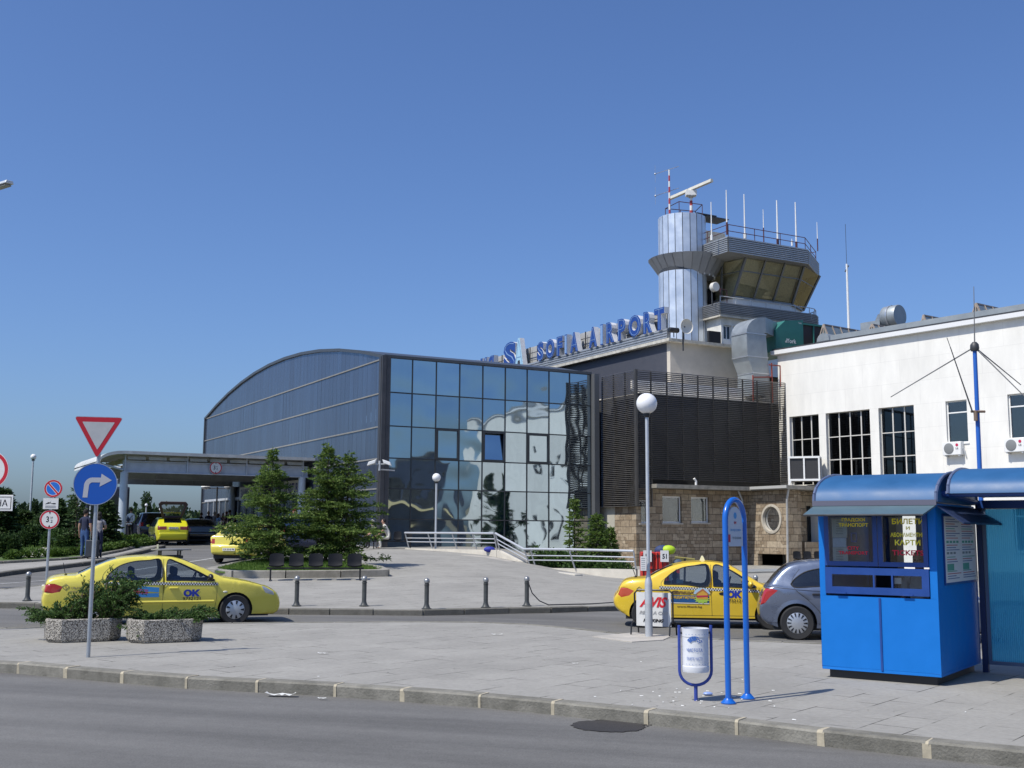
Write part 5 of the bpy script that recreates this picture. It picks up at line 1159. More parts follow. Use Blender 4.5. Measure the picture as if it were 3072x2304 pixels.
pl=[(.045,zp0),(bw-.045,zp0),(bw-.045,ztp-rr-.05)]+[(rr+(rr-.055)*math.cos(t),ztp-rr-.04+(rr-.055)*math.sin(t))for t in[math.pi*i/12 for i in range(0,13)]]+[(.045,ztp-rr-.05)]
b=MB();b.prism(pl,-.006,.006,f=lambda x,y,z:(x,z,y));tp=b.build('timetable',mat('timetable_white',(.5,.56,.64),.4),bst,smooth=0)
b=MB();rnd=random.Random(3)
add_text(b,'ЛЕТИЩЕ СОФИЯ',1,lambda u,v,d:(rr+u,-.009,ztp-.36+v),0,width=.24,height=.028,bold=.02)
b.lathe([(.035,0),(.035,-.002)],14,(rr,-.007,ztp-.19),0,axis='y');b.box((.05,-.009,ztp-.47),(.1,-.007,ztp-.39),1);add_text(b,'84',1,lambda u,v,d:(rr+u,-.009,ztp-.28+v),1,width=.05,height=.03,bold=.03)
add_text(b,'СП. ПО ЖЕЛАНИЕ',1,lambda u,v,d:(rr+.03+u,-.009,ztp-.44+v),2,width=.2,height=.025,bold=.03)
for k in range(15):
 zz=ztp-.5-k*.035
 if zz<zp0+.03:break
 L_=rnd.uniform(.14,.26);b.box((rr-L_/2+.02,-.0085,zz-.004),(rr+L_/2,-.007,zz+.003),1 if k in(7,11)else 2)
for k in(0,5,9):b.box((.05,-.009,ztp-.52-k*.045),(.065,-.007,ztp-.505-k*.045),1)
b.build('print',[mat('print_light_blue',(.08,.3,.6),.6),mat('print_red2',(.45,.03,.05),.6),mat('print_grey',(.2,.24,.26),.7)],tp,smooth=0,fix=False)
# ---- litter bin
p=G(696,700.8);Yb=p.y;t=thing('litter_bin','white drum litter bin hung in a blue hoop stand, dented and dirty at the rim','litter bin',p,R(6))
z1,z0=at(696,628,Yb).z,at(696,671.5,Yb).z;rb=13.2/F*Yb
def mat_bin():
 m=mat('bin_white',(.7,.71,.73),.45,noise=(7,.07));return m
b=MB();b.lathe([(rb*.96,z0),(rb,z0+.02),(rb,z0+.06),(rb*.97,z0+.065),(rb*.97,z1-.09),(rb,z1-.085),(rb,z1-.02),(rb*1.02,z1),(rb*.94,z1),(rb*.93,z0+.02),(.01,z0+.02)],28,cap=False);b.lathe([(.01,z0),(rb*.96,z0)],28,cap=False);b.build('drum',mat_bin(),t)
b=MB();rh=rb+.03;zc_b=z0+.01
pts=[(-rh,0,z1+.03),(-rh,0,zc_b)]+[(-rh*math.cos(q),0,zc_b-(zc_b-.16)*math.sin(q))for q in[math.pi*i/12 for i in range(1,12)]]+[(rh,0,zc_b),(rh,0,z1+.03)]
M_BSTAND=mat('faded_blue_tube',(.03,.06,.3),.45,noise=(10,.15));b.path(pts,.016,10);b.tube((0,0,0),(0,0,.17),.02,n=10);b.build('stand',M_BSTAND,t)
for s_ in(-1,1):
 b=MB();b.tube((s_*rb*.9,0,z1-.05),(s_*(rh+.01),0,z1-.05),.012,n=8);b.build('pivot',DARK,t)
def onbin(u,v,d,zc_):a=-math.pi/2+u/rb;r_=rb+.003;return(r_*math.cos(a),r_*math.sin(a),zc_+v)
M_PB=mat('print_blue_bin',(.03,.12,.42),.5)
b=MB();off=-.045
add_text(b,'ЧИСТОТА',1,lambda u,v,d:onbin(u+off,v,d,z1-.235),width=.17,height=.036,bold=.012)
add_text(b,'ПАЗЕТЕ ЧИСТО',1,lambda u,v,d:onbin(u+off,v,d,z1-.32),width=.17,height=.03,bold=.005)
for i in range(7):
 for j in range(4):
  a=R(150-i*19);r0_,r1_=.045+j*.012,.056+j*.012
  if(i+j)%2 or i<4:b.add([onbin(off+.0+r_*math.cos(a_2),r_*math.sin(a_2),0,z1-.165)for r_,a_2 in((r0_,a),(r1_,a),(r1_,a-.3),(r0_,a-.3))],[(0,1,2,3)])
for i in range(9):
 for zz in(z0+.085,z1-.06):b.add([onbin(-.14+i*.035+q,w_,0,zz)for q,w_ in((0,0),(.006,0),(.006,.006),(0,.006))],[(0,1,2,3)])
b.build('print',M_PB,t,smooth=0,fix=False)
# ---- globe lamps
M_GLOBE=mat('opal_globe',(.8,.8,.8),.28,spec=.5)
def lamp(p,h,r,lab,rp=.03,rf=.065,hf=.92,nm='globe_lamp',seg=24,grp='white globe lamp posts'):
 t=thing(nm,lab,'street lamp',p,0,grp)
 b=MB();b.lathe([(rf,0),(rf,.55),(rf*1.02,.56),(rf,.57),(rf,hf-.05),(rf*.95,hf),(rp*1.25,hf+.1),(rp,hf+.18),(rp,h-r*1.25)],14,cap=False);b.build('post',mat('silver_lamp_paint',(.5,.52,.54),.4,.35,noise=(5,.06)),t)
 b=MB();b.lathe([(rp*1.1,h-r*1.35),(rp*1.9,h-r*1.2),(rp*2.0,h-r*.97)],14);b.build('collar',BLACK,t)
 b=MB();b.ball((0,0,h),r,seg);b.build('globe',M_GLOBE,t);return t
Lp=G(649,637);lamp(Lp,at(647.9,403.5,Lp.y).z,10.5/F*Lp.y,'tall white globe lamp post behind the litter bin, in front of the louvred block')
b=MB();sl=gl([(592,637),(634,633),(672,636.5),(663,640.5),(632,642.5)]);tag(slab('lamp_base',sl,.012,.012,M_CONC,.5),'rough concrete footing slab around the foot of the tall globe lamp','footing');bpy.data.objects['lamp_base']['kind']='structure'
def lampz(px,pyg,r_px,gpx,gpy,Y,lab,**k):
 g_=at(px,pyg,Y);z0_=H(at(gpx,gpy,Y).x,Y);c_=at(px,pyg,Y);x_=at(gpx,gpy,Y).x
 return lamp((x_,Y,z0_),c_.z-z0_,max(.12,r_px/F*Y),lab,**k)
lampz(436.5,477.5,4.3,435.5,547,50.5,'white globe lamp rising behind the left half of the ramp railing',rp=.045,rf=.05,hf=.6,seg=16)
lampz(31.0,456.8,2.9,29.0,530,62,'tall white globe lamp left of the no parking sign',rp=.05,rf=.07,seg=12)
lampz(13.4,524/1.0-16.3,2.0,13,531,84,'short globe lamp at the far left before the trees',rp=.05,rf=.06,seg=10)
lampz(78.9,506.3,1.6,78,530,92,'globe lamp half hidden by trees just left of the couple',rp=.06,rf=.06,seg=10)
lampz(145.7,505,1.5,145.5,522,100,'small globe lamp left of the open hatchback, beyond the canopy',rp=.05,rf=.06,seg=10)
lampz(160.3,509.2,1.6,160,523,96,'small globe lamp just left of the raised tailgate',rp=.05,rf=.06,seg=10)
lampz(90.5,465,3.6,89,535,66,'globe lamp hidden behind the blue arrow sign',rp=.05,rf=.07,seg=12)
for i,(x,y)in enumerate(((17.2,44.8),(22.0,38.5),(27.0,31.5))):lamp((x,y,H(x,y)),4.1,.2,'globe lamp beyond the right picture edge, number of metres away before the white wing',rp=.04,rf=.06,seg=12)if False else None
p=GT.w(-.7,-1.1,0);fz_=at(383,463,p.y).z;t=thing('twin_floodlight','pair of white floodlights on a bracket at the corner of the glass hall','floodlight',(p.x,p.y,fz_))
b=MB();b.tube((-.5,0,-.05),(.5,0,-.05),.025,n=6);b.tube((0,0,-.35),(0,0,.1),.05,n=8);b.tube((0,0,-.3),(.6,.95,-.3),.03,n=6);b.build('bracket',GREYP,t)
for s_ in(-1,1):b=MB();b.add([(s_*.2,-.16,-.02),(s_*.56,-.16,-.14),(s_*.56,.16,-.14),(s_*.2,.16,-.02),(s_*.14,-.16,.16),(s_*.5,-.16,.04),(s_*.5,.16,.04),(s_*.14,.16,.16)],[(0,1,2,3),(4,7,6,5),(0,4,5,1),(1,5,6,2),(2,6,7,3),(3,7,4,0)]);b.build('lamp',WHITE,t,smooth=0,bevel=.02)
p=at(218,470,78);t=thing('floodlight_pole','slim pole with two white lamps under the canopy, right of the raised tailgate','floodlight pole',(p.x,78,1.1));hz=at(218,487,78).z-1.1
b=MB();b.tube((0,0,0),(0,0,hz),.06,n=8);b.tube((-.7,0,hz-.1),(.7,0,hz-.1),.03,n=6);b.build('pole',DARK,t)
for s_ in(-1,1):b=MB();b.ball((s_*.8,0,hz),.3,12,sc=(1.1,.8,.6));b.build('floodlight',WHITE,t)
pa,pb2=at(-3,187.5,30),at(9.6,183.5,29.6);t=thing('street_light','grey street light head entering at the left picture edge','street light',(pa.x-2.2,30.5,0))
o_=t.location;q0,q1=pa-o_,pb2-o_
b=MB();b.lathe([(.12,0),(.06,q0.z-.3)],10);b.path([(0,0,q0.z-.4),(.3,0,q0.z-.05),(q0.x-.2,-.2,q0.z)],.04,8);b.build('pole',GALV,t)
b=MB();d=(q1-q0);ln=d.length;d.normalize();sd_=d.cross(Vector((0,0,1))).normalized();u_=sd_.cross(d)
def bx_(b,c0,L0,L1,w,h0,h1,mi=0):b.add([tuple(q0+d*a+sd_*(w*s_)+u_*h)for a in(L0,L1)for s_,h in((-1,h0),(1,h0),(.7,h1),(-.7,h1))],[(0,1,2,3),(7,6,5,4),(0,4,5,1),(1,5,6,2),(2,6,7,3),(3,7,4,0)],mi)
bx_(b,0,-.35,ln,.13,-.0,.09);b.build('head',mat('light_head_grey',(.55,.58,.6),.4,.2),t,smooth=0,bevel=.02);b=MB();bx_(b,0,-.3,ln-.06,.1,-.055,-.005);b.build('lens',mat('smoky_lens',(.25,.25,.22),.2),t,smooth=0,bevel=.015)
# ---- rental sign stand
a_,c_=G(635.5,634.8),G(674,636.6);d_=c_-a_;wv_=d_.length;t=thing('rental_sign','white and red rental sign in a black tube frame behind the lamp post','sign',(a_.x,a_.y+.1,0),math.atan2(d_.y,d_.x))
Ys=a_.y;zt2=at(655,590,Ys).z;zb2=at(655,626,Ys).z
b=MB();b.path([(0,0,.22),(0,0,zt2-.06),(.06,0,zt2),(wv_-.06,0,zt2),(wv_,0,zt2-.06),(wv_,0,.22)],.016,8)
for x in(0,wv_):b.path([(x,-.2,0),(x,-.17,.18),(x,-.1,.23),(x,.1,.23),(x,.17,.18),(x,.2,0)],.014,7)
b.build('frame',BLACK,t)
b=MB();b.box((.035,-.012,zb2),(wv_-.03,.012,zt2-.04));pnl=b.build('panel',mat('sign_pale',(.62,.62,.6),.4,noise=(5,.06)),t,smooth=0)
hh_=zt2-.04-zb2;w_=wv_-.065
b=MB();b.box((w_*.82,-.016,zb2+.002),(w_*.97,-.0125,zt2-.045));b.build('grey_stripe',mat('stripe_grey',(.3,.32,.36),.5),pnl,smooth=0)
b=MB();add_text(b,'AVIS',1,lambda u,v,d:(.035+w_*.5+u,-.019,zb2+hh_*.56+v),0,width=w_*.82,height=hh_*.31,bold=.035,shear=.35)
add_text(b,'RENT A CAR',1,lambda u,v,d:(.035+w_*.5+u,-.019,zb2+hh_*.35+v),1,width=w_*.82,height=hh_*.1,bold=.03,shear=.3)
add_text(b,'PARKING',1,lambda u,v,d:(.035+w_*.5+u,-.019,zb2+hh_*.12+v),2,width=w_*.6,height=hh_*.1,bold=.045,shear=.3)
b.build('lettering',[mat('letter_red',(.55,.01,.02),.5),mat('letter_grey',(.33,.33,.33),.5),BLACK],pnl,smooth=0,fix=False)
p=at(644,563.5,Lp.y-.08);t=thing('notice','white paper notice fixed to the left side of the tall lamp post','notice',p);b=MB();b.box((-.06,-.003,-.12),(.04,.003,.12));b.build('paper',SWHITE,t,smooth=0);b=MB()
for k in range(6):b.box((-.045,-.0045,.09-k*.035),(.02,-.0035,.082-k*.035))
b.build('print',mat('print_grey',(.2,.24,.26),.7),t,smooth=0)
# ---- road signs
def disc(b,c,r,th=.006,n=40,mi=0,y0=0.0):b.lathe([(r,y0),(r,y0-th)],n,c,mi,axis='y')
def ring(b,c,r0,r1,y,n=40,mi=0):
 vs=[(c[0]+r*math.cos(2*math.pi*i/n),y,c[2]+r*math.sin(2*math.pi*i/n))for r in(r0,r1)for i in range(n)];b.add(vs,[(i,(i+1)%n,n+(i+1)%n,n+i)for i in range(n)],mi)
def notch32(b,c,r,y):
 for s_ in(-1,1):b.add([(c[0]-.13*r,y,c[2]+s_*r*.98),(c[0]+.13*r,y,c[2]+s_*r*.98),(c[0],y,c[2]+s_*r*.68)],[(0,1,2)])
 add_text(b,'3',1,lambda u,v,d:(c[0]-r*.25+u,y,c[2]-r*.36+v),width=r*.36,height=r*.78,bold=.02)
 add_text(b,'М',1,lambda u,v,d:(c[0]+r*.25+u,y,c[2]+r*.08+v),width=r*.25,height=r*.3,bold=.01)
 add_text(b,'.2',1,lambda u,v,d:(c[0]+r*.22+u,y,c[2]-r*.42+v),width=r*.34,height=r*.38,bold=.01)
def rsign(t,c,r,kind):
 b=MB();disc(b,c,r,.012);o=b.build('sign_plate',SWHITE if kind!='blue' else SBLUE,t,smooth=30);y=-.0135;m=MB()
 if kind=='height':
  ring(m,c,r*.8,r*.97,y);m.build('red_ring',RED,o,smooth=0,fix=False);m=MB();notch32(m,c,r*.8,y-.001);m.build('symbol',BLACK,o,smooth=0,fix=False)
 if kind=='nopark':
  m=MB();disc(m,c,r*.8,.002,y0=y);m.build('blue_field',mat('sign_blue_pale',(.02,.16,.6),.4),o,smooth=0);m=MB();ring(m,c,r*.78,r*.97,y-.004)
  ca_,sa_=math.cos(R(-48)),math.sin(R(-48));w_=r*.09
  m.add([(c[0]+u*ca_-v*sa_,y-.004,c[2]+u*sa_+v*ca_)for u,v in((-r*.8,-w_),(r*.8,-w_),(r*.8,w_),(-r*.8,w_))],[(0,1,2,3)]);m.build('red_ring',RED,o,smooth=0,fix=False)
  m=MB();
  for s_ in(-1,1):m.add([(c[0]+u*ca_-v*sa_,y-.003,c[2]+u*sa_+v*ca_)for u,v in((-r*.74,s_*w_),(r*.74,s_*w_),(r*.74,s_*w_*1.6),(-r*.74,s_*w_*1.6))],[(0,1,2,3)])
  ring(m,c,r*.73,r*.78,y-.0035);m.build('white_edge',SWHITE,o,smooth=0,fix=False)
 if kind=='blue':
  ring(m,c,r*.965,r*.995,y);m.build('rim',GALV,o,smooth=0,fix=False);m=MB()
  P=[(-.46,-.62),(-.28,-.62)]+[(-.28+0,-.1)]
  path_o=[(-.5,-.64),(-.5,-.05)]+[(-.16-.34*math.cos(t),-.05+.36*math.sin(t))for t in[math.pi/2*i/6 for i in range(1,7)]]+[(.22,.31)]
  path_i=[(-.28,-.64),(-.28,-.08)]+[(-.13-.15*math.cos(t),-.08+.16*math.sin(t))for t in[math.pi/2*i/6 for i in range(1,7)]]+[(.22,.08)]
  sh_=lambda u,v:(c[0]+(u+.07*v)*r,y-.001,c[2]+v*r)
  m.add([sh_(*p)for p in path_o]+[sh_(*p)for p in path_i],[(i,i+1,len(path_o)+i+1,len(path_o)+i)for i in range(len(path_o)-1)]);m.add([sh_(.22,.5),sh_(.72,.19),sh_(.2,-.12)],[(0,1,2)]);m.build('arrow',mat('sign_grey_white',(.5,.5,.52),.45),o,smooth=0,fix=False)
 return o
Ps=G(86.2,657.7);Yp=Ps.y;hB=at(92,484.1,Yp).z;hT=at(94,416.8,Yp).z;ap=at(94.5,458.8,Yp).z
t=thing('road_sign_post','galvanised post with a give way triangle above a blue right turn disc','road sign',Ps,R(14))
b=MB();b.tube((.02,.04,0),(.02,.04,hT-.04),.028,n=12);b.build('pole',mat('sign_pole_steel',(.42,.45,.48),.35,.6,noise=(6,.1)),t)
rsign(t,(.0,0,hB),.295,'blue')
w_=.33;h_=hT-ap
def tri(w,h,top,rad,n=5):
 P=[Vector((-w,top)),Vector((w,top)),Vector((0,top-h))];out=[]
 for i in range(3):
  a,b_,c_=P[i-1],P[i],P[(i+1)%3];u=(a-b_).normalized();v=(c_-b_).normalized()
  for k in range(n+1):q=k/n;p0=b_+u*rad*(1-q)+v*rad*q;out.append(p0.lerp(b_,.35*math.sin(math.pi*q)))
 return[(p.x,p.y)for p in out][::-1]
b=MB();b.prism(tri(w_,h_,hT,.04),0,.012,f=lambda x,y,z:(x,-z,y));o=b.build('triangle_plate',GALV,t,smooth=0)
b=MB();b.poly([(x,-.0135,y)for x,y in tri(w_*.975,h_*.97,hT-.008,.035)]);b.build('red_border',RED,o,smooth=0,fix=False)
b=MB();b.poly([(x,-.015,y)for x,y in tri(w_*.66,h_*.66,hT-.075,.01)]);b.build('white_field',mat('faded_white',(.5,.5,.49),.5,noise=(8,.06)),o,smooth=0,fix=False)
b=MB()
for s_ in(-1,1):b.tube((s_*.17,-.012,hT-.2),(s_*.17,-.02,hT-.2),.006,n=6)
b.build('bolts',DARK,o)if False else None
P2=G(45.8,585.8);Y2=P2.y;zz=lambda px,py:at(px,py,Y2).z-P2.z
t=thing('road_sign_post','slim post with a no parking disc, a tow-away plate and a height limit disc','road sign',P2,R(8))
b=MB();b.tube((0,.04,0),(0,.04,zz(48,480)),.035,n=10);b.build('pole',mat('sign_pole_steel',(.42,.45,.48),.35),t)
rsign(t,(.05,0,zz(48,488.5)),8.8/F*Y2,'nopark');rsign(t,(.0,0,zz(46.4,519.5)),9.4/F*Y2,'height')
cz2=zz(47,503.6);b=MB();b.box((-.19,-.03,cz2-.15),(.21,-.018,cz2+.15));o=b.build('tow_plate',SWHITE,t,smooth=0)
b=MB();y=-.032
b.add([(-.14,y,cz2-.02),(-.02,y,cz2+.0),(.0,y,cz2+.03),(-.05,y,cz2+.04),(-.1,y,cz2+.01)],[(0,1,2,3,4)]);b.add([(.0,y,cz2-.0),(.1,y,cz2-.02),(.15,y,cz2-.01),(.13,y,cz2+.02),(.04,y,cz2+.01)],[(0,1,2,3,4)]);b.box((-.0,y,cz2),(.01,y+.001,cz2+.06))
for k in range(3):b.box((-.13,y,cz2-.06-k*.025),(.15,y+.001,cz2-.068-k*.025))
b.build('symbol',BLACK,o,smooth=0,fix=False)
Y3=20.0;c3=at(-10,470,Y3);g3=at(-5,640,Y3);t=thing('road_sign_post','red ringed disc over a small white plate, cut by the left picture edge','road sign',(g3.x,Y3,0))
b=MB();cx=c3.x-g3.x;b.tube((cx,.04,0),(cx,.04,c3.z+.1),.03,n=10);b.build('pole',GALV,t);r3=18.9/F*Y3
b=MB();disc(b,(cx,0,c3.z),r3,.012);o=b.build('sign_plate',SWHITE,t);b=MB();ring(b,(cx,0,c3.z),r3*.79,r3*.97,-.0135);b.build('red_ring',RED,o,smooth=0,fix=False)
b=MB();b.box((cx-.12,-.014,c3.z-.06),(cx+.15,-.0135,c3.z+.08));b.box((cx+.02,-.0145,c3.z+.08),(cx+.14,-.014,c3.z+.12));b.build('truck_symbol',BLACK,o,smooth=0,fix=False)
zq0,zq1=at(6,511,Y3).z,at(6,495,Y3).z;xq=at(13.2,503,Y3).x-g3.x
b=MB();b.box((xq-.6,-.012,zq0),(xq,0,zq1));o=b.build('zone_plate',SWHITE,t,smooth=0,bevel=.02);b=MB();frame4(b,xq-.57,xq-.03,zq0+.03,zq1-.03,.012,-.0135,-.0125);add_text(b,'ЗОНА',1,lambda u,v,d:(xq-.3+u,-.0135,zq0+.08+v),width=.42,height=.12,bold=.01);b.build('lettering',BLACK,o,smooth=0,fix=False)
hd=CF.hit(215.2,484.3,1,-.25);hd=CF.hit(600/3+88*.1808-.2,333.3+747*.1808-.6,1,-.25);t=thing('height_limit_sign','round red ringed 3.2 M disc hung on the canopy beam','road sign',CF.w(hd.x,-.25,hd.z),AA)
rsign(t,(0,0,0),6.2/F*61,'height')
# ---- bollards
M_BOL=mat('bollard_grey',(.075,.078,.073),.45,.3,noise=(8,.2))
def bollard_proto(p,lab):
 t=thing('bollard',lab,'bollard',p,0,'grey bollards along the plaza kerb')
 b=MB();b.lathe([(.11,0),(.115,.018),(.085,.03),(.066,.07),(.052,.12),(.052,.52),(.06,.53),(.06,.545),(.05,.55),(.05,.58)],14);b.build('shaft',M_BOL,t)
 b=MB();b.lathe([(.062,.58),(.066,.6),(.066,.64),(.055,.665),(.02,.69),(.0,.695)],14,cap=False);b.build('cap',mat('bollard_cap',(.35,.35,.34),.35,.6),t);return t
spots=[(27.2,601,'bollard far left, in front of the slim post with three signs'),(296.5,606.3,'bollard just right of the taxi nose, at the left end of the black seats'),(364,606.3,'bollard below the rightmost black seat'),(426.5,609.2,'bollard standing alone midway between the seats and the chain'),(485.7,607.8,'bollard left of the one holding the chain'),(526.8,606.3,'bollard that holds the left end of the chain')]
first=None
for px,py,lab in spots:
 p=G(px,py)
 if first is None:first=bollard_proto(p,lab)
 else:c=dup(first);c.location=p;c['label']=lab;c.scale=(1,1,1)
for px,lab in((710,'bollard seen through the windows of the taxi with the bank advert'),(753.5,'bollard between the parked taxi and the grey car, its top showing above the bonnet')):
 Y=29.2;x=(px-512)/F*Y;c=dup(first);c.location=(x,Y,H(x,Y));c['label']=lab
chp=G(526.8,606.3);e2=at(655,588,28.6);chl=[]
a0=Vector((chp.x+.06,chp.y,chp.z+.62));a1=Vector(((700-512)/F*29,28.9,H(4.8,28.9)+.6));n=46
t=thing('chain','thin dark chain sagging to the ground from the bollard towards the parked taxi','chain',a0);b=MB()
P=[(526.8+1.5,0,.6),(533,0,.3),(540,0,.12),(549,0,.02),(560,0,.02),(590,0,.02),(618,0,.05),(650,0,.3),(700,0,.6)]
pts=[]
for(xa,_,za),(xb,_,zb_)in zip(P,P[1:]):
 for i in range(5):q=i/5;x=lerp(xa,xb,q);Y=lerp(26.8,28.9,(x-526)/174);X=(x-512)/F*Y;pts.append(Vector((X,Y,H(X,Y)+lerp(za,zb_,q)))-a0)
b.path(pts,.014,5);b.build('links',DARK,t)
# ---- rows of black seats
M_SEAT=mat('black_seat_plastic',(.008,.009,.012),.6,spec=.25,noise=(6,.15))
def seat_row(p,ang,n,L_,lab,hb=.78):
 t=thing('seat_row',lab,'bench',p,ang,'rows of black plastic seats');pitch=L_/n;w=pitch*.74
 for i in range(n):
  x=(i+.5)*pitch;b=MB();g_=[]
  prof=[(-.22,.43),(-.2,.40),(-.02,.385),(.12,.4),(.17,.45),(.2,.56),(.23,.68),(.25,hb)]
  for(y,z)in prof:
   ww_=w/2*(1 if z<.74 else .88)
   for k in range(7):u=-1+2*k/6;c_=(u*u)*.03;g_.append((x+u*ww_,y-c_*(z>.5),z+c_*(z<=.5)+(-.02*u*u if z>=hb-.01 else 0)))
  m=len(prof);fs=[(r*7+k,r*7+k+1,(r+1)*7+k+1,(r+1)*7+k)for r in range(m-1)for k in range(6)];b.add(g_,fs)
  o=b.build('seat',M_SEAT,t,smooth=60);so2=o.modifiers.new('thick','SOLIDIFY');so2.thickness=.02
 b=MB();b.box((.02,-.03,.33),(L_-.02,.03,.38));b.build('beam',BLACK,t,smooth=0)
 for x in(.12,L_-.12):
  b=MB();b.tube((x,0,.34),(x,.0,.05),.025,n=8);b.path([(x,-.26,.01),(x,-.1,.06),(x,.1,.06),(x,.26,.01)],.02,6);b.build('leg',BLACK,t)
 return t
p=G(266,580.6);q=G(364,579.8);seat_row(p,math.atan2(q.y-p.y,q.x-p.x),5,(q-p).length,'row of five black seats in front of the two big spruces')
p=G(376,549.2);q=G(396,548.6);seat_row(at(371,549,51.8),R(4),4,1.9,'short row of black seats with two people, near the glass corner',.8)
p=LV.l(at(793,560,56.5));o_=at(793,560,56.3);seat_row((o_.x,o_.y,H(o_.x,o_.y)),R(5),3,1.6,'three black seats in front of the stone annex doorway',.8)
# ---- ramp walls and railings
def wallrun(nm,P,wd,m,lab,cat='wall'):
 """P: (px, py_top, Y, z_bottom)"""
 t=MB();pts=[(at(a,b_,y),zb)for a,b_,y,zb in P]
 for(p,zp),(q,zq)in zip(pts,pts[1:]):
  d=Vector((q.x-p.x,q.y-p.y,0)).normalized();n=Vector((-d.y,d.x,0))*wd
  t.add([(p.x,p.y,zp),(q.x,q.y,zq),(q.x+n.x,q.y+n.y,zq),(p.x+n.x,p.y+n.y,zp),(p.x,p.y,p.z),(q.x,q.y,q.z),(q.x+n.x,q.y+n.y,q.z),(p.x+n.x,p.y+n.y,p.z)],[(0,1,5,4),(1,2,6,5),(2,3,7,6),(3,0,4,7),(4,5,6,7)])
 return tag(t.build(nm,m,smooth=0),lab,cat)
wallrun('ramp_wall',[(405,548.3,51.6,.3),(450,549.2,48.9,.1),(496.5,550,46.3,0)],.3,M_CONCL,'low pale concrete wall under the left, upper length of ramp railing')
wallrun('ramp_wall',[(496.8,550,46.28,0),(519,561,44.7,-.1),(522,568.0,44.5,-.1),(560,568.3,42.8,-.1),(602,568.9,41.6,-.1),(641,569.7,40.8,-.1)],.3,M_CONCL,'low pale concrete wall under the right, lower length of ramp railing')
wallrun('low_kerb_wall',[(428.5,556.6,46.6,.2),(440,558.2,45.6,.2),(480,562.5,43.8,0),(515,567.5,42.4,0),(545,571.3,41.2,-.1),(575,574.5,39.9,-.1)],.35,M_CONCL,'long low curved concrete kerb wall in front of the ramp')
wallrun('ramp_step',[(461,555.0,46.0,.2),(482,557.0,45.2,.2),(494,559.5,44.5,.1),(505,561.5,44,.1)],.5,M_CONC,'worn concrete steps between the curved kerb wall and the ramp wall','steps')
def railing(P,lab,hpx):
 """P: (px, py_base, px_top, py_top, Y)"""
 A_=[at(a,b_,y)for a,b_,c_,d_,y in P];T_=[at(c_,d_,y)for a,b_,c_,d_,y in P];o0=A_[0]
 t=thing('ramp_railing',lab,'railing',o0);rel=lambda v:v-o0
 b=MB();b.path([rel(v)for v in T_],.045,10);b.build('handrail',mat('railing_silver',(.6,.61,.62),.35,.4),t)
 for f_ in(.42,.66):b=MB();b.path([rel(a.lerp(c_,f_))for a,c_ in zip(A_,T_)],.022,8);b.build('rail',mat('railing_silver',(.6,.61,.62)),t)
 for(a0,t0),(a1,t1)in zip(zip(A_,T_),list(zip(A_,T_))[1:]):
  n=max(1,round((a1-a0).length/1.9))
  for i in range(n):q=i/n;s_=a0.lerp(a1,q);e_=t0.lerp(t1,q);b=MB();b.tube(rel(s_),rel(e_),.03,n=8);b.build('post',mat('railing_post',(.34,.35,.36),.45,.4),t)
 b=MB();b.tube(rel(A_[-1]),rel(T_[-1]),.03,n=8);b.build('post',mat('railing_post',(.34,.35,.36)),t)
railing([(409,548.2,405,532.8,51.7),(457,549.0,452,533.0,48.8),(497,549.8,494,533.3,46.4)],'silver railing on the upper, left length of the ramp wall',15)
railing([(500,551.2,495.5,533.3,46.3),(531,568.3,524,549.2,44.2),(536,568.2,530,549.0,44.0),(575,568.6,569,549.4,42.3),(636,569.5,633.5,551,40.9)],'silver railing that slopes down and runs on along the lower ramp wall',18)
wallrun('planter_wall',[(407,541.5,54.2,.3),(470,541.8,56.3,.2),(560,543,58.3,-.1)],.3,mat('grey_plinth',(.2,.2,.19),.8,noise=(3,.15)),'low grey wall along the foot of the glass front')
# ---- blue mast
mo=at(979.4,480,27);t=thing('blue_mast','tall blue mast with drooping wire aerials behind the shelter','mast',(mo.x,27,.05));hm=at(974.6,347,27).z-.05;tx=at(974.6,347,27).x-mo.x
b=MB();b.tube((0,0,0),(tx,0,hm),.062,.048,n=12);b.build('mast',mat('mast_blue',(.02,.12,.48),.4),t)
b=MB();b.lathe([(.09,-.1),(.11,-.04),(.1,.06),(.05,.12)],10,(tx,0,hm));b.build('head',DARK,t)
r2=lambda zx,zy,Y:at(757.3+zx*.1607,283.3+zy*.1607,Y)-t.location
b=MB();b.tube((tx,0,hm),r2(1347,20,27),.018,.008,n=5)
for zx,zy,Y in((830,708,27.5),(1700,740,26.2),(1640,632,28)):b.tube((tx,0,hm),r2(zx,zy,Y),.018,.012,n=5)
b.build('aerial_wires',mat('wire_grey',(.16,.16,.16),.5),t)
q=r2(1358,800,27);b=MB();b.tube(q+Vector((-.14,-.07,0)),q+Vector((.2,-.07,0)),.03,n=6);b.tube(q+Vector((-.03,-.07,-.22)),q+Vector((-.03,-.07,.02)),.05,n=8);b.build('lower_bracket',mat('bracket_brown',(.2,.14,.1),.6),t)
b=MB();b.tube(q+Vector((-.12,-.1,0)),r2(1200,395,27),.02,.012,n=5);b.tube(r2(1200,395,27),r2(1180,338,27),.009,n=4);b.build('lower_aerial',DARK,t)
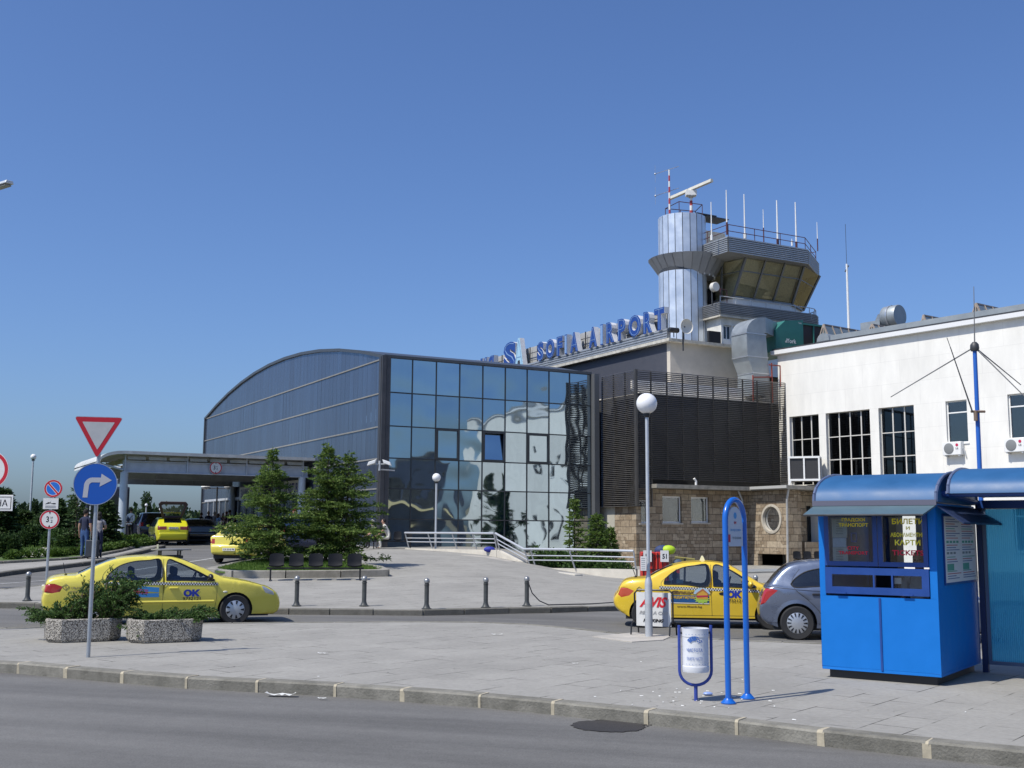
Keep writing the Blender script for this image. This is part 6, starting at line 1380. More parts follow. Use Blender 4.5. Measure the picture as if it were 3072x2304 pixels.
# ---- litter
rnd=random.Random(21)
M_LIT=mat('scrap_paper',(.7,.7,.66),.8)
for i,(px,py,off,s_,lab)in enumerate(((281,695.5,-.12,.17,'crumpled newspaper sheet lying in the gutter'),(322,699,-.12,.05,'small white scrap in the gutter right of the newspaper'),(497,635,.005,.09,'white scrap of paper on the pavement below the third bollard'),(323,653.8,.005,.07,'white scrap on the pavement right of the planters'),(575,664,.005,.04,'tiny white scrap on the pavement left of the litter bin'))):
 p=G(px,py,off);t=MB();n=7;vs=[]
 for a in range(n+1):
  for c_ in range(3):vs.append((p.x+(a/n-.5)*2*s_+rnd.uniform(-.1,.1)*s_,p.y+(c_-1)*s_*.28-a*s_*.04,p.z+.01+rnd.random()*.12*s_+(.1*s_ if a in(0,n)else 0)))
 t.add(vs,[(a*3+c_,a*3+3+c_,a*3+4+c_,a*3+1+c_)for a in range(n)for c_ in range(2)]);tag(t.build('paper_scrap',M_LIT,smooth=0),lab,'litter')
b=MB()
for i in range(90):
 px,py=rnd.gauss(690,45),rnd.gauss(698,8);
 if i>50:px,py=rnd.uniform(20,1000),rnd.uniform(650,730)
 if py<640 or py>np.interp(px,[0,180,340,512,676,868,1024],[657,673,681,693,709,731,745]):continue
 p=G(px,py,.004)
 if p.y<9 or(p.x-1.94)**2+(p.y-11.9)**2>40:continue
 a=rnd.uniform(0,6.28);l_=rnd.uniform(.008,.022);w_=l_*.35;b.add([(p.x+u*math.cos(a)-v*math.sin(a),p.y+u*math.sin(a)+v*math.cos(a),p.z+z_)for u,v,z_ in((-l_,-w_,0),(l_,-w_,0),(l_,w_,.004),(-l_,w_,.006))],[(0,1,2,3)])
tag(b.build('cigarette_ends',M_LIT,smooth=0,fix=False),kind='stuff')
p=G(708,695.5,0);t=MB();t.ball((p.x,p.y,.02),.045,12,sc=(1.2,.8,.45));tag(t.build('litter_piece',mat('pale_blue_plastic',(.25,.35,.65),.4)),'small pale blue plastic lid on the ground between the bin and the hoop','litter')
# ---- luggage behind the taxi
def bag(b,c,s,mi=0):x,y,z=c;b.box((x-s[0]/2,y-s[1]/2,z),(x+s[0]/2,y+s[1]/2,z+s[2]),mi)
Yl=30.5;base=at(655,566,Yl);X0l=(640-512)/F*Yl;k6=.0753/F*Yl
lt=thing('luggage_trolley','dark metal luggage trolley under the red cases behind the parked taxi','trolley',(X0l,Yl,H(X0l,Yl)),0)
b=MB();b.box((-.1,-.25,.18),(1.0,.25,.22))
for x in(-.1,1.0):b.tube((x,0,.1),(x,0,.75),.02,n=6)
for x in(0,.9):
 for y in(-.2,.2):b.lathe([(.07,-.02),(.07,.02)],12,(x,y,.07),axis='y')
b.build('frame',DARK,lt)
zl_=lambda py:at(655,py,Yl).z-lt.location.z
zb_,zt3=zl_(566),zl_(551)
for i,(xa,xb,lab)in enumerate(((.0,.37,'red case with a white label reading 51, left one on the trolley'),(.38,.74,'red case with a white label reading 51, right one beside the blue bags'))):
 t=thing('red_case',lab,'case',(lt.location.x+xa,Yl-.2,lt.location.z),0,'red cases on the trolley')
 b=MB();b.box((0,0,.24),(xb-xa-.01,.4,zt3-.02));b.build('shell',mat('case_red',(.5,.03,.02),.4),t,smooth=0,bevel=.03)
 b=MB()
 for x in(.05,.18,.3):b.box((x-.008,-.02,.26),(x+.008,-.002,zt3-.05))
 for z in(.4,.75,zt3-.12):b.box((.0,-.022,z-.008),(xb-xa-.01,-.004,z+.008))
 b.build('rack',BLACK,t,smooth=0)
 b=MB();b.box((.12 if i else .05,-.05,zt3-.28),(.34 if i else .27,-.03,zt3+.02));lb_=b.build('label',SWHITE,t,smooth=0)
 b=MB();add_text(b,'51',1,lambda u,v,d:((.23 if i else .16)+u,-.053,zt3-.2+v),width=.12,height=.13,bold=.03);b.build('number',BLACK,lb_,smooth=0,fix=False)
t=thing('backpack','dark blue and lime green backpack on top of the red cases','backpack',(lt.location.x+.62,Yl,lt.location.z+zt3-.05),0)
b=MB();b.ball((-.02,0,.06),.19,14,sc=(1.2,.8,.8));b.build('blue_body',mat('navy_cloth',(.02,.04,.12),.7),t);b=MB();b.ball((.12,-.07,.08),.17,14,sc=(1.15,.8,.75));b.build('lime_flap',mat('lime_cloth',(.42,.6,.02),.6),t)
t=thing('travel_bag','grey blue soft bag right of the red cases behind the parked taxi','bag',(lt.location.x+.86,Yl-.05,lt.location.z+.24),0)
b=MB();b.ball((0,0,.3),.3,14,sc=(.6,.7,1.1));b.ball((.12,0,.65),.2,12,sc=(.7,.7,.7));b.build('cloth',mat('grey_blue_cloth',(.06,.09,.14),.7,noise=(9,.2)),t);b=MB();b.box((-.08,-.24,.42),(.14,-.2,.56));b.build('red_panel',mat('case_red',(.5,.03,.02)),t,smooth=0)
p0,p1=at(675,557,31),at(695,559.5,31.5);t=thing('plank','yellow and black board leaning behind the roof of the parked taxi','board',p0)
b=MB();q=p1-p0;b.add([(0,0,0),tuple(q),tuple(q+Vector((0,.05,-.06))),(0,.05,-.3),(0,.02,.02),tuple(q+Vector((0,.02,.03))),tuple(q+Vector((0,.07,-.03))),(0,.07,-.28)],[(0,1,2,3),(4,7,6,5),(0,4,5,1),(1,5,6,2),(2,6,7,3),(3,7,4,0)]);b.build('board',mat('board_yellow',(.5,.42,.12),.6),t,smooth=0);b=MB();b.tube(q*.5,Vector((q.x*.5,q.y,-p0.z+.1)),.03,n=6);b.build('prop',DARK,t)
b=MB();a_,c_=at(746,564.5,48),at(790,562.5,50);a_.z=c_.z=.15;b.tube(a_,c_,.1,n=10);tag(b.build('fallen_pipe',GALV),'grey pipe lying on the ground at the foot of the stone annex','pipe')
# ================================================================ CARS
M_TYRE=mat('tyre_rubber',(.022,.022,.023),.8,noise=(20,.2));M_RIM=mat('hubcap_silver',(.52,.54,.56),.35,.6)
M_CGL=glass('car_glass',(.62,.67,.7),(1,1,1),1.5,.03);M_CGD=glass('dark_car_glass',(.1,.12,.14),(1,1,1),1.5,.05)
M_SEATC=mat('car_seat_cloth',(.05,.08,.13),.8,noise=(20,.2));M_TAIL=mat('tail_lamp_red',(.4,.015,.02),.15,coat=1);M_TAILW=mat('tail_lamp_white',(.55,.5,.48),.15,coat=1);M_HEAD=mat('headlamp',(.5,.53,.56),.1,.3,coat=1);M_TRIMB=mat('black_rubber_trim',(.02,.02,.02),.6)
def checker_mat():
 m=bpy.data.materials.new('taxi_checker');m.use_nodes=True;N,L=nodes(m);b=N['Principled BSDF'];g=N.new('ShaderNodeTexCoord');c=N.new('ShaderNodeTexChecker');c.inputs['Scale'].default_value=1/.036
 sp=N.new('ShaderNodeSeparateXYZ');cb=N.new('ShaderNodeCombineXYZ');L.new(g.outputs['UV'],c.inputs['Vector']);c.inputs['Scale'].default_value=1.0
 c.inputs['Color1'].default_value=(.015,.015,.015,1);c.inputs['Color2'].default_value=(.7,.7,.68,1);L.new(c.outputs[0],b.inputs['Base Color']);b.inputs['Roughness'].default_value=.35;return m
M_CHK=checker_mat()
def crom(P,k=6,closed=False):
 out=[];n=len(P)
 for i in range(n-1):
  p0,p1,p2,p3=P[max(i-1,0)],P[i],P[i+1],P[min(i+2,n-1)]
  for j in range(k):
   t=j/k;out.append(tuple(.5*((2*p1[a])+(-p0[a]+p2[a])*t+(2*p0[a]-5*p1[a]+4*p2[a]-p3[a])*t*t+(-p0[a]+3*p1[a]-3*p2[a]+p3[a])*t**3)for a in(0,1)))
 return out+[tuple(P[-1])]
def segd(p,a,b):
 ax,ay=b[0]-a[0],b[1]-a[1];l=ax*ax+ay*ay;t=0 if l==0 else max(0,min(1,((p[0]-a[0])*ax+(p[1]-a[1])*ay)/l));return math.hypot(p[0]-a[0]-ax*t,p[1]-a[1]-ay*t)
def car(lab,cat,S_,loc,ang,grp=None,name='parked_car'):
 """S_: top = profile from rear bottom over the roof to front bottom; idx names of the glass spans by x"""
 t=thing(name,lab,cat,loc,ang,grp)
 prof=crom(S_['top'],5);wm=S_['w'];zb=S_['belt'];xr,xf=prof[0][0],prof[-1][0];xmin=min(p[0]for p in prof);xmax=max(p[0]for p in prof)
 wx=S_['wheels'];wr=S_['wr'];ar=wr+.05;zs=S_['sill']
 rc=.055;paint=S_['paint'];gl_m=S_.get('glass',M_CGL)
 def Wd(x,z,edge=None):
  w=wm;c=(xmin+xmax)/2;hl=(xmax-xmin)/2;e=abs(x-c)/hl
  w-=wm*(S_.get('taper',.17))*max(0,(e-.55)/.45)**2.6
  if z>zb:w-=(z-zb)*S_.get('tumble',.42)
  else:w-=.035*((zb-z)/.45)**2*(z>.45)
  if z<.45:w-=.035*((zb-.45)/.45)**2+(.45-z)*.12
  if edge is None:
   d=min(segd((x,z),a,b)for a,b in zip(prof,prof[1:]))if True else 9
  else:d=edge
  q=1-min(d/rc,1);w-=rc*(1-math.sqrt(max(0,1-q*q)));return w
 under=[]
 def arcp(cx):
  a0=math.asin(max(-1,min(1,(zs-wr)/ar)));return[(cx+ar*math.cos(a),wr+ar*math.sin(a))for a in[lerp(a0,math.pi-a0,i/16)for i in range(17)]]
 under+=arcp(wx[0])+arcp(wx[1])
 outl=prof+under
 doors=S_.get('doors',[]);wins=S_['wins'];lamps=S_.get('lamps',[])
 feats=[('w',i,crom(w+[w[0]],4)[:-1]if S_.get('round',True)else w)for i,w in enumerate(wins)]
 def inner(P,k):
  cx=sum(p[0]for p in P)/len(P);cz=sum(p[1]for p in P)/len(P);return[(cx+(p[0]-cx)*k,cz+(p[1]-cz)*k)for p in P]
 polys=[f[2]for f in feats]+[l[1]for l in lamps]
 pts=[];E=[]
 def addp(P):
  n0=len(pts);P=[p for i,p in enumerate(P)if i==0 or math.dist(p,P[i-1])>.004];pts.extend(Vector(p)for p in P);n=len(P);E.extend((n0+i,n0+(i+1)%n)for i in range(n))
 addp(outl);[addp(p)for p in polys]
 for dline in doors:
  n0=len(pts);pts.extend(Vector(p)for p in dline);E.extend((n0+i,n0+i+1)for i in range(len(dline)-1))
 for d in(.012,.03,.055,.1):
  for a,b in zip(prof,prof[1:]):
   tx,tz=b[0]-a[0],b[1]-a[1];l=math.hypot(tx,tz)or 1;p=(a[0]+tz/l*d,a[1]-tx/l*d)
   if pip(p[0],p[1],outl)and all(math.dist(p,q)>.008 for q in pts[-4:]):pts.append(Vector(p))
 x=xmin
 while x<xmax:
  z=.15
  while z<1.8:
   if pip(x,z,outl):pts.append(Vector((x+random.Random(int(x*997+z*131)).uniform(-.01,.01),z)))
   z+=.085
  x+=.11
 vo,_,fo,*_=delaunay_2d_cdt(pts,E,[],0,1e-4)
 body=MB();parts={}
 dist=[min(segd((v.x,v.y),a,b)for a,b in zip(prof,prof[1:]))for v in vo]
 for side in(1,-1):
  P3=[(v.x,side*Wd(v.x,v.y,d),v.y)for v,d in zip(vo,dist)]
  grp_f={}
  for f in fo:
   c=sum((vo[i]for i in f),Vector((0,0)))/len(f)
   if not pip(c.x,c.y,outl):continue
   key='body'
   for(k_,i_,p_)in feats:
    if pip(c.x,c.y,p_):key=('w',i_)
   for i_,(nm,p_,m_)in enumerate(lamps):
    if pip(c.x,c.y,p_):key=('l',i_)
   a_,b_,c_=(vo[i]for i in f);ff=tuple(f)
   if((b_-a_).cross(c_-a_)>0)==(side>0):ff=ff[::-1]
   grp_f.setdefault(key,[]).append(ff)
  for key,fs in grp_f.items():
   ids=sorted({i for f in fs for i in f});mp={i:k for k,i in enumerate(ids)};off=.012 if key[0]=='w' else 0
   vv=[(P3[i][0],P3[i][1]-side*off,P3[i][2])for i in ids];ff=[tuple(mp[i]for i in f)for f in fs]
   if key=='body':body.add(vv,ff)
   elif key[0]=='w':m=MB();m.add(vv,ff);m.build('side_window',gl_m,t,smooth=60,fix=False)
   else:parts.setdefault((lamps[key[1]][0],side,lamps[key[1]][2]),MB()).add(vv,ff)
 ny=12;gls=S_['spans']
 strips={}
 rows=[]
 for k,(x,z)in enumerate(prof):
  a,b=prof[max(k-1,0)],prof[min(k+1,len(prof)-1)];tx,tz=b[0]-a[0],b[1]-a[1];l=math.hypot(tx,tz)or 1;nx,nz=-tz/l,tx/l
  w=Wd(x,z,0.0);row=[]
  for j in range(ny+1):
   u=-1+2*j/ny;cr=S_.get('crown',.02)*(1-u*u)
   if abs(x)>abs(xmax)-.3 and z<.8:cr*=1.7
   row.append((x+nx*cr,u*w,z+nz*cr))
  rows.append(row)
 for k in range(len(prof)-1):
  xm_,zm_=(prof[k][0]+prof[k+1][0])/2,(prof[k][1]+prof[k+1][1])/2
  for j in range(ny):
   key='body'
   for(nm,xa,xb,zmin,brd)in gls:
    if xa<xm_<xb and zm_>zmin and brd<=j<ny-brd:key=nm
   for i_,(nm,p_,m_)in enumerate(lamps):
    zlo,zhi=min(q[1]for q in p_),max(q[1]for q in p_);back=sum(q[0]for q in p_)/len(p_)<0
    if zlo<zm_<zhi and((back and k<len(prof)*.25)or(not back and k>len(prof)*.75))and(j<S_.get('lampj',3)or j>=ny-S_.get('lampj',3)):
     if abs(xm_-(xmin if back else xmax))<.45:key=('lamp',nm,1 if j>=ny/2 else-1,m_)
   q=[rows[k][j],rows[k][j+1],rows[k+1][j+1],rows[k+1][j]]
   if key=='body':body.add(q,[(0,1,2,3)])
   elif isinstance(key,tuple):parts.setdefault((key[1],key[2],key[3]),MB()).add(q,[(0,1,2,3)])
   else:strips.setdefault(key,MB()).add(q,[(0,1,2,3)])
 bo=body.build('body',paint,t,smooth=50)
 for nm,m in strips.items():m.build(nm,gl_m,t,smooth=60)
 for(nm,sd_,m_),m in parts.items():m.build(nm,m_,t,smooth=60)
 b=MB();b.box((xmin+.25,-wm*.78,.17),(xmax-.25,wm*.78,.3));b.box((xmin+.5,-wm*.8,.3),(wx[1]+.1,wm*.8,zb-.2));b.box((wx[0]-.3,-wm*.8,.3),(xmax-.3,wm*.8,zb-.22));b.build('floor_pan',M_TRIMB,t,smooth=0)
 for cx in wx:
  for s_ in(1,-1):b=MB();n=12;b.add([(cx+ar*math.cos(math.pi*i/n),s_*y,wr+ar*math.sin(math.pi*i/n))for y in(wm*.6,wm-.05)for i in range(n+1)]+[(cx+ar*math.cos(math.pi*i/n),s_*wm*.6,wr+ar*math.sin(math.pi*i/n))for i in range(n+1)],[(i,i+1,n+2+i,n+1+i)for i in range(n)]+[tuple(range(2*n+2,3*n+3))]);b.build('wheel_arch',M_TRIMB,t)
 for cx in wx:
  for s_ in(1,-1):
   y=s_*(wm-.1);b=MB();b.lathe([(wr*.62,-.09),(wr*.93,-.1),(wr,-.07),(wr*1.005,0),(wr,.07),(wr*.93,.1),(wr*.66,.095),(wr*.62,.06)],36,(cx,y,wr),axis='y',cap=False);wo=b.build('wheel',M_TYRE,t)
   yo=y+s_*.085;b=MB();n=S_.get('slots',9);rr_=wr*.66
   b.lathe([(rr_,yo-s_*.02-y),(rr_*.97,yo-y),(rr_*.8,yo+s_*.012-y),(rr_*.3,yo+s_*.022-y),(0.001,yo+s_*.024-y)],36,(cx,y,wr),axis='y',cap=False)
   for i in range(n):
    a=2*math.pi*i/n;w_=S_.get('slotw',.16);P=[]
    for r_,da in((rr_*.55,w_*.6),(rr_*.9,w_),(rr_*.9,-w_),(rr_*.55,-w_*.6)):P.append((cx+r_*math.cos(a+da),yo+s_*(.024-.012*(r_>rr_*.7)),wr+r_*math.sin(a+da)))
    b.add(P,[(0,1,2,3)],1)
   b.build('hubcap',[M_RIM,BLACK],wo,smooth=30,fix=False)
 surf=lambda side:(lambda u,z,d=0:(u,side*(Wd(u,z)+.004+d),z))
 for side in(1,-1):
  b=MB();f=surf(side)
  for dl in doors:
   Q=crom(dl,5)if len(dl)>2 else dl
   Q=[q for k in range(len(Q)-1)for q in[tuple(lerp(Q[k][a],Q[k+1][a],w_)for a in(0,1))for w_ in(0,.34,.67)]]+[Q[-1]]
   for p,q in zip(Q,Q[1:]):
    dx,dz=q[0]-p[0],q[1]-p[1];l=math.hypot(dx,dz)or 1;nx,nz=-dz/l*.0035,dx/l*.0035
    b.add([f(p[0]-nx,p[1]-nz,-.002),f(q[0]-nx,q[1]-nz,-.002),f(q[0]+nx,q[1]+nz,-.002),f(p[0]+nx,p[1]+nz,-.002)],[(0,1,2,3)])
  if doors:b.build('door_seams',M_TRIMB,t,smooth=0,fix=False)
  for(x,z)in S_.get('handles',[]):
   b=MB();
   if S_.get('oval'):
    n=14;b.add([f(x+.085*math.cos(2*math.pi*i/n),z+.035*math.sin(2*math.pi*i/n))for i in range(n)],[tuple(range(n))]);b.build('door_handle',BLACK,t,smooth=0,fix=False)
   else:b.box((x-.09,side*(Wd(x,z)-.005),z-.018),(x+.09,side*(Wd(x,z)+.03),z+.018));b.build('door_handle',S_.get('handle_m',paint),t,smooth=0,bevel=.012)
  if 'mould' in S_:
   z,xa,xb=S_['mould'];b=MB();n=20
   for i in range(n):x0,x1=lerp(xa,xb,i/n),lerp(xa,xb,(i+1)/n);b.add([f(x0,z-.03,0),f(x1,z-.03,0),f(x1,z,.018),f(x0,z,.018),f(x0,z+.03,0),f(x1,z+.03,0)],[(0,1,2,3),(3,2,5,4)])
   b.build('side_moulding',S_.get('mould_m',paint),t,smooth=30,fix=False)
  xm_,zm_=S_['mirror'];b=MB();b.ball((xm_,side*(wm+.09),zm_),.1,12,sc=(.6,.95,.72));b.build('wing_mirror',S_.get('mirror_m',paint),t)
  for w in wins:
   b=MB();Q=crom(w+[w[0]],4);
   for p,q in zip(Q,Q[1:]):b.tube(f(p[0],p[1],-.006),f(q[0],q[1],-.006),.011,n=5,cap=False)
   b.build('window_seal',M_TRIMB,t)
 if S_.get('interior',True):
  for(x,y)in((.25,.36),(.25,-.36),(-.62,.36),(-.62,-.36)):
   x+=S_.get('seatx',0);b=MB();b.box((x-.12,y-.22,.45),(x+.06,y+.22,zb+.12));b.box((x-.1,y-.12,zb+.12),(x-.0,y+.12,zb+.3));b.build('seat',M_SEATC,t,bevel=.04)
  xd=S_.get('dash',.85);b=MB();b.box((xd-.1,-wm*.82,.5),(xd+.45,wm*.82,zb-.02));b.build('dashboard',BLACK,t,bevel=.03)
  b=MB();n=18;b.path([(xd-.2+.06*math.sin(2*math.pi*i/n),.36+.18*math.cos(2*math.pi*i/n),zb-.0+.17*math.sin(2*math.pi*i/n))for i in range(n)],.014,5,closed=True);b.build('steering_wheel',BLACK,t)
 if S_.get('plate',True):
  zp=S_.get('platez',.75);xp=min(p[0]for p in prof if abs(p[1]-zp)<.12);b=MB();b.box((xp-.014-S_.get('crown',.02)*1.7,-.23,zp-.05),(xp-.0,.23,zp+.05));po_=b.build('number_plate',SWHITE,t,smooth=0)
  b=MB();add_text(b,S_.get('plate_s','CA 4821 KM'),1,lambda u,v,d:(xp-.0155-S_.get('crown',.02)*1.7,-u,zp-.03+v),width=.4,height=.06,bold=.02);b.build('plate_text',BLACK,po_,smooth=0,fix=False)
 return t,surf,Wd
def strip_on(par,f,P0,P1,h,m,nm,n=40,cell=None):
 """band on the flank between two (x,z) points"""
 me=MB();
 for i in range(n):
  a=(lerp(P0[0],P1[0],i/n),lerp(P0[1],P1[1],i/n));c=(lerp(P0[0],P1[0],(i+1)/n),lerp(P0[1],P1[1],(i+1)/n))
  me.add([f(a[0],a[1]-h/2),f(c[0],c[1]-h/2),f(c[0],c[1]+h/2),f(a[0],a[1]+h/2)],[(0,1,2,3)])
 o=me.build(nm,m,par,smooth=0,fix=False)
 if cell:
  uv=o.data.uv_layers.new(name='UVMap');L_=math.dist(P0,P1)
  for i in range(n):
   for k,(u,v)in enumerate(((i/n,0),((i+1)/n,0),((i+1)/n,1),(i/n,1))):uv.data[i*4+k].uv=(u*L_/cell+.0005,v*h/cell*.9999+.0005)
 return o
def flank_text(par,f,s,x,z,w,h,m,nm='lettering',bold=.02,side=-1,shear=0,k=1):
 b=MB();add_text(b,s,1,lambda u,v,d:f(x+u*(1 if side<0 else-1),z+v,.001*k),width=w,height=h,bold=bold,shear=shear);b.build(nm,m,par,smooth=0,fix=False)
M_TX1=mat('taxi_yellow_pale',(.72,.62,.09),.28,noise=(1.5,.03),coat=.6);M_TX2=mat('taxi_yellow_warm',(.76,.52,.035),.28,noise=(1.5,.04),coat=.6);M_TX3=mat('taxi_yellow_lemon',(.66,.62,.02),.3,coat=.5)
SON=dict(top=[(-2.2,.27),(-2.33,.36),(-2.38,.55),(-2.36,.7),(-2.33,.86),(-2.27,.98),(-2.05,1.035),(-1.8,1.05),(-1.72,1.07),(-1.35,1.25),(-1.0,1.375),(-.6,1.425),(-.1,1.425),(.25,1.38),(.7,1.2),(1.12,1.0),(1.25,.965),(1.7,.885),(2.08,.775),(2.27,.68),(2.35,.58),(2.385,.48),(2.39,.38),(2.36,.27),(2.25,.2)],w=.885,belt=.9,sill=.22,wheels=(1.42,-1.28),wr=.315,paint=M_TX1,spans=[('rear_window',-1.7,-1.02,1.04,1),('windscreen',.3,1.14,.95,1)],wins=[[(-1.2,.955),(-1.12,1.09),(-.93,1.24),(-.66,1.325),(-.36,1.35),(-.12,1.35),(-.13,.94),(-.7,.945)],[(.0,.935),(.02,1.345),(.22,1.31),(.55,1.16),(.8,1.03),(.97,.925),(.5,.93)]],doors=[[(-.06,1.38),(-.06,.6),(-.07,.26)],[(-1.05,1.27),(-1.25,1.05),(-1.2,.8),(-.98,.6),(-.86,.42),(-.84,.26)],[(1.02,.9),(1.03,.6),(.98,.26)],[(-.84,.27),(.98,.27)]],lampj=1,lamps=[('tail_light',[(-2.35,.72),(-2.33,.87),(-2.16,.89),(-2.0,.83),(-2.05,.73),(-2.2,.7)],M_TAIL),('headlight',[(2.22,.68),(2.02,.79),(1.96,.8),(2.05,.66),(2.25,.6)],M_HEAD)],handles=[(-.82,.8),(.15,.78)],mirror=(.88,1.0),mirror_m=BLACK,mould=(.5,-.86,.98),handle_m=M_TX1,slots=9,slotw=.14,platez=.78)
c_f=Vector((-5.57,23.2));a1=R(21);hd_=Vector((math.cos(a1),math.sin(a1)));lf=Vector((-hd_.y,hd_.x));o2=c_f-hd_*1.42*.95+lf*.79*.95
tx1,sf1,W1=car('pale yellow saloon taxi with checker band, roof board and OK sign, parked behind the planters','taxi',SON,(o2.x,o2.y,-.13),a1,'yellow taxis','taxi');tx1.scale=(.95,.95,.95)
for sd_ in(-1,1):
 f=sf1(sd_);strip_on(tx1,f,(-1.22,.895),(1.05,.855),.055,M_CHK,'checker_band',60,.0275)
 M_OKB=mat('ok_blue',(.015,.04,.35),.4);kx_=-sd_
 flank_text(tx1,f,'ОК',.52,.6,.34,.15,M_OKB,bold=.07,side=sd_);flank_text(tx1,f,'9732121',.52,.49+.035,.36,.065,BLACK,bold=.01,side=sd_,k=6)
 flank_text(tx1,f,'ПЪРВА',-1.72,.785,.24,.04,mat('grey_letters',(.25,.22,.12),.5),side=sd_);flank_text(tx1,f,'ИНВЕСТИЦИОННА',-1.62,.71,.5,.04,mat('grey_letters',(.25,.22,.12),.5),side=sd_);flank_text(tx1,f,'БАНКА',-1.72,.635,.24,.04,mat('grey_letters',(.25,.22,.12),.5),side=sd_)
 b=MB()
 for p_,q_ in zip([(0,.06),(.07,0),(0,-.06),(-.07,0)],[(.07,0),(0,-.06),(-.07,0),(0,.06)]):b.tube(f(-1.95+p_[0],.83+p_[1]),f(-1.95+q_[0],.83+q_[1]),.005,n=4)
 b.tube(f(-1.95,.8),f(-1.95,.86),.004,n=4);b.build('bank_emblem',mat('grey_letters',(.25,.22,.12)),tx1)
 strip_on(tx1,f,(-.62,.79),(-.14,.745),.1,mat('ad_blue',(.05,.28,.62),.4),'advert',8);strip_on(tx1,f,(-.9,.735),(-.36,.71),.09,mat('ad_red',(.5,.03,.08),.4),'advert',8);strip_on(tx1,f,(-.75,.64),(-.14,.64),.08,mat('ad_blue',(.05,.28,.62),.4),'advert',8)
 b=MB();x,z=1.2,.69;b.ball(f(x,z),.03,10,sc=(1.6,.5,.8));b.build('indicator',mat('clear_indicator',(.6,.6,.5),.2),tx1)
b=MB();n=28;rz_=1.42;vs=[]
for zz_ in(rz_+.13,rz_+.155):
 for i in range(n):a=2*math.pi*i/n;vs.append((.13+.42*math.cos(a)*1.0,.42*math.sin(a)-.05,zz_))
b.add(vs,[tuple(range(n))[::-1],tuple(range(n,2*n))]+[(i,(i+1)%n,n+(i+1)%n,n+i)for i in range(n)])
rb_=b.build('roof_board',mat('board_grey',(.2,.2,.2),.5),tx1,smooth=30)
b=MB()
for x,y in((.3,-.3),(-.1,-.3),(.3,.3),(-.1,.3)):b.tube((x,y,rz_-.03),(x,y,rz_+.13),.02,n=6)
for y in(-.3,.3):b.box((-.16,y-.02,rz_-.04),(.36,y+.02,rz_+.02))
b.box((-.14,-.42,rz_+.12),(.34,.42,rz_+.128));b.build('carrier',BLACK,rb_,smooth=0)
b=MB();b.box((-.16,-.06,rz_+.156),(-.13,.1,rz_+.25));b.box((-.2,-.06,rz_+.156),(-.1,.1,rz_+.16));b.build('plate',mat('cream_plate',(.62,.6,.4),.5),rb_,smooth=0)
b=MB();b.tube((-1.95,-.45,1.03),(-1.97,-.45,1.07),.03,n=8);b.tube((-1.97,-.45,1.06),(-2.02,-.45,1.3),.007,n=5);b.build('aerial',BLACK,tx1)
LAN=dict(top=[(-2.05,.3),(-2.18,.4),(-2.23,.52),(-2.2,.64),(-2.12,.74),(-2.08,.84),(-1.98,.95),(-1.8,1.0),(-1.5,1.02),(-1.4,1.04),(-1.1,1.18),(-.8,1.29),(-.45,1.355),(0,1.375),(.4,1.34),(.62,1.27),(1.0,1.07),(1.28,.92),(1.36,.9),(1.75,.83),(2.05,.7),(2.18,.55),(2.2,.4),(2.15,.26),(2.05,.2)],w=.85,belt=.87,sill=.22,wheels=(1.38,-1.17),wr=.29,paint=M_TX2,spans=[('rear_window',-1.42,-.82,1.03,1),('windscreen',.6,1.3,.92,1)],wins=[[(-1.02,.905),(-1.0,1.0),(-.85,1.13),(-.6,1.245),(-.3,1.295),(.03,1.3),(.02,.88),(-.5,.9)],[(.14,.875),(.16,1.295),(.42,1.265),(.72,1.13),(1.0,.96),(1.12,.855),(.6,.865)]],doors=[[(.09,1.32),(.09,.6),(.1,.26)],[(-.72,1.22),(-1.08,.98),(-1.12,.85),(-.98,.68),(-.86,.5),(-.8,.26)],[(1.2,.86),(1.22,.6),(1.16,.26)],[(-.8,.27),(1.16,.27)]],lamps=[('tail_light',[(-2.13,.68),(-2.06,.82),(-1.9,.82),(-1.74,.76),(-1.86,.66),(-2.05,.62)],mat('tail_lamp_amber_red',(.5,.07,.03),.15,coat=1)),('headlight',[(2.1,.62),(1.9,.74),(1.82,.74),(1.95,.6)],M_HEAD)],handles=[(-.76,.745),(.36,.725)],oval=True,mirror=(1.0,.93),mirror_m=M_TX2,slots=8,platez=.62,taper=.26,plate_s='CA 7735 CX')
LAN['wheels']=(1.25,-1.6)
for k_ in('top','handles'):LAN[k_]=[(x*.88,z)for x,z in LAN[k_]]
for k_ in('wins','doors'):LAN[k_]=[[(x*.88,z)for x,z in q]for q in LAN[k_]]
LAN['lamps']=[(a,[(x*.88,z)for x,z in q],m_)for a,q,m_ in LAN['lamps']];LAN['plate']=False;LAN['wheels']=(1.3,-1.3);LAN['spans']=[(a,x0*.88,x1*.88,z,b_)for a,x0,x1,z,b_ in LAN['spans']];LAN['mirror']=(.88,.93);LAN['dash']=.7;LAN['lampj']=1
LAN['doors'][1]=[(-.63,1.22),(-.93,.98),(-.96,.86),(-.94,.72)];LAN['doors'][3]=[(-.93,.27),(1.0,.27)]
yc=22.8;x0=(617.7-512)/F*(yc+.3);a2=R(-7)
tx2,sf2,W2=car('warm yellow saloon taxi with a house loan advert, nose to tail with the grey car','taxi',LAN,(4.01,23.6,-.13),a2,'yellow taxis','taxi');tx2.scale=(.95,.95,.95)
f=sf2(-1);strip_on(tx2,f,(-1.0,.84),(1.06,.785),.055,M_CHK,'checker_band',60,.0275)
flank_text(tx2,f,'ОК',.55,.64,.3,.15,M_OKB,bold=.07);flank_text(tx2,f,'9732121',.55,.55,.34,.065,BLACK,bold=.01,k=6)
M_GL=mat('grey_letters',(.25,.22,.12));flank_text(tx2,f,'жилищно',-.5,.69,.48,.08,mat('brown_letters',(.16,.1,.03),.5),bold=.04)
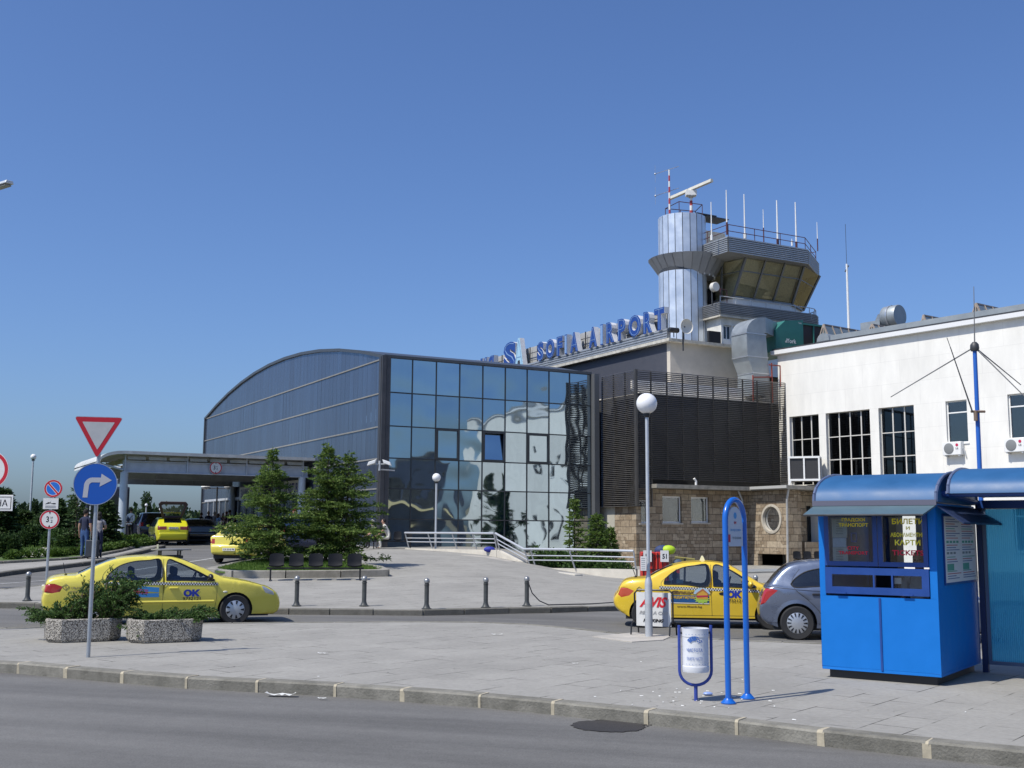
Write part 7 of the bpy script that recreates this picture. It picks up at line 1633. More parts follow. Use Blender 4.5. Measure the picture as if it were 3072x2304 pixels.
strip_on(tx2,f,(-.95,.615),(.03,.605),.15,mat('ad_navy',(.02,.1,.26),.4),'advert',12);
b=MB();add_text(b,'кредитиране',1,lambda u,v,d:f(-.5+u,.6+v,.004),width=.62,height=.07,bold=.03);b.build('lettering',mat('amber_letters',(.62,.4,.05),.5),tx2,smooth=0,fix=False)
strip_on(tx2,f,(-.95,.53),(.03,.515),.018,SWHITE,'advert_edge',10).location.y-=.003
flank_text(tx2,f,'www.fibank.bg',-.38,.42,.52,.05,mat('brown_letters',(.16,.1,.03)),bold=.03)
b=MB();hx,hz=-.12,.69
def pf(P,m_,nm,d):q=MB();q.add([f(hx+u,hz+v,d)for u,v in P],[tuple(range(len(P)))]);q.build(nm,m_,tx2,smooth=0,fix=False)
pf([(.17*math.cos(t),.13*math.sin(t)+.02)for t in[math.pi*i/10 for i in range(11)]],mat('ad_sky',(.4,.55,.65),.5),'advert_sky',.004)
st=[((.17 if i%2 else .12)*math.cos(2*math.pi*i/22),(.09 if i%2 else .06)*math.sin(2*math.pi*i/22)-.09)for i in range(22)];pf(st,mat('ad_green',(.4,.6,.08),.5),'advert_star',.006)
pf([(-.1,-.08),(.12,-.08),(.12,.04),(.02,.12),(-.1,.04)],mat('ad_orange',(.65,.35,.05),.5),'advert_house',.008);pf([(-.11,-.05),(.13,-.03),(.13,0),(-.11,-.01)],mat('ad_red',(.5,.03,.08)),'advert_ribbon',.01);pf([(-.13,.03),(.02,.14),(.14,.03),(.11,.03),(.02,.1),(-.1,.03)],mat('ad_roof',(.45,.15,.05),.5),'advert_roof',.0105)
b=MB();
for p_,q_ in zip([(0,.05),(.06,0),(0,-.05),(-.06,0)],[(.06,0),(0,-.05),(-.06,0),(0,.05)]):b.tube(f(-1.42+p_[0],.8+p_[1]),f(-1.42+q_[0],.8+q_[1]),.005,n=4)
b.tube(f(-1.42,.78),f(-1.42,.82),.004,n=4);b.build('bank_emblem',M_GL,tx2)
b=MB();b.add([(-.13,-.08,1.37),(.0,-.08,1.37),(.0,.08,1.37),(-.13,.08,1.37),(-.08,-.05,1.49),(-.05,-.05,1.49),(-.05,.05,1.49),(-.08,.05,1.49)],[(0,1,5,4),(1,2,6,5),(2,3,7,6),(3,0,4,7),(4,5,6,7)]);b.build('roof_sign',mat('cream_plate',(.62,.6,.4)),tx2,smooth=0)
b=MB();b.tube((-1.5,-.3,1.0),(-1.5,-.3,1.05),.03,n=8);b.tube((-1.5,-.3,1.04),(-1.56,-.3,1.2),.008,n=5);b.build('aerial',BLACK,tx2)
q=MB();q.box((-.64,-.69,.92),(-.5,-.685,1.0));q.build('window_sticker',mat('sticker_pale',(.35,.5,.5),.5),tx2,smooth=0)
b=MB();b.ball(f(1.3,.68),.03,10,sc=(1.4,.5,.9));b.build('indicator',mat('amber_lens',(.6,.2,.02),.2),tx2)
AST=dict(top=[(-1.95,.28),(-2.05,.36),(-2.1,.5),(-2.08,.66),(-2.04,.8),(-2.0,.9),(-1.9,1.02),(-1.78,1.17),(-1.6,1.33),(-1.4,1.41),(-1.0,1.455),(-.4,1.465),(.1,1.43),(.5,1.31),(.95,1.08),(1.2,.97),(1.35,.94),(1.75,.84),(2.0,.7),(2.1,.5),(2.1,.36),(2.05,.24),(1.95,.2)],w=.875,belt=.92,sill=.22,wheels=(1.25,-1.42),wr=.31,lampj=2,crown=.02,paint=mat('steel_grey_metallic',(.15,.18,.25),.3,.5,noise=(1.5,.04),coat=.7),glass=M_CGD,spans=[('rear_window',-1.98,-1.55,1.0,2),('windscreen',.22,1.18,.97,1)],wins=[[(-1.52,1.02),(-1.42,1.14),(-1.2,1.265),(-.8,1.335),(-.32,1.345),(-.33,.99),(-1.0,.985),(-1.42,.96)],[(-.24,.99),(-.22,1.345),(.15,1.31),(.5,1.17),(.85,.99),(.3,.985)]],doors=[[(-.28,1.38),(-.28,.6),(-.28,.26)],[(-1.35,1.3),(-1.5,1.08),(-1.42,.9),(-1.2,.72),(-1.0,.5),(-.95,.26)],[(.95,.95),(1.0,.6),(.95,.26)],[(-.95,.27),(.95,.27)],[(-1.98,.98),(-1.5,.93),(-1.0,.9),(.9,.86)]],lamps=[('tail_light',[(-2.08,.62),(-2.02,.93),(-1.86,.93),(-1.76,.9),(-1.9,.78),(-2.0,.66)],M_TAIL),('headlight',[(2.04,.66),(1.85,.78),(1.72,.8),(1.9,.64)],M_HEAD)],handles=[(-1.05,.84),(.1,.82)],handle_m=BLACK,mirror=(.78,1.03),mirror_m=BLACK,slots=14,slotw=.1,seatx=-.2,dash=.7,plate=False)
xw=(793.3-512)/F*20.6;ag=R(-11);og=Vector((xw,20.6,0))-Matrix.Rotation(ag,3,'Z')@Vector((-1.42,-.78,0))*.96;ga,sfa,Wa=car('steel grey hatchback parked between the yellow taxi and the blue kiosk','car',AST,(og.x,og.y,-.13),ag,None);ga.scale=(.96,.96,.96)
b=MB();f=sfa(-1);n=22
for cx in(-1.42,1.25):
 for i in range(n):a_,c_=math.pi*i/n,math.pi*(i+1)/n;b.add([f(cx+r_*math.cos(q_),.31+r_*math.sin(q_),e_)for r_,q_,e_ in((.362,a_,.012),(.362,c_,.012),(.43,c_,0),(.43,a_,0))],[(0,1,2,3)])
b.build('arch_flares',AST['paint'],ga,smooth=40,fix=False)['kind']='stuff'
# ---- cars on the ramp road
HAT=dict(top=[(-1.9,.3),(-2.0,.42),(-2.02,.6),(-1.98,.62),(-1.97,.9),(-1.9,1.0),(-1.75,1.1),(-1.5,1.25),(-1.15,1.38),(-.6,1.42),(0,1.41),(.4,1.33),(1.0,1.02),(1.3,.92),(1.8,.8),(2.0,.6),(2.02,.4),(1.95,.22)],w=.85,belt=.92,sill=.24,wheels=(1.25,-1.25),wr=.29,paint=M_TX3,spans=[('windscreen',.42,1.0,.99,1),('rear_window',-1.72,-1.2,1.1,2)],wins=[[(-1.3,.98),(-1.1,1.2),(-.7,1.31),(-.1,1.33),(-.1,.96)],[(0,.96),(0,1.33),(.35,1.27),(.85,.98)]],doors=[[(-.05,1.38),(-.05,.26)],[(-1.2,.9),(-1.0,.6),(-.9,.26)]],lamps=[('tail_light',[(-2.01,.78),(-1.95,.98),(-1.8,.98),(-1.85,.78)],mat('dull_tail_lamp',(.22,.04,.04),.3))],handles=[(-.7,.82),(.2,.82)],mirror=(.75,1.0),mould=(.5,-.9,1.0),mould_m=BLACK,plate_s='CB 0342 AM',platez=.88)
yh=60.2;xh=(172-512)/F*yh;ah=R(90+24)
th,_,_=car('lemon yellow hatchback taxi with its tailgate raised, on the ramp road','taxi',HAT,(xh,yh,H(xh,yh)-.13),ah,'yellow taxis','taxi')
b=MB();fr=[(-.62,0),(.62,0),(.7,.12),(.42,.95),(.3,1.02),(-.3,1.02),(-.42,.95),(-.7,.12)]
hy=Vector((-1.2,0,1.42));dirv=Vector((-.42,0,.9)).normalized();L_=.9
def tg(u,v):return hy+dirv*(v*L_)+Vector((0,u*1.0,0))
outer=[(-.5,0),(.5,0),(.74,.85),(.62,1.0),(-.62,1.0),(-.74,.85)];inn=[(-.4,.1),(.4,.1),(.58,.78),(.5,.84),(-.5,.84),(-.58,.78)];n=6
off=Vector((-.05,0,-.03));vs=[tg(*p)for p in outer]+[tg(*p)for p in inn]+[tg(*p)+off for p in outer]+[tg(*p)+off for p in inn]
b.add(vs,[(i,(i+1)%n,n+(i+1)%n,n+i)for i in range(n)]+[(2*n+i,2*n+(i+1)%n,3*n+(i+1)%n,3*n+i)for i in range(n)]+[(i,(i+1)%n,2*n+(i+1)%n,2*n+i)for i in range(n)]+[(n+i,n+(i+1)%n,3*n+(i+1)%n,3*n+i)for i in range(n)])
tgo=b.build('tailgate',mat('tailgate_dark',(.05,.03,.035),.4),th,smooth=0);b=MB();b.poly([tg(*p)for p in inn]);b.build('tailgate_glass',M_CGL,tgo,smooth=0,fix=False)
ESP=dict(HAT);ESP.update(top=[(-2.1,.32),(-2.25,.36),(-2.28,.5),(-2.27,.62),(-2.2,.66),(-2.18,.92),(-2.1,.99),(-1.75,1.02),(-1.55,1.04),(-1.2,1.22),(-.8,1.34),(-.3,1.38),(.2,1.36),(.5,1.28),(1.1,.98),(1.3,.94),(1.9,.82),(2.2,.6),(2.25,.4),(2.15,.24)],w=.86,wheels=(1.4,-1.2),paint=M_TX1,spans=[('rear_window',-1.56,-.84,1.05,1),('windscreen',.48,1.12,.98,1)],lamps=[('tail_light',[(-2.2,.72),(-2.16,.88),(-1.95,.88),(-2.0,.74)],M_TAIL)],wins=[[(-1.15,.98),(-.9,1.18),(-.5,1.29),(.0,1.3),(0,.96)],[(.1,.96),(.1,1.3),(.45,1.22),(.95,.97)]],platez=.5,plate_s='CA 5518 PB',lampj=1)
ye=41.3;xe=(240-512)/F*ye;te,_,_=car('pale yellow saloon taxi seen from behind, half hidden by the left spruce','taxi',ESP,(xe,ye+2.2,H(xe,ye+1)-.13),R(84),'yellow taxis','taxi')
SUV=dict(HAT);SUV.update(top=[(-2.1,.35),(-2.2,.5),(-2.22,.9),(-2.15,1.1),(-2.05,1.45),(-1.9,1.65),(-1.4,1.7),(0,1.72),(.4,1.62),(1.0,1.15),(1.3,1.05),(2.0,.95),(2.2,.7),(2.22,.45),(2.15,.3)],w=.9,belt=1.05,sill=.35,wr=.36,wheels=(1.35,-1.3),paint=mat('dark_navy_car',(.012,.018,.045),.2,coat=.8),spans=[('rear_window',-2.2,-1.95,1.12,2),('windscreen',.4,1.05,1.12,1)],wins=[[(-1.9,1.1),(-1.8,1.5),(-.9,1.58),(-.1,1.6),(-.1,1.08)],[(0,1.08),(0,1.6),(.35,1.52),(.85,1.12)]],lampj=1,lamps=[('tail_light',[(-2.21,.95),(-2.12,1.15),(-2.0,1.15),(-2.05,.95)],M_TAIL)],glass=M_CGD,mirror=(.8,1.2),mould_m=BLACK,interior=False,plate=False,handles=[],doors=[])
ys_=64.5;xs_=(149-512)/F*ys_;car('dark navy off-roader parked left of the open hatchback','car',SUV,(xs_,ys_+1,H(xs_,ys_)-.13),R(112),None)
DRK=dict(ESP);DRK.update(paint=mat('black_car_paint',(.012,.013,.018),.2,coat=.8),glass=M_CGD,plate=False)
yd=63;xd_=(193-512)/F*yd;tdk,_,_=car('black saloon with an open door right of the raised tailgate','car',DRK,(xd_,yd+1.5,H(xd_,yd)-.13),R(112),None)
b=MB();b.box((.0,-.9,.35),(.05,-1.6,.95));b.build('open_door',DRK['paint'],tdk,smooth=0);b=MB();b.box((.01,-.95,.96),(.03,-1.5,1.3));b.build('door_glass',M_CGL,tdk,smooth=0)
yb_=48;xb_=(296-512)/F*yb_;tb,_,_=car('dark blue estate car behind the spruces, seen between the trees','car',dict(SUV,paint=mat('blue_black_car',(.012,.025,.07),.2,coat=.8)),(xb_,yb_+1.5,H(xb_,yb_)-.13),R(100),None)
yq=74;xq=(107-512)/F*yq;t=thing('coach','dark blue coach parked behind the left canopy column','bus',(xq,yq,H(xq,yq)-.1),R(112))
b=MB();P=[(-5,.35),(5,.35),(5.2,1.0),(5.1,2.4),(4.7,3.15),(4.2,3.3),(-4.9,3.3),(-5,3.2)];b.prism(P,-1.25,1.25,f=lambda x,y,z:(x,z,y));b.build('body',mat('coach_dark',(.03,.035,.06),.35,coat=.4),t,smooth=0,bevel=.08)
b=MB();b.box((-4.6,-1.262,1.5),(4.4,-1.253,2.7));b.box((-4.6,1.253,1.5),(4.4,1.262,2.7));b.box((-5.012,-1.1,1.5),(-5.003,1.1,2.7));b.build('windows',GLD,t,smooth=0)
b=MB();b.box((-4.8,-1.27,.9),(4.6,-1.254,1.15));add_text(b,'SU',1,lambda u,v,d:(-3.5+u,-1.272,.5+v),width=1.2,height=.35,bold=.02);b.build('stripe',SWHITE,t,smooth=0)
for x in(-3.2,3.0):
 for s_ in(-1,1):b=MB();b.lathe([(.48,-.14),(.5,-.1),(.5,.1),(.48,.14)],20,(x,s_*1.14,.5),axis='y');b.build('wheel',M_TYRE,t)
# ---- planters in front of the taxi
M_PEB=None
def mat_pebble():
 m=bpy.data.materials.new('pebble_concrete');m.use_nodes=True;N,L=nodes(m);b=N['Principled BSDF'];g=N.new('ShaderNodeTexCoord');v=N.new('ShaderNodeTexVoronoi');v.inputs['Scale'].default_value=55;L.new(g.outputs['Object'],v.inputs['Vector'])
 cr=N.new('ShaderNodeValToRGB');cr.color_ramp.elements[0].color=(.58,.54,.47,1);cr.color_ramp.elements[1].color=(.1,.09,.075,1);cr.color_ramp.elements[0].position=.25;cr.color_ramp.elements[1].position=.75;L.new(v.outputs['Distance'],cr.inputs[0])
 n=N.new('ShaderNodeTexNoise');n.inputs['Scale'].default_value=18;n.inputs['Detail'].default_value=5;L.new(g.outputs['Object'],n.inputs['Vector']);r=N.new('ShaderNodeMapRange');r.inputs[1].default_value=.35;r.inputs[2].default_value=.65;r.inputs[3].default_value=.7;r.inputs[4].default_value=1.15;L.new(n.outputs[0],r.inputs[0])
 sc=N.new('ShaderNodeVectorMath');sc.operation='SCALE';L.new(cr.outputs[0],sc.inputs[0]);L.new(r.outputs[0],sc.inputs['Scale']);L.new(sc.outputs[0],b.inputs['Base Color']);b.inputs['Roughness'].default_value=.9
 bp=N.new('ShaderNodeBump');bp.invert=True;bp.inputs['Distance'].default_value=.012;L.new(v.outputs['Distance'],bp.inputs['Height']);L.new(bp.outputs[0],b.inputs['Normal']);return m
M_PEB=mat_pebble()
def planter(p,ang,lab):
 t=thing('planter',lab,'planter',p,ang,'pebble concrete planters');L_,D_,c=.57,.4,.2
 o_=[(-L_,-D_+c),(-L_+c,-D_),(L_-c,-D_),(L_,-D_+c),(L_,D_-c),(L_-c,D_),(-L_+c,D_),(-L_,D_-c)];k8=8;b=MB();lv_=[(.9,.0),(.97,.05),(1,.34),(.97,.36),(.86,.36),(.84,.26)]
 vs=[(x*s_,y*s_,z)for s_,z in lv_ for x,y in o_];b.add(vs,[(r*8+i,r*8+(i+1)%8,(r+1)*8+(i+1)%8,(r+1)*8+i)for r in range(5)for i in range(8)]+[tuple(range(8))[::-1]]);b.build('trough',M_PEB,t,smooth=20,bevel=.008)
 b=MB();b.poly([(x*.85,y*.85,.29)for x,y in o_]);b.build('soil',M_SOIL,t,smooth=0);return t
PLT=[planter(G(80,640.8)+Vector((0,.1,0)),R(27),'left pebble concrete planter with juniper spilling over its left end'),planter(G(161.5,641.5)+Vector((0,.12,0)),R(25),'right pebble concrete planter with low juniper, by the post shadow')]
# ================================================================ TREES AND SHRUBS
def rotq(d,L_,w,roll,rnd):
 """quad leaf from origin along d (n,3)"""
 d=d/np.linalg.norm(d,axis=1,keepdims=True);a=np.cross(d,rnd.normal(size=d.shape));a/=np.linalg.norm(a,axis=1,keepdims=True)+1e-9;return d,a
def leaves(P,D,L_,w,rnd):
 d,a=rotq(D,L_,w,0,rnd);L_=L_[:,None];w=w[:,None];n=len(P)
 V=np.stack([P,P+d*L_*.55+a*w,P+d*L_,P+d*L_*.55-a*w],1).reshape(-1,3)
 return V,np.arange(4*n).reshape(-1,4)
LEAF_SPR=leafmat('spruce_needles',(.045,.095,.018),(.2,.28,.07),.4)
LEAF_SPRD=leafmat('dark_spruce_needles',(.02,.045,.014),(.065,.11,.03),.25)
LEAF_FAR=leafmat('far_tree_leaves',(.018,.042,.018),(.06,.1,.035),.25)
LEAF_JUN=leafmat('juniper_green',(.03,.07,.018),(.1,.17,.045),.3)
LEAF_HED=leafmat('hedge_leaves',(.05,.1,.015),(.12,.19,.035),.3)
BARK=mat('bark',(.09,.06,.04),.9,noise=(9,.3))
def conifer(lab,p,h,r,seed,m,dens=1.0,base=.06,sparse=0.0,leaf=.16,grp=None,cat='tree',nm='spruce_tree',curve=.9,whorl=None,tab=None):
 rnd=np.random.RandomState(seed);t=thing(nm,lab,cat,p,0,grp);tb=MB();tb.tube((0,0,-.1),(0,0,h*.98),max(.02,h*.018),.006,n=7)
 Ps,Ds,Ls=[],[],[];n=int((whorl or 9)*max(h,2)**.55*1.6)
 for k in range(n):
  fz=base+(1-base)*(k/n)**1.0;z0=h*fz*.985;nb=int(rnd.randint(5,9)*(1-sparse*.4));a0=rnd.uniform(0,6.28)
  Rk=r*(float(np.interp(fz,[q[0]for q in tab],[q[1]for q in tab]))if tab else(1-fz)**curve)*rnd.uniform(.72,1.12)+.05
  for j in range(nb):
   az=a0+6.283*j/nb+rnd.uniform(-.35,.35);L_=Rk*rnd.uniform(.4 if tab else .62,1.4 if tab and fz<.8 else 1.15)
   if tab and rnd.rand()<sparse:continue
   up_ang=(.3 if tab else .15)+.75*fz**2.2+rnd.uniform(-.3 if tab else-.12,.22 if tab else .12);zst=z0+rnd.uniform(-.06,.06)
   ns=max(3,int(L_/.07*dens));tt=np.linspace(.12,1,ns)
   x=tt*L_;zz=zst+x*math.tan(up_ang)*(1-.75*tt)-.22*L_*tt*(1-fz)+.12*L_*tt**3
   C=np.stack([math.cos(az)*x,math.sin(az)*x,zz],1)
   if L_>.25:tb.path([tuple(C[0]*[.2,.2,1]),tuple(C[len(C)//2]),tuple(C[-1])],[max(.006,.02*L_),.008,.003],4)
   tang=np.gradient(C,axis=0);side=np.stack([-tang[:,1],tang[:,0],np.zeros(len(C))],1);side/=np.linalg.norm(side,axis=1,keepdims=True)+1e-9;tang/=np.linalg.norm(tang,axis=1,keepdims=True)+1e-9
   for s_ in(-1,1):
    tw=(.42*L_*(1-tt*.75))*rnd.uniform(.5,1.1,len(tt))+.03
    for q in(.15,.5,.85):
     keep=rnd.rand(len(tt))>sparse*.4
     P=C+side*(s_*tw*q)[:,None]+tang*(tw*q*.55)[:,None]+rnd.normal(0,.012,C.shape);P[:,2]-=tw*q*.12
     D=side*s_*.8+tang*.7+rnd.normal(0,.28,C.shape)
     Ps.append(P[keep]);Ds.append(D[keep]);Ls.append(np.full(keep.sum(),1.0))
   if tab and fz<.8:
    for q in range(int(1+L_*6)):
     i_=rnd.randint(len(C)//4,len(C));c_=C[i_]+side[i_]*rnd.uniform(-.6,.6)*tw[i_]+[0,0,rnd.uniform(-.05,.09)];P_=c_+rnd.normal(0,.045,(13,3));Ps.append(P_);Ds.append(rnd.normal(0,.7,(13,3))+tang[i_]*.8+[0,0,.25]);Ls.append(np.full(13,.75))
   Ps.append(C+rnd.normal(0,.01,C.shape));Ds.append(tang+rnd.normal(0,.3,C.shape));Ls.append(np.ones(len(C)))
 top=np.linspace(h*.86,h,14);Ps.append(np.stack([np.zeros(14),np.zeros(14),top],1));Ds.append(rnd.normal(0,.25,(14,3))+[0,0,1.1]);Ls.append(np.full(14,.7))
 P=np.concatenate(Ps);D=np.concatenate(Ds);L_=np.concatenate(Ls)*leaf*rnd.uniform(.6,1.2,len(P));V,Fc=leaves(P,D,L_,L_*.17,rnd)
 tb.build('trunk',BARK,t);npmesh('crown',V,Fc,m,t);return t
def blob_leaves(cs,n,leaf,rnd,shell=.55):
 """cs: list of (centre, radii)"""
 vol=np.array([c[1][0]*c[1][1]*c[1][2]for c in cs])**.67;cnt=(vol/vol.sum()*n).astype(int)+1;P,D=[],[]
 for(c,r_),k in zip(cs,cnt):
  d=rnd.normal(size=(k,3));d/=np.linalg.norm(d,axis=1,keepdims=True);q=shell+(1-shell)*rnd.rand(k)**.6;bump_=1+.16*np.sin(d[:,0]*7+c[0]*9)*np.sin(d[:,1]*6+c[1]*5)+.12*np.sin(d[:,2]*9)
  P.append(np.array(c)+d*np.array(r_)*(q*bump_)[:,None]);D.append(d+rnd.normal(0,.6,d.shape)+[0,0,.25])
 P=np.concatenate(P);D=np.concatenate(D);P[:,2]=np.maximum(P[:,2],.01);L_=leaf*rnd.uniform(.6,1.3,len(P));return leaves(P,D,L_,L_*.32,rnd)
def bush(lab,p,cs,n,leaf,m,seed,nm='shrub',grp=None,trunk=None,cat='shrub'):
 rnd=np.random.RandomState(seed);V,Fc=blob_leaves(cs,n,leaf,rnd);
 if trunk:
  t=thing(nm,lab,cat,p,0,grp);b=MB();b.tube((0,0,-.1),(0,0,trunk[0]),trunk[1],trunk[1]*.6,n=8)
  for c,r_ in cs[:6]:b.tube((0,0,trunk[0]*.7),tuple(c),trunk[1]*.5,trunk[1]*.15,n=5)
  b.build('trunk',BARK,t);npmesh('crown',V,Fc,m,t)
 else:t=npmesh(nm,V,Fc,m);t.location=p;tag(t,lab,cat,grp)
 return t
def con_at(lab,px,pyb,pyt,wpx,seed,m,off=.0,Y=None,**k):
 p=G(px,pyb,off)if Y is None else Vector((at(px,500,Y).x,Y,H(at(px,500,Y).x,Y)+off));zt_2=at(px,pyt,p.y).z;return conifer(lab,p,zt_2-p.z,wpx/F*p.y,seed,m,**k)
con_at('bushy young spruce at the left end of the kerbed island',269.5,562.5,449,39,3,LEAF_SPR,.17,dens=.9,leaf=.15,sparse=.3,whorl=11,tab=[(0,.7),(.08,.9),(.22,1.0),(.4,.95),(.48,.62),(.6,.5),(.72,.36),(.82,.2),(.9,.08),(1,.01)])
con_at('left spruce of the close pair behind the black seats, thin-topped',325.5,562,444,27,8,LEAF_SPR,.17,dens=.9,leaf=.15,sparse=.28,whorl=11,tab=[(0,.55),(.1,.75),(.3,.9),(.5,.8),(.6,.62),(.7,.5),(.76,.6),(.86,.38),(.93,.14),(1,.01)])
con_at('right spruce of the close pair behind the black seats, wide below',346,562,452,33,15,LEAF_SPR,.17,dens=.9,leaf=.15,sparse=.34,whorl=11,tab=[(0,.8),(.12,1.0),(.3,1.0),(.5,.85),(.65,.62),(.8,.36),(.9,.14),(1,.01)])
con_at('small slim spruce with layered branches before the glass front, right of the ramp bend',574.5,559,497.5,13.5,21,LEAF_SPR,0,Y=45.5,dens=1.1,leaf=.16,sparse=.5,curve=.85,whorl=7)
con_at('small broad spruce in front of the pale wall, left of the stone annex',596.5,559,513,19,25,LEAF_SPR,0,Y=44.6,dens=1.3,leaf=.16,sparse=.2,curve=.8,whorl=9)
con_at('low spruce right beside the small broad one, before the stone wall',610,559,528,12,27,LEAF_SPR,0,Y=45.5,dens=1.2,leaf=.15,curve=.8)
conifer('dark spruce beyond the right edge of the picture, mirrored in the glass front',(24.5,40.5,H(24.5,40.5)),5.6,1.9,31,LEAF_SPRD,dens=.8,leaf=.3,curve=.75)
con_at('slim layered spruce just right of the couple',108,548,500,16,41,LEAF_SPRD,.06,Y=50,dens=.9,leaf=.22,sparse=.3,curve=.75)
con_at('tall sparse spruce whose side branches show left of the blue arrow disc',77.5,552,488,19,43,LEAF_SPRD,.06,Y=48,dens=.6,leaf=.2,sparse=.9,curve=.5,whorl=6)
con_at('dark spruce behind the no parking sign post',56,550,500,22,44,LEAF_SPRD,.06,Y=56,dens=.8,leaf=.24,curve=.6)
con_at('dark spruce at the left picture edge, near the small white plate',3,552,488,18,45,LEAF_SPRD,.06,Y=58,dens=.8,leaf=.25,curve=.6)
con_at('low wide spruce between the two post signs at the left',25,552,512,20,46,LEAF_SPRD,.06,Y=60,dens=.8,leaf=.25,curve=.6)
rt_=random.Random(77);far=[]
for i,(px,py,wd_,Y,lab)in enumerate(((-8,497,10,95,'far conifer cut by the left picture edge'),(8,503,10,100,'far conifer behind the short lamp at the left edge'),(21,505,9,98,'first far tree right of the short left lamp'),(34,501,10,96,'far tree directly behind the tall lamp at the left'),(45,508,9,100,'far tree behind the height limit disc'),(62,504,10,94,'rounded far tree midway between the signs, paler crown'),(74,501,10,92,'far tree just left of the sparse spruce'),(88,503,10,98,'far tree behind the dark shirted man'),(100,505,10,100,'far tree behind the striped shirt woman'),(146,493,12,104,'big rounded pine right of the canopy column, beyond the off-roader'),(-28,498,12,100,'far tree outside the left picture edge'),(55,509,8,108,'farthest low tree peeping between its neighbours right of the tow plate'),(157,509,6,112,'small far tree behind the raised tailgate'),(118,503,10,110,'far tree behind the left canopy column'))):
 x=(px-512)/F*Y*.992;z0_=H(x,Y)-.1;hh=at(px,py,Y).z-z0_;rw=wd_/F*Y;cs=[]
 for k in range(9):a=rt_.uniform(0,6.28);q=rt_.uniform(.1,.6);zz_=rt_.uniform(.25,.8);cs.append(((rw*q*math.cos(a),rw*q*math.sin(a),hh*zz_),(rw*rt_.uniform(.4,.62)*(1.2-zz_),rw*rt_.uniform(.4,.6)*(1.2-zz_),hh*rt_.uniform(.14,.22))))
 cs.append(((0,0,hh*.86),(rw*.35,rw*.35,hh*.15)));bush(lab,(x,Y,z0_),cs,2600,.2,LEAF_FAR,100+i,'far_tree','trees beyond the car park',(hh*.6,.09),'tree')
rnd=np.random.RandomState(5);cs=[]
for i in range(260):x=rnd.uniform(-150,-22);y=rnd.uniform(128,160);cs.append(((x,y,1.1+rnd.uniform(.6,1.8)),(rnd.uniform(1.5,3),2,rnd.uniform(1.2,2.0))))
V,Fc=blob_leaves(cs,30000,.75,rnd);tag(npmesh('distant_trees',V,Fc,LEAF_FAR),kind='stuff')
rs=random.Random(9)
def shrub_at(px,py,w,h,lab,Y=None,m=LEAF_JUN,n=2600,leaf=.12,seed=0,off=.05,grp=None):
 p=G(px,py,off)if Y is None else Vector((at(px,500,Y).x,Y,H(at(px,500,Y).x,Y)+off));W_=w/F*p.y;H_=h/F*p.y;cs=[]
 for k in range(7):cs.append(((rs.uniform(-.65,.65)*W_,rs.uniform(-.5,.5)*W_*.7,H_*rs.uniform(.25,.6)),(W_*rs.uniform(.3,.5),W_*rs.uniform(.3,.45),H_*rs.uniform(.3,.45))))
 return bush(lab,p,cs,n,leaf,m,seed,'shrub',grp or 'low shrubs in the planted bed')
shrub_at(8,557,13,24,'dark shrub at the left picture edge beside the sign post',m=LEAF_SPRD,seed=1,n=4000);shrub_at(30,552,16,22,'dark spreading shrub left of the slim sign post',Y=50,m=LEAF_SPRD,seed=2,n=4000)
shrub_at(57,552,14,18,'green shrub right of the slim sign post',Y=49,seed=3,n=3500);shrub_at(72,552,12,16,'green shrub directly left of the dark shirted man',Y=48,seed=4,n=3500)
shrub_at(110,548,16,13,'bright green shrub right of the striped shirt woman',Y=51,seed=5,n=3500,m=LEAF_HED);shrub_at(127,545,13,11,'rounded bright green shrub at the foot of the canopy column',Y=54,seed=6,n=3500,m=LEAF_HED);shrub_at(139,543.5,9,8,'last bright green shrub at the right tip of the bed',Y=56.5,seed=7,n=2500,m=LEAF_HED)
shrub_at(90,550,14,14,'dull green shrub behind the couple',Y=52,seed=8,n=3000);shrub_at(42,548,14,12,'low shrub beyond the light footpath',Y=62,seed=10,n=2500)
b0=gl([(-10,562.5),(0,562),(40,559.8),(72,557.6),(96,553.6),(118,550),(142,545.6)]);rnd=np.random.RandomState(3);cs=[]
for a,c in zip(b0,b0[1:]):
 for k in range(int(math.dist(a,c)/.22)):
  q=rnd.rand();x,y=lerp(a[0],c[0],q),lerp(a[1],c[1],q)+rnd.uniform(.15,1.7);cs.append(((x,y,H(x,y)+.16),(.22,.22,.15)))
V,Fc=blob_leaves(cs,22000,.09,rnd);tag(npmesh('ground_cover',V,Fc,LEAF_HED),kind='stuff')
bp_=[(-45,47),*b0,(-23,60),(-60,63)]
tag(scatter_blades('rough_grass',[[(-26,46),(-17.5,45),(-19.5,55),(-22.5,60),(-40,62),(-40,46)]],9000,.06,.2,LEAF_HED,7,.06,.03),kind='stuff')
rnd=np.random.RandomState(13);cs=[]
for i in range(70):
 q=rnd.rand();px=lerp(535,632,q);Y=lerp(44.2,41.6,q)+rnd.uniform(.2,.8);x=(px-512)/F*Y;cs.append(((x,Y,H(x,Y)+.15),(.25,.2,rnd.uniform(.2,.5))))
V,Fc=blob_leaves(cs,9000,.13,rnd);tag(npmesh('undergrowth',V,Fc,LEAF_JUN),kind='stuff')
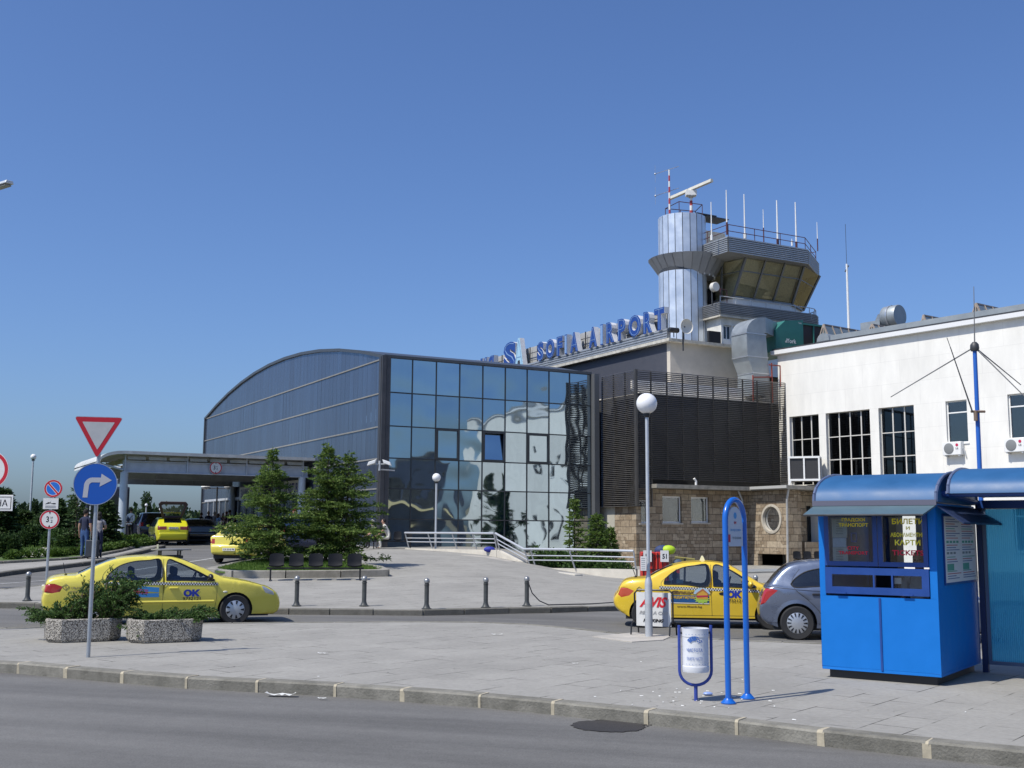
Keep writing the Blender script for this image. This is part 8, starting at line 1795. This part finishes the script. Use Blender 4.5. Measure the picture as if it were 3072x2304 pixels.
def juniper(lab,p,shoots,seed):
 rnd=np.random.RandomState(seed);t=thing('juniper',lab,'shrub',p,0,'junipers in the pebble planters');tb=MB();Ps,Ds,Ls=[],[],[]
 for(ax,L_,rise,n)in shoots:
  for k in range(n):
   a=ax+rnd.uniform(-.5,.5);l_=L_*rnd.uniform(.55,1.1);rs_=rise*rnd.uniform(.6,1.3);o=rnd.uniform(-.12,.12,2);m_=max(5,int(l_/.022));tt=np.linspace(0.05,1,m_)
   C=np.stack([o[0]+math.cos(a)*l_*tt,o[1]+math.sin(a)*l_*tt*.75,rs_*np.sin(tt*1.9)+rnd.uniform(-.08,.08)*tt],1);tb.path([tuple(C[0]),tuple(C[m_//2]),tuple(C[-1])],[.009,.005,.002],4)
   tg_=np.gradient(C,axis=0);tg_/=np.linalg.norm(tg_,axis=1,keepdims=True)
   for rep_ in range(5):Ps.append(C+rnd.normal(0,.012,C.shape));Ds.append(tg_*.9+rnd.normal(0,.55,C.shape));Ls.append((1.15-tt*.5))
 P=np.concatenate(Ps);D=np.concatenate(Ds);L_=np.concatenate(Ls)*.062*rnd.uniform(.6,1.4,len(P));V,Fc=leaves(P,D,L_,L_*.2,rnd);tb.build('stems',BARK,t);npmesh('foliage',V,Fc,LEAF_JUN,t);return t
pl1,pl2=PLT[0].location,PLT[1].location
juniper('juniper sprawling out over the left end of the left planter',pl1+Vector((-.35,0,.3)),[(math.pi,.52,.12,24),(2.4,.4,.2,10),(-2.3,.45,.06,14),(0,.5,.22,12),(-1.2,.4,.12,10)],1)
juniper('tallest juniper, a dense mound at the right end of the left planter',pl1+Vector((.4,.05,.3)),[(math.pi,.5,.4,18),(1.2,.35,.62,26),(0,.5,.52,26),(-1.4,.38,.34,24),(2.5,.5,.48,18),(-.5,.5,.36,16)],2)
juniper('thin upright juniper tuft in the middle of the left planter, beside the pole',pl1+Vector((.02,.05,.3)),[(1.4,.16,.5,16),(math.pi,.3,.3,10),(-1.5,.25,.2,10)],3)
juniper('low juniper of the right planter with shoots hanging down its front',pl2+Vector((-.2,-.05,.32)),[(0,.5,.1,18),(math.pi,.4,.1,10),(-1.9,.46,-.16,14),(-1.4,.4,.06,10)],4)
juniper('low feathery juniper over the right end of the right planter',pl2+Vector((.35,0,.32)),[(0,.42,.1,18),(.6,.35,.15,9),(-.6,.35,.04,9),(math.pi,.3,.12,8)],5)
# ================================================================ PEOPLE
def skinmesh(J,E,root=0):
 me=bpy.data.meshes.new('tmp');me.from_pydata([j[0]for j in J],E,[]);o=bpy.data.objects.new('tmp',me);COL.objects.link(o)
 sk_=o.modifiers.new('s','SKIN');sk_.use_smooth_shade=True
 for i,j in enumerate(J):v=me.skin_vertices[0].data[i];v.radius=j[1];v.use_root=(i==root)
 sb_=o.modifiers.new('u','SUBSURF');sb_.levels=1
 dg=bpy.context.evaluated_depsgraph_get();ev=o.evaluated_get(dg);m=bpy.data.meshes.new_from_object(ev);bpy.data.objects.remove(o);return m
SKIN=mat('skin',(.42,.24,.16),.55)
def cloth(nm,c):return mat(nm,c,.85,noise=(14,.12))
def person(lab,p,ang,hgt,top,bottom,hair,pose='stand',arms='down',shoes=(.03,.03,.03),sleeve=.5,longhair=False,grp=None,lean=0.0,turn=0.0,shorts=False,stripes=None):
 t=thing('person',lab,'person',p,ang,grp);s=hgt/1.75;J=[];E=[];reg=[]
 def j(v,r,k):J.append((Vector(v)*s,(r[0]*s,r[1]*s)if isinstance(r,tuple)else(r*s,r*s)));reg.append(k);return len(J)-1
 if pose=='stand':
  P=j((0,0,.95),(.15,.105),'b');c0=j((0,lean*.4,1.12),(.14,.1),'t');c1=j((0,lean*.8,1.32),(.165,.11),'t');nb=j((0,lean,1.46),(.075,.065),'t');nk=j((0,lean,1.53),.05,'s');hd=j((0,lean+.015,1.63),(.074,.088),'s');ht_=j((0,lean+.0,1.70),(.06,.07),'s')
  E+=[(P,c0),(c0,c1),(c1,nb),(nb,nk),(nk,hd),(hd,ht_)];z_=0;hc=Vector((0,lean+.0,1.655));shz,shy=1.42,lean*.95
  for q,(k0,k1)in zip((-1,1),(((.0,.02),(.03,-.02)),((.0,-.02),(-.04,.03)))):
   h_=j((q*.09,0,.88),(.09,.095),'b');kn=j((q*.1,.02+k0[1],.5),(.062,.066),'l');an=j((q*.11,-.01+k1[0],.1),(.042,.045),'l');ft=j((q*.115,.13+k1[0],.04),(.042,.03),'f');E+=[(P,h_),(h_,kn),(kn,an),(an,ft)]
 else:
  P=j((0,0,.52),(.16,.13),'b');c0=j((0,.05,.68),(.15,.12),'t');c1=j((0,.14+lean,.9),(.17,.12),'t');nb=j((0,.19+lean,1.04),(.08,.07),'t');nk=j((0,.22+lean,1.1),.05,'s');hd=j((turn*.02,.25+lean,1.2),(.074,.088),'s');ht_=j((0,.23+lean,1.27),(.06,.07),'s')
  E+=[(P,c0),(c0,c1),(c1,nb),(nb,nk),(nk,hd),(hd,ht_)];hc=Vector((0,.235+lean,1.225));shz,shy=1.0,.18+lean
  for q in(-1,1):
   h_=j((q*.1,.08,.5),(.095,.09),'b');kn=j((q*.14,.46,.5),(.07,.07),'l');an=j((q*.13,.44+.05*q,.1),(.045,.048),'l');ft=j((q*.14,.58+.05*q,.04),(.042,.03),'f');E+=[(P,h_),(h_,kn),(kn,an),(an,ft)]
 hands=[]
 for q in(-1,1):
  sh_=j((q*.175,shy,shz),(.065,.065),'t')
  A={'down':((q*.235,-.01,-.28),(q*.245,.05,-.54)),'hips':((q*.37,-.06,-.22),(q*.19,.03,-.42)),'behind':((q*.25,-.1,-.26),(q*.06,-.17,-.45)),'front':((q*.24,.08,-.26),(q*.12,.28,-.3)),'knees':((q*.22,.12,-.27),(q*.13,.33,-.4)),'up':((q*.3,.08,-.2),(q*.16,.2,.08))}[arms]
  el=j((A[0][0],shy+A[0][1],shz+A[0][2]),.045,'t' if sleeve>=1 else 'e');wr_=j((A[1][0],shy+A[1][1],shz+A[1][2]),.03,'a');d_=(Vector(A[1])-Vector(A[0])).normalized();hp=Vector((A[1][0],shy+A[1][1],shz+A[1][2]))+d_*.07
  hn=j(hp,(.034,.022),'a');E+=[(nb,sh_),(sh_,el),(el,wr_),(wr_,hn)];hands.append((hp*s,d_,q))
 me=skinmesh(J,E);pts=[jj[0]for jj in J];seg={}
 slots={'s':0,'t':1,'b':2,'l':2 if not shorts else 0,'f':3,'e':1 if sleeve>.6 else 0,'a':0}
 mats_=[SKIN,top,bottom,cloth('shoe_%02d%02d'%(int(shoes[0]*90),int(shoes[2]*90)),shoes)]
 for m_ in mats_:me.materials.append(m_)
 for f in me.polygons:
  c=f.center;best=1e9;key='t'
  for a,b_ in E:
   pa,pb3=pts[a],pts[b_];ab=pb3-pa;q=max(0,min(1,(c-pa).dot(ab)/max(1e-9,ab.length_squared)));d=(c-pa-ab*q).length-(J[a][1][0]*(1-q)+J[b_][1][0]*q)
   if d<best:
    best=d;ra,rb4=reg[a],reg[b_];key=ra if q<.5 else rb4
    if ra=='t' and rb4=='e':key='t' if q<max(.35,sleeve)else 'a'
    if ra=='b' and rb4=='l':key='b' if(not shorts or q<.85)else 'l'
    if ra=='l' and rb4=='l':key='l'
    if ra=='e':key='e' if sleeve>.6 else 'a'
  f.material_index=slots[key];f.use_smooth=True
 bm=bmesh.new();bm.from_mesh(me);bm.to_mesh(me);bm.free()
 o=bpy.data.objects.new('body',me);COL.objects.link(o);o.parent=t
 x=MB();hcs=hc*s;
 x.ball(hcs,.098*s,14,sc=(.78,.92,1.16));x.add([hcs+Vector(v)*s for v in((-.013,.085,-.02),(.013,.085,-.02),(0,.115,-.022),(0,.088,.02))],[(0,1,2),(0,2,3),(1,3,2)])
 for q in(-1,1):x.ball(hcs+Vector((q*.078,-.005,-.01))*s,.022*s,8,sc=(.4,.7,1.2))
 for hp,d_,q in hands:
  sd2=d_.cross(Vector((0,1,0)if abs(d_.y)<.8 else(1,0,0))).normalized()
  for k,ln_ in enumerate((.055,.068,.075,.068)):b0_=hp+(d_*.02+sd2*(-.027+.018*k))*s;m0_=b0_+d_*ln_*.55*s;e0_=m0_+(d_*ln_*.4+Vector((0,.02,-.005)))*s;x.path([b0_,m0_,e0_],[.0095*s,.0085*s,.006*s],6)
  x.path([hp-d_*.03*s,hp+(sd2*-.04+Vector((0,.015,0)))*s,hp+(sd2*-.045+d_*.035+Vector((0,.025,0)))*s],[.011*s,.0095*s,.007*s],6)
 n0=len(x.f)
 for q in(-1,1):x.ball(hcs+Vector((q*.032,.082,.008))*s,.012*s,8,1,sc=(1.2,.6,.8))
 x.box(tuple(hcs+Vector((-.022,.08,-.058))*s),tuple(hcs+Vector((.022,.089,-.05))*s),2)
 xo=x.build('head',[SKIN,BLACK,mat('lips',(.3,.1,.09),.5)],t,smooth=50)
 bm=bmesh.new();bm.from_mesh(me);nb_=len(me.materials);me.materials.append(BLACK);me.materials.append(mat('lips',(.3,.1,.09),.5))
 m2=xo.data
 for f in m2.polygons:f.material_index={0:0,1:nb_,2:nb_+1}[f.material_index]
 bm.from_mesh(m2);bm.to_mesh(me);bm.free();bpy.data.objects.remove(xo);CH.get(t.name,[])[:]=[]
 h_=MB();h_.ball(hcs+Vector((0,-.018,.022))*s,.108*s,14,sc=(.82,.92,1.06));h_.v=[(v[0],v[1]if not(v[1]>hcs.y+.03*s and v[2]<hcs.z+.055*s)else hcs.y+.028*s,max(v[2],hcs.z-.045*s))for v in h_.v]
 if longhair:h_.ball(hcs+Vector((0,-.05,-.09))*s,.1*s,12,sc=(.95,.6,1.3))
 h_.build('hair',cloth('hair_%02d%02d'%(int(hair[0]*90),int(hair[2]*90)),hair),t)
 return t,s
CNAVY=cloth('navy_cloth_shirt',(.015,.02,.05));CJEAN=cloth('blue_jeans',(.04,.09,.22));CBLK=cloth('black_cloth',(.015,.015,.018));CWHT=cloth('white_cotton',(.66,.67,.68));CCREAM=cloth('cream_linen',(.6,.57,.5));CGREY=cloth('grey_shirt',(.27,.27,.29));CLBL=cloth('light_blue_top',(.2,.33,.55));CRED=cloth('red_trousers',(.4,.06,.04));CPUR=cloth('purple_shirt',(.14,.06,.12));CKHA=cloth('khaki_trousers',(.25,.22,.16))
def stripe_mat(nm,c1,c2,sc,ax=2):
 m=bpy.data.materials.new(nm);m.use_nodes=True;N,L=nodes(m);b=N['Principled BSDF'];g=N.new('ShaderNodeTexCoord');w=N.new('ShaderNodeTexWave');w.wave_type='BANDS';w.bands_direction='XYZ'[ax];w.inputs['Scale'].default_value=sc;L.new(g.outputs['Object'],w.inputs['Vector'])
 cr=N.new('ShaderNodeValToRGB');cr.color_ramp.interpolation='CONSTANT';cr.color_ramp.elements[1].position=.55;cr.color_ramp.elements[0].color=(*c1,1);cr.color_ramp.elements[1].color=(*c2,1);L.new(w.outputs[0],cr.inputs[0]);L.new(cr.outputs[0],b.inputs['Base Color']);b.inputs['Roughness'].default_value=.85;return m
CSTR=stripe_mat('striped_shirt',(.5,.48,.46),(.13,.11,.14),6.5);CPAT=stripe_mat('patterned_shirt',(.4,.38,.34),(.06,.06,.06),9,0)
gp2='people waiting under the canopy'
pA=G(83.5,558.5,0);person('man in dark navy shirt and blue jeans standing left of the pole, back turned',pA,R(-12),1.78,CNAVY,CJEAN,(.015,.012,.01),sleeve=.6)
pB=G(97.5,558.3,0);person('woman in a striped short sleeved shirt and dark trousers right of the pole',pB,R(8),1.68,CSTR,cloth('dark_trousers',(.02,.025,.06)),(.012,.01,.008),arms='front',longhair=True)
sc0=G(91.5,558.6,0);t=thing('suitcase','dark upright suitcase between the couple at the left','suitcase',sc0+Vector((.05,-.1,0)),R(5));b=MB();b.box((-.22,-.13,.06),(.22,.13,.68));b.build('shell',mat('suitcase_dark',(.03,.035,.045),.6,noise=(12,.2)),t,bevel=.03);b=MB();b.path([(-.12,.1,.66),(-.12,.1,.98),(.12,.1,.98),(.12,.1,.66)],.012,6);b.build('handle',GALV,t)
for x in(-.18,.18):b=MB();b.lathe([(.05,-.02),(.05,.02)],12,(x,.1,.05),axis='x');b.build('wheel',BLACK,t)
def far_person(px,Y,hgt,lab,*a,**k):x=(px-512)/F*Y*.995;return person(lab,(x,Y,H(x,Y)),*a[:1],hgt,*a[1:],grp=gp2,**k)
tq,s_=far_person(132.5,61,1.76,'man in white shirt and black trousers standing with hands behind his back by the column',R(-10),CWHT,CBLK,(.05,.035,.02),arms='behind',sleeve=1)
b=MB();b.path([(.16,.02,1.45),(.05,-.13,1.3),(-.02,-.15,1.12)],.018,6);b.ball((-.08,-.16,1.18),.11,12,sc=(.9,.45,1.2));q=b.build('shoulder_bag',mat('bag_navy',(.01,.02,.05),.6),tq)
b=MB();b.box((-.2,-.22,.93),(.2,-.2,.98));b.build('folder',SWHITE,tq)
far_person(209.8,73,1.75,'man in navy shirt with white shoulder marks and jeans, leftmost of the waiting group',R(15),CNAVY,CJEAN,(.3,.2,.14),sleeve=.5)
far_person(215.8,74.5,1.76,'grey haired man in a grey shirt and khaki trousers in the waiting group',R(-20),CGREY,CKHA,(.45,.44,.42),sleeve=.5)
far_person(219.8,70,1.6,'woman in light blue top and red trousers in the waiting group',R(-40),CLBL,CRED,(.1,.05,.03),arms='up',longhair=True)
far_person(224.5,75,1.68,'person in a purple shirt with dark hair behind the woman in red trousers',R(200),CPUR,CJEAN,(.06,.02,.015),longhair=True)
far_person(231.0,69,1.82,'man in black t-shirt with hands on his hips above the yellow saloon',R(-15),CBLK,CGREY,(.02,.012,.01),arms='hips',sleeve=.4)
far_person(227.8,77,1.82,'tall man with dark red hair behind the one in the black t-shirt',R(20),CNAVY,CJEAN,(.1,.02,.015),sleeve=.5)
far_person(202.5,72,1.66,'person in black beside the open car door',R(60),CBLK,CNAVY,(.04,.02,.015))
far_person(295.5,50.5,1.72,'person with bright red hair and dark red top beyond the dark blue car',R(170),cloth('dark_red_top',(.25,.03,.02)),CBLK,(.3,.02,.01),longhair=True)
far_person(309.5,52.5,1.72,'person in a white top and jeans walking behind the spruce pair',R(80),CWHT,CJEAN,(.5,.45,.4))
bm_=Vector((at(388.5,549,51.6).x,51.6,0));bm_.z=H(bm_.x,bm_.y)
person('man in cream shirt and trousers sitting on the black seats and leaning forward',bm_+Vector((.05,0,0)),R(95),1.76,CCREAM,CCREAM,(.015,.01,.01),pose='sit',arms='knees',shoes=(.2,.12,.08),lean=.06)
person('person in patterned shirt and black trousers seated left of the man in cream',bm_+Vector((-.52,.1,0)),R(105),1.7,CPAT,CBLK,(.35,.34,.33),pose='sit',arms='knees',lean=.02)
b=MB();pc=at(487,549.5,46.6);b.ball((pc.x+.1,46.72,pc.z+.0),.2,12,sc=(1.2,.7,.6));tag(b.build('blue_bag',mat('bag_blue',(.02,.03,.3),.7)),'small blue bag lying on top of the ramp wall','bag')
kp=KF.w(KF.hit(917,553,1,.34).x,.42,-.1);person('kiosk seller with short dark hair and a white shirt behind the right window',kp,KA+math.pi,1.62,CWHT,CBLK,(.03,.02,.015),arms='down',sleeve=.6)
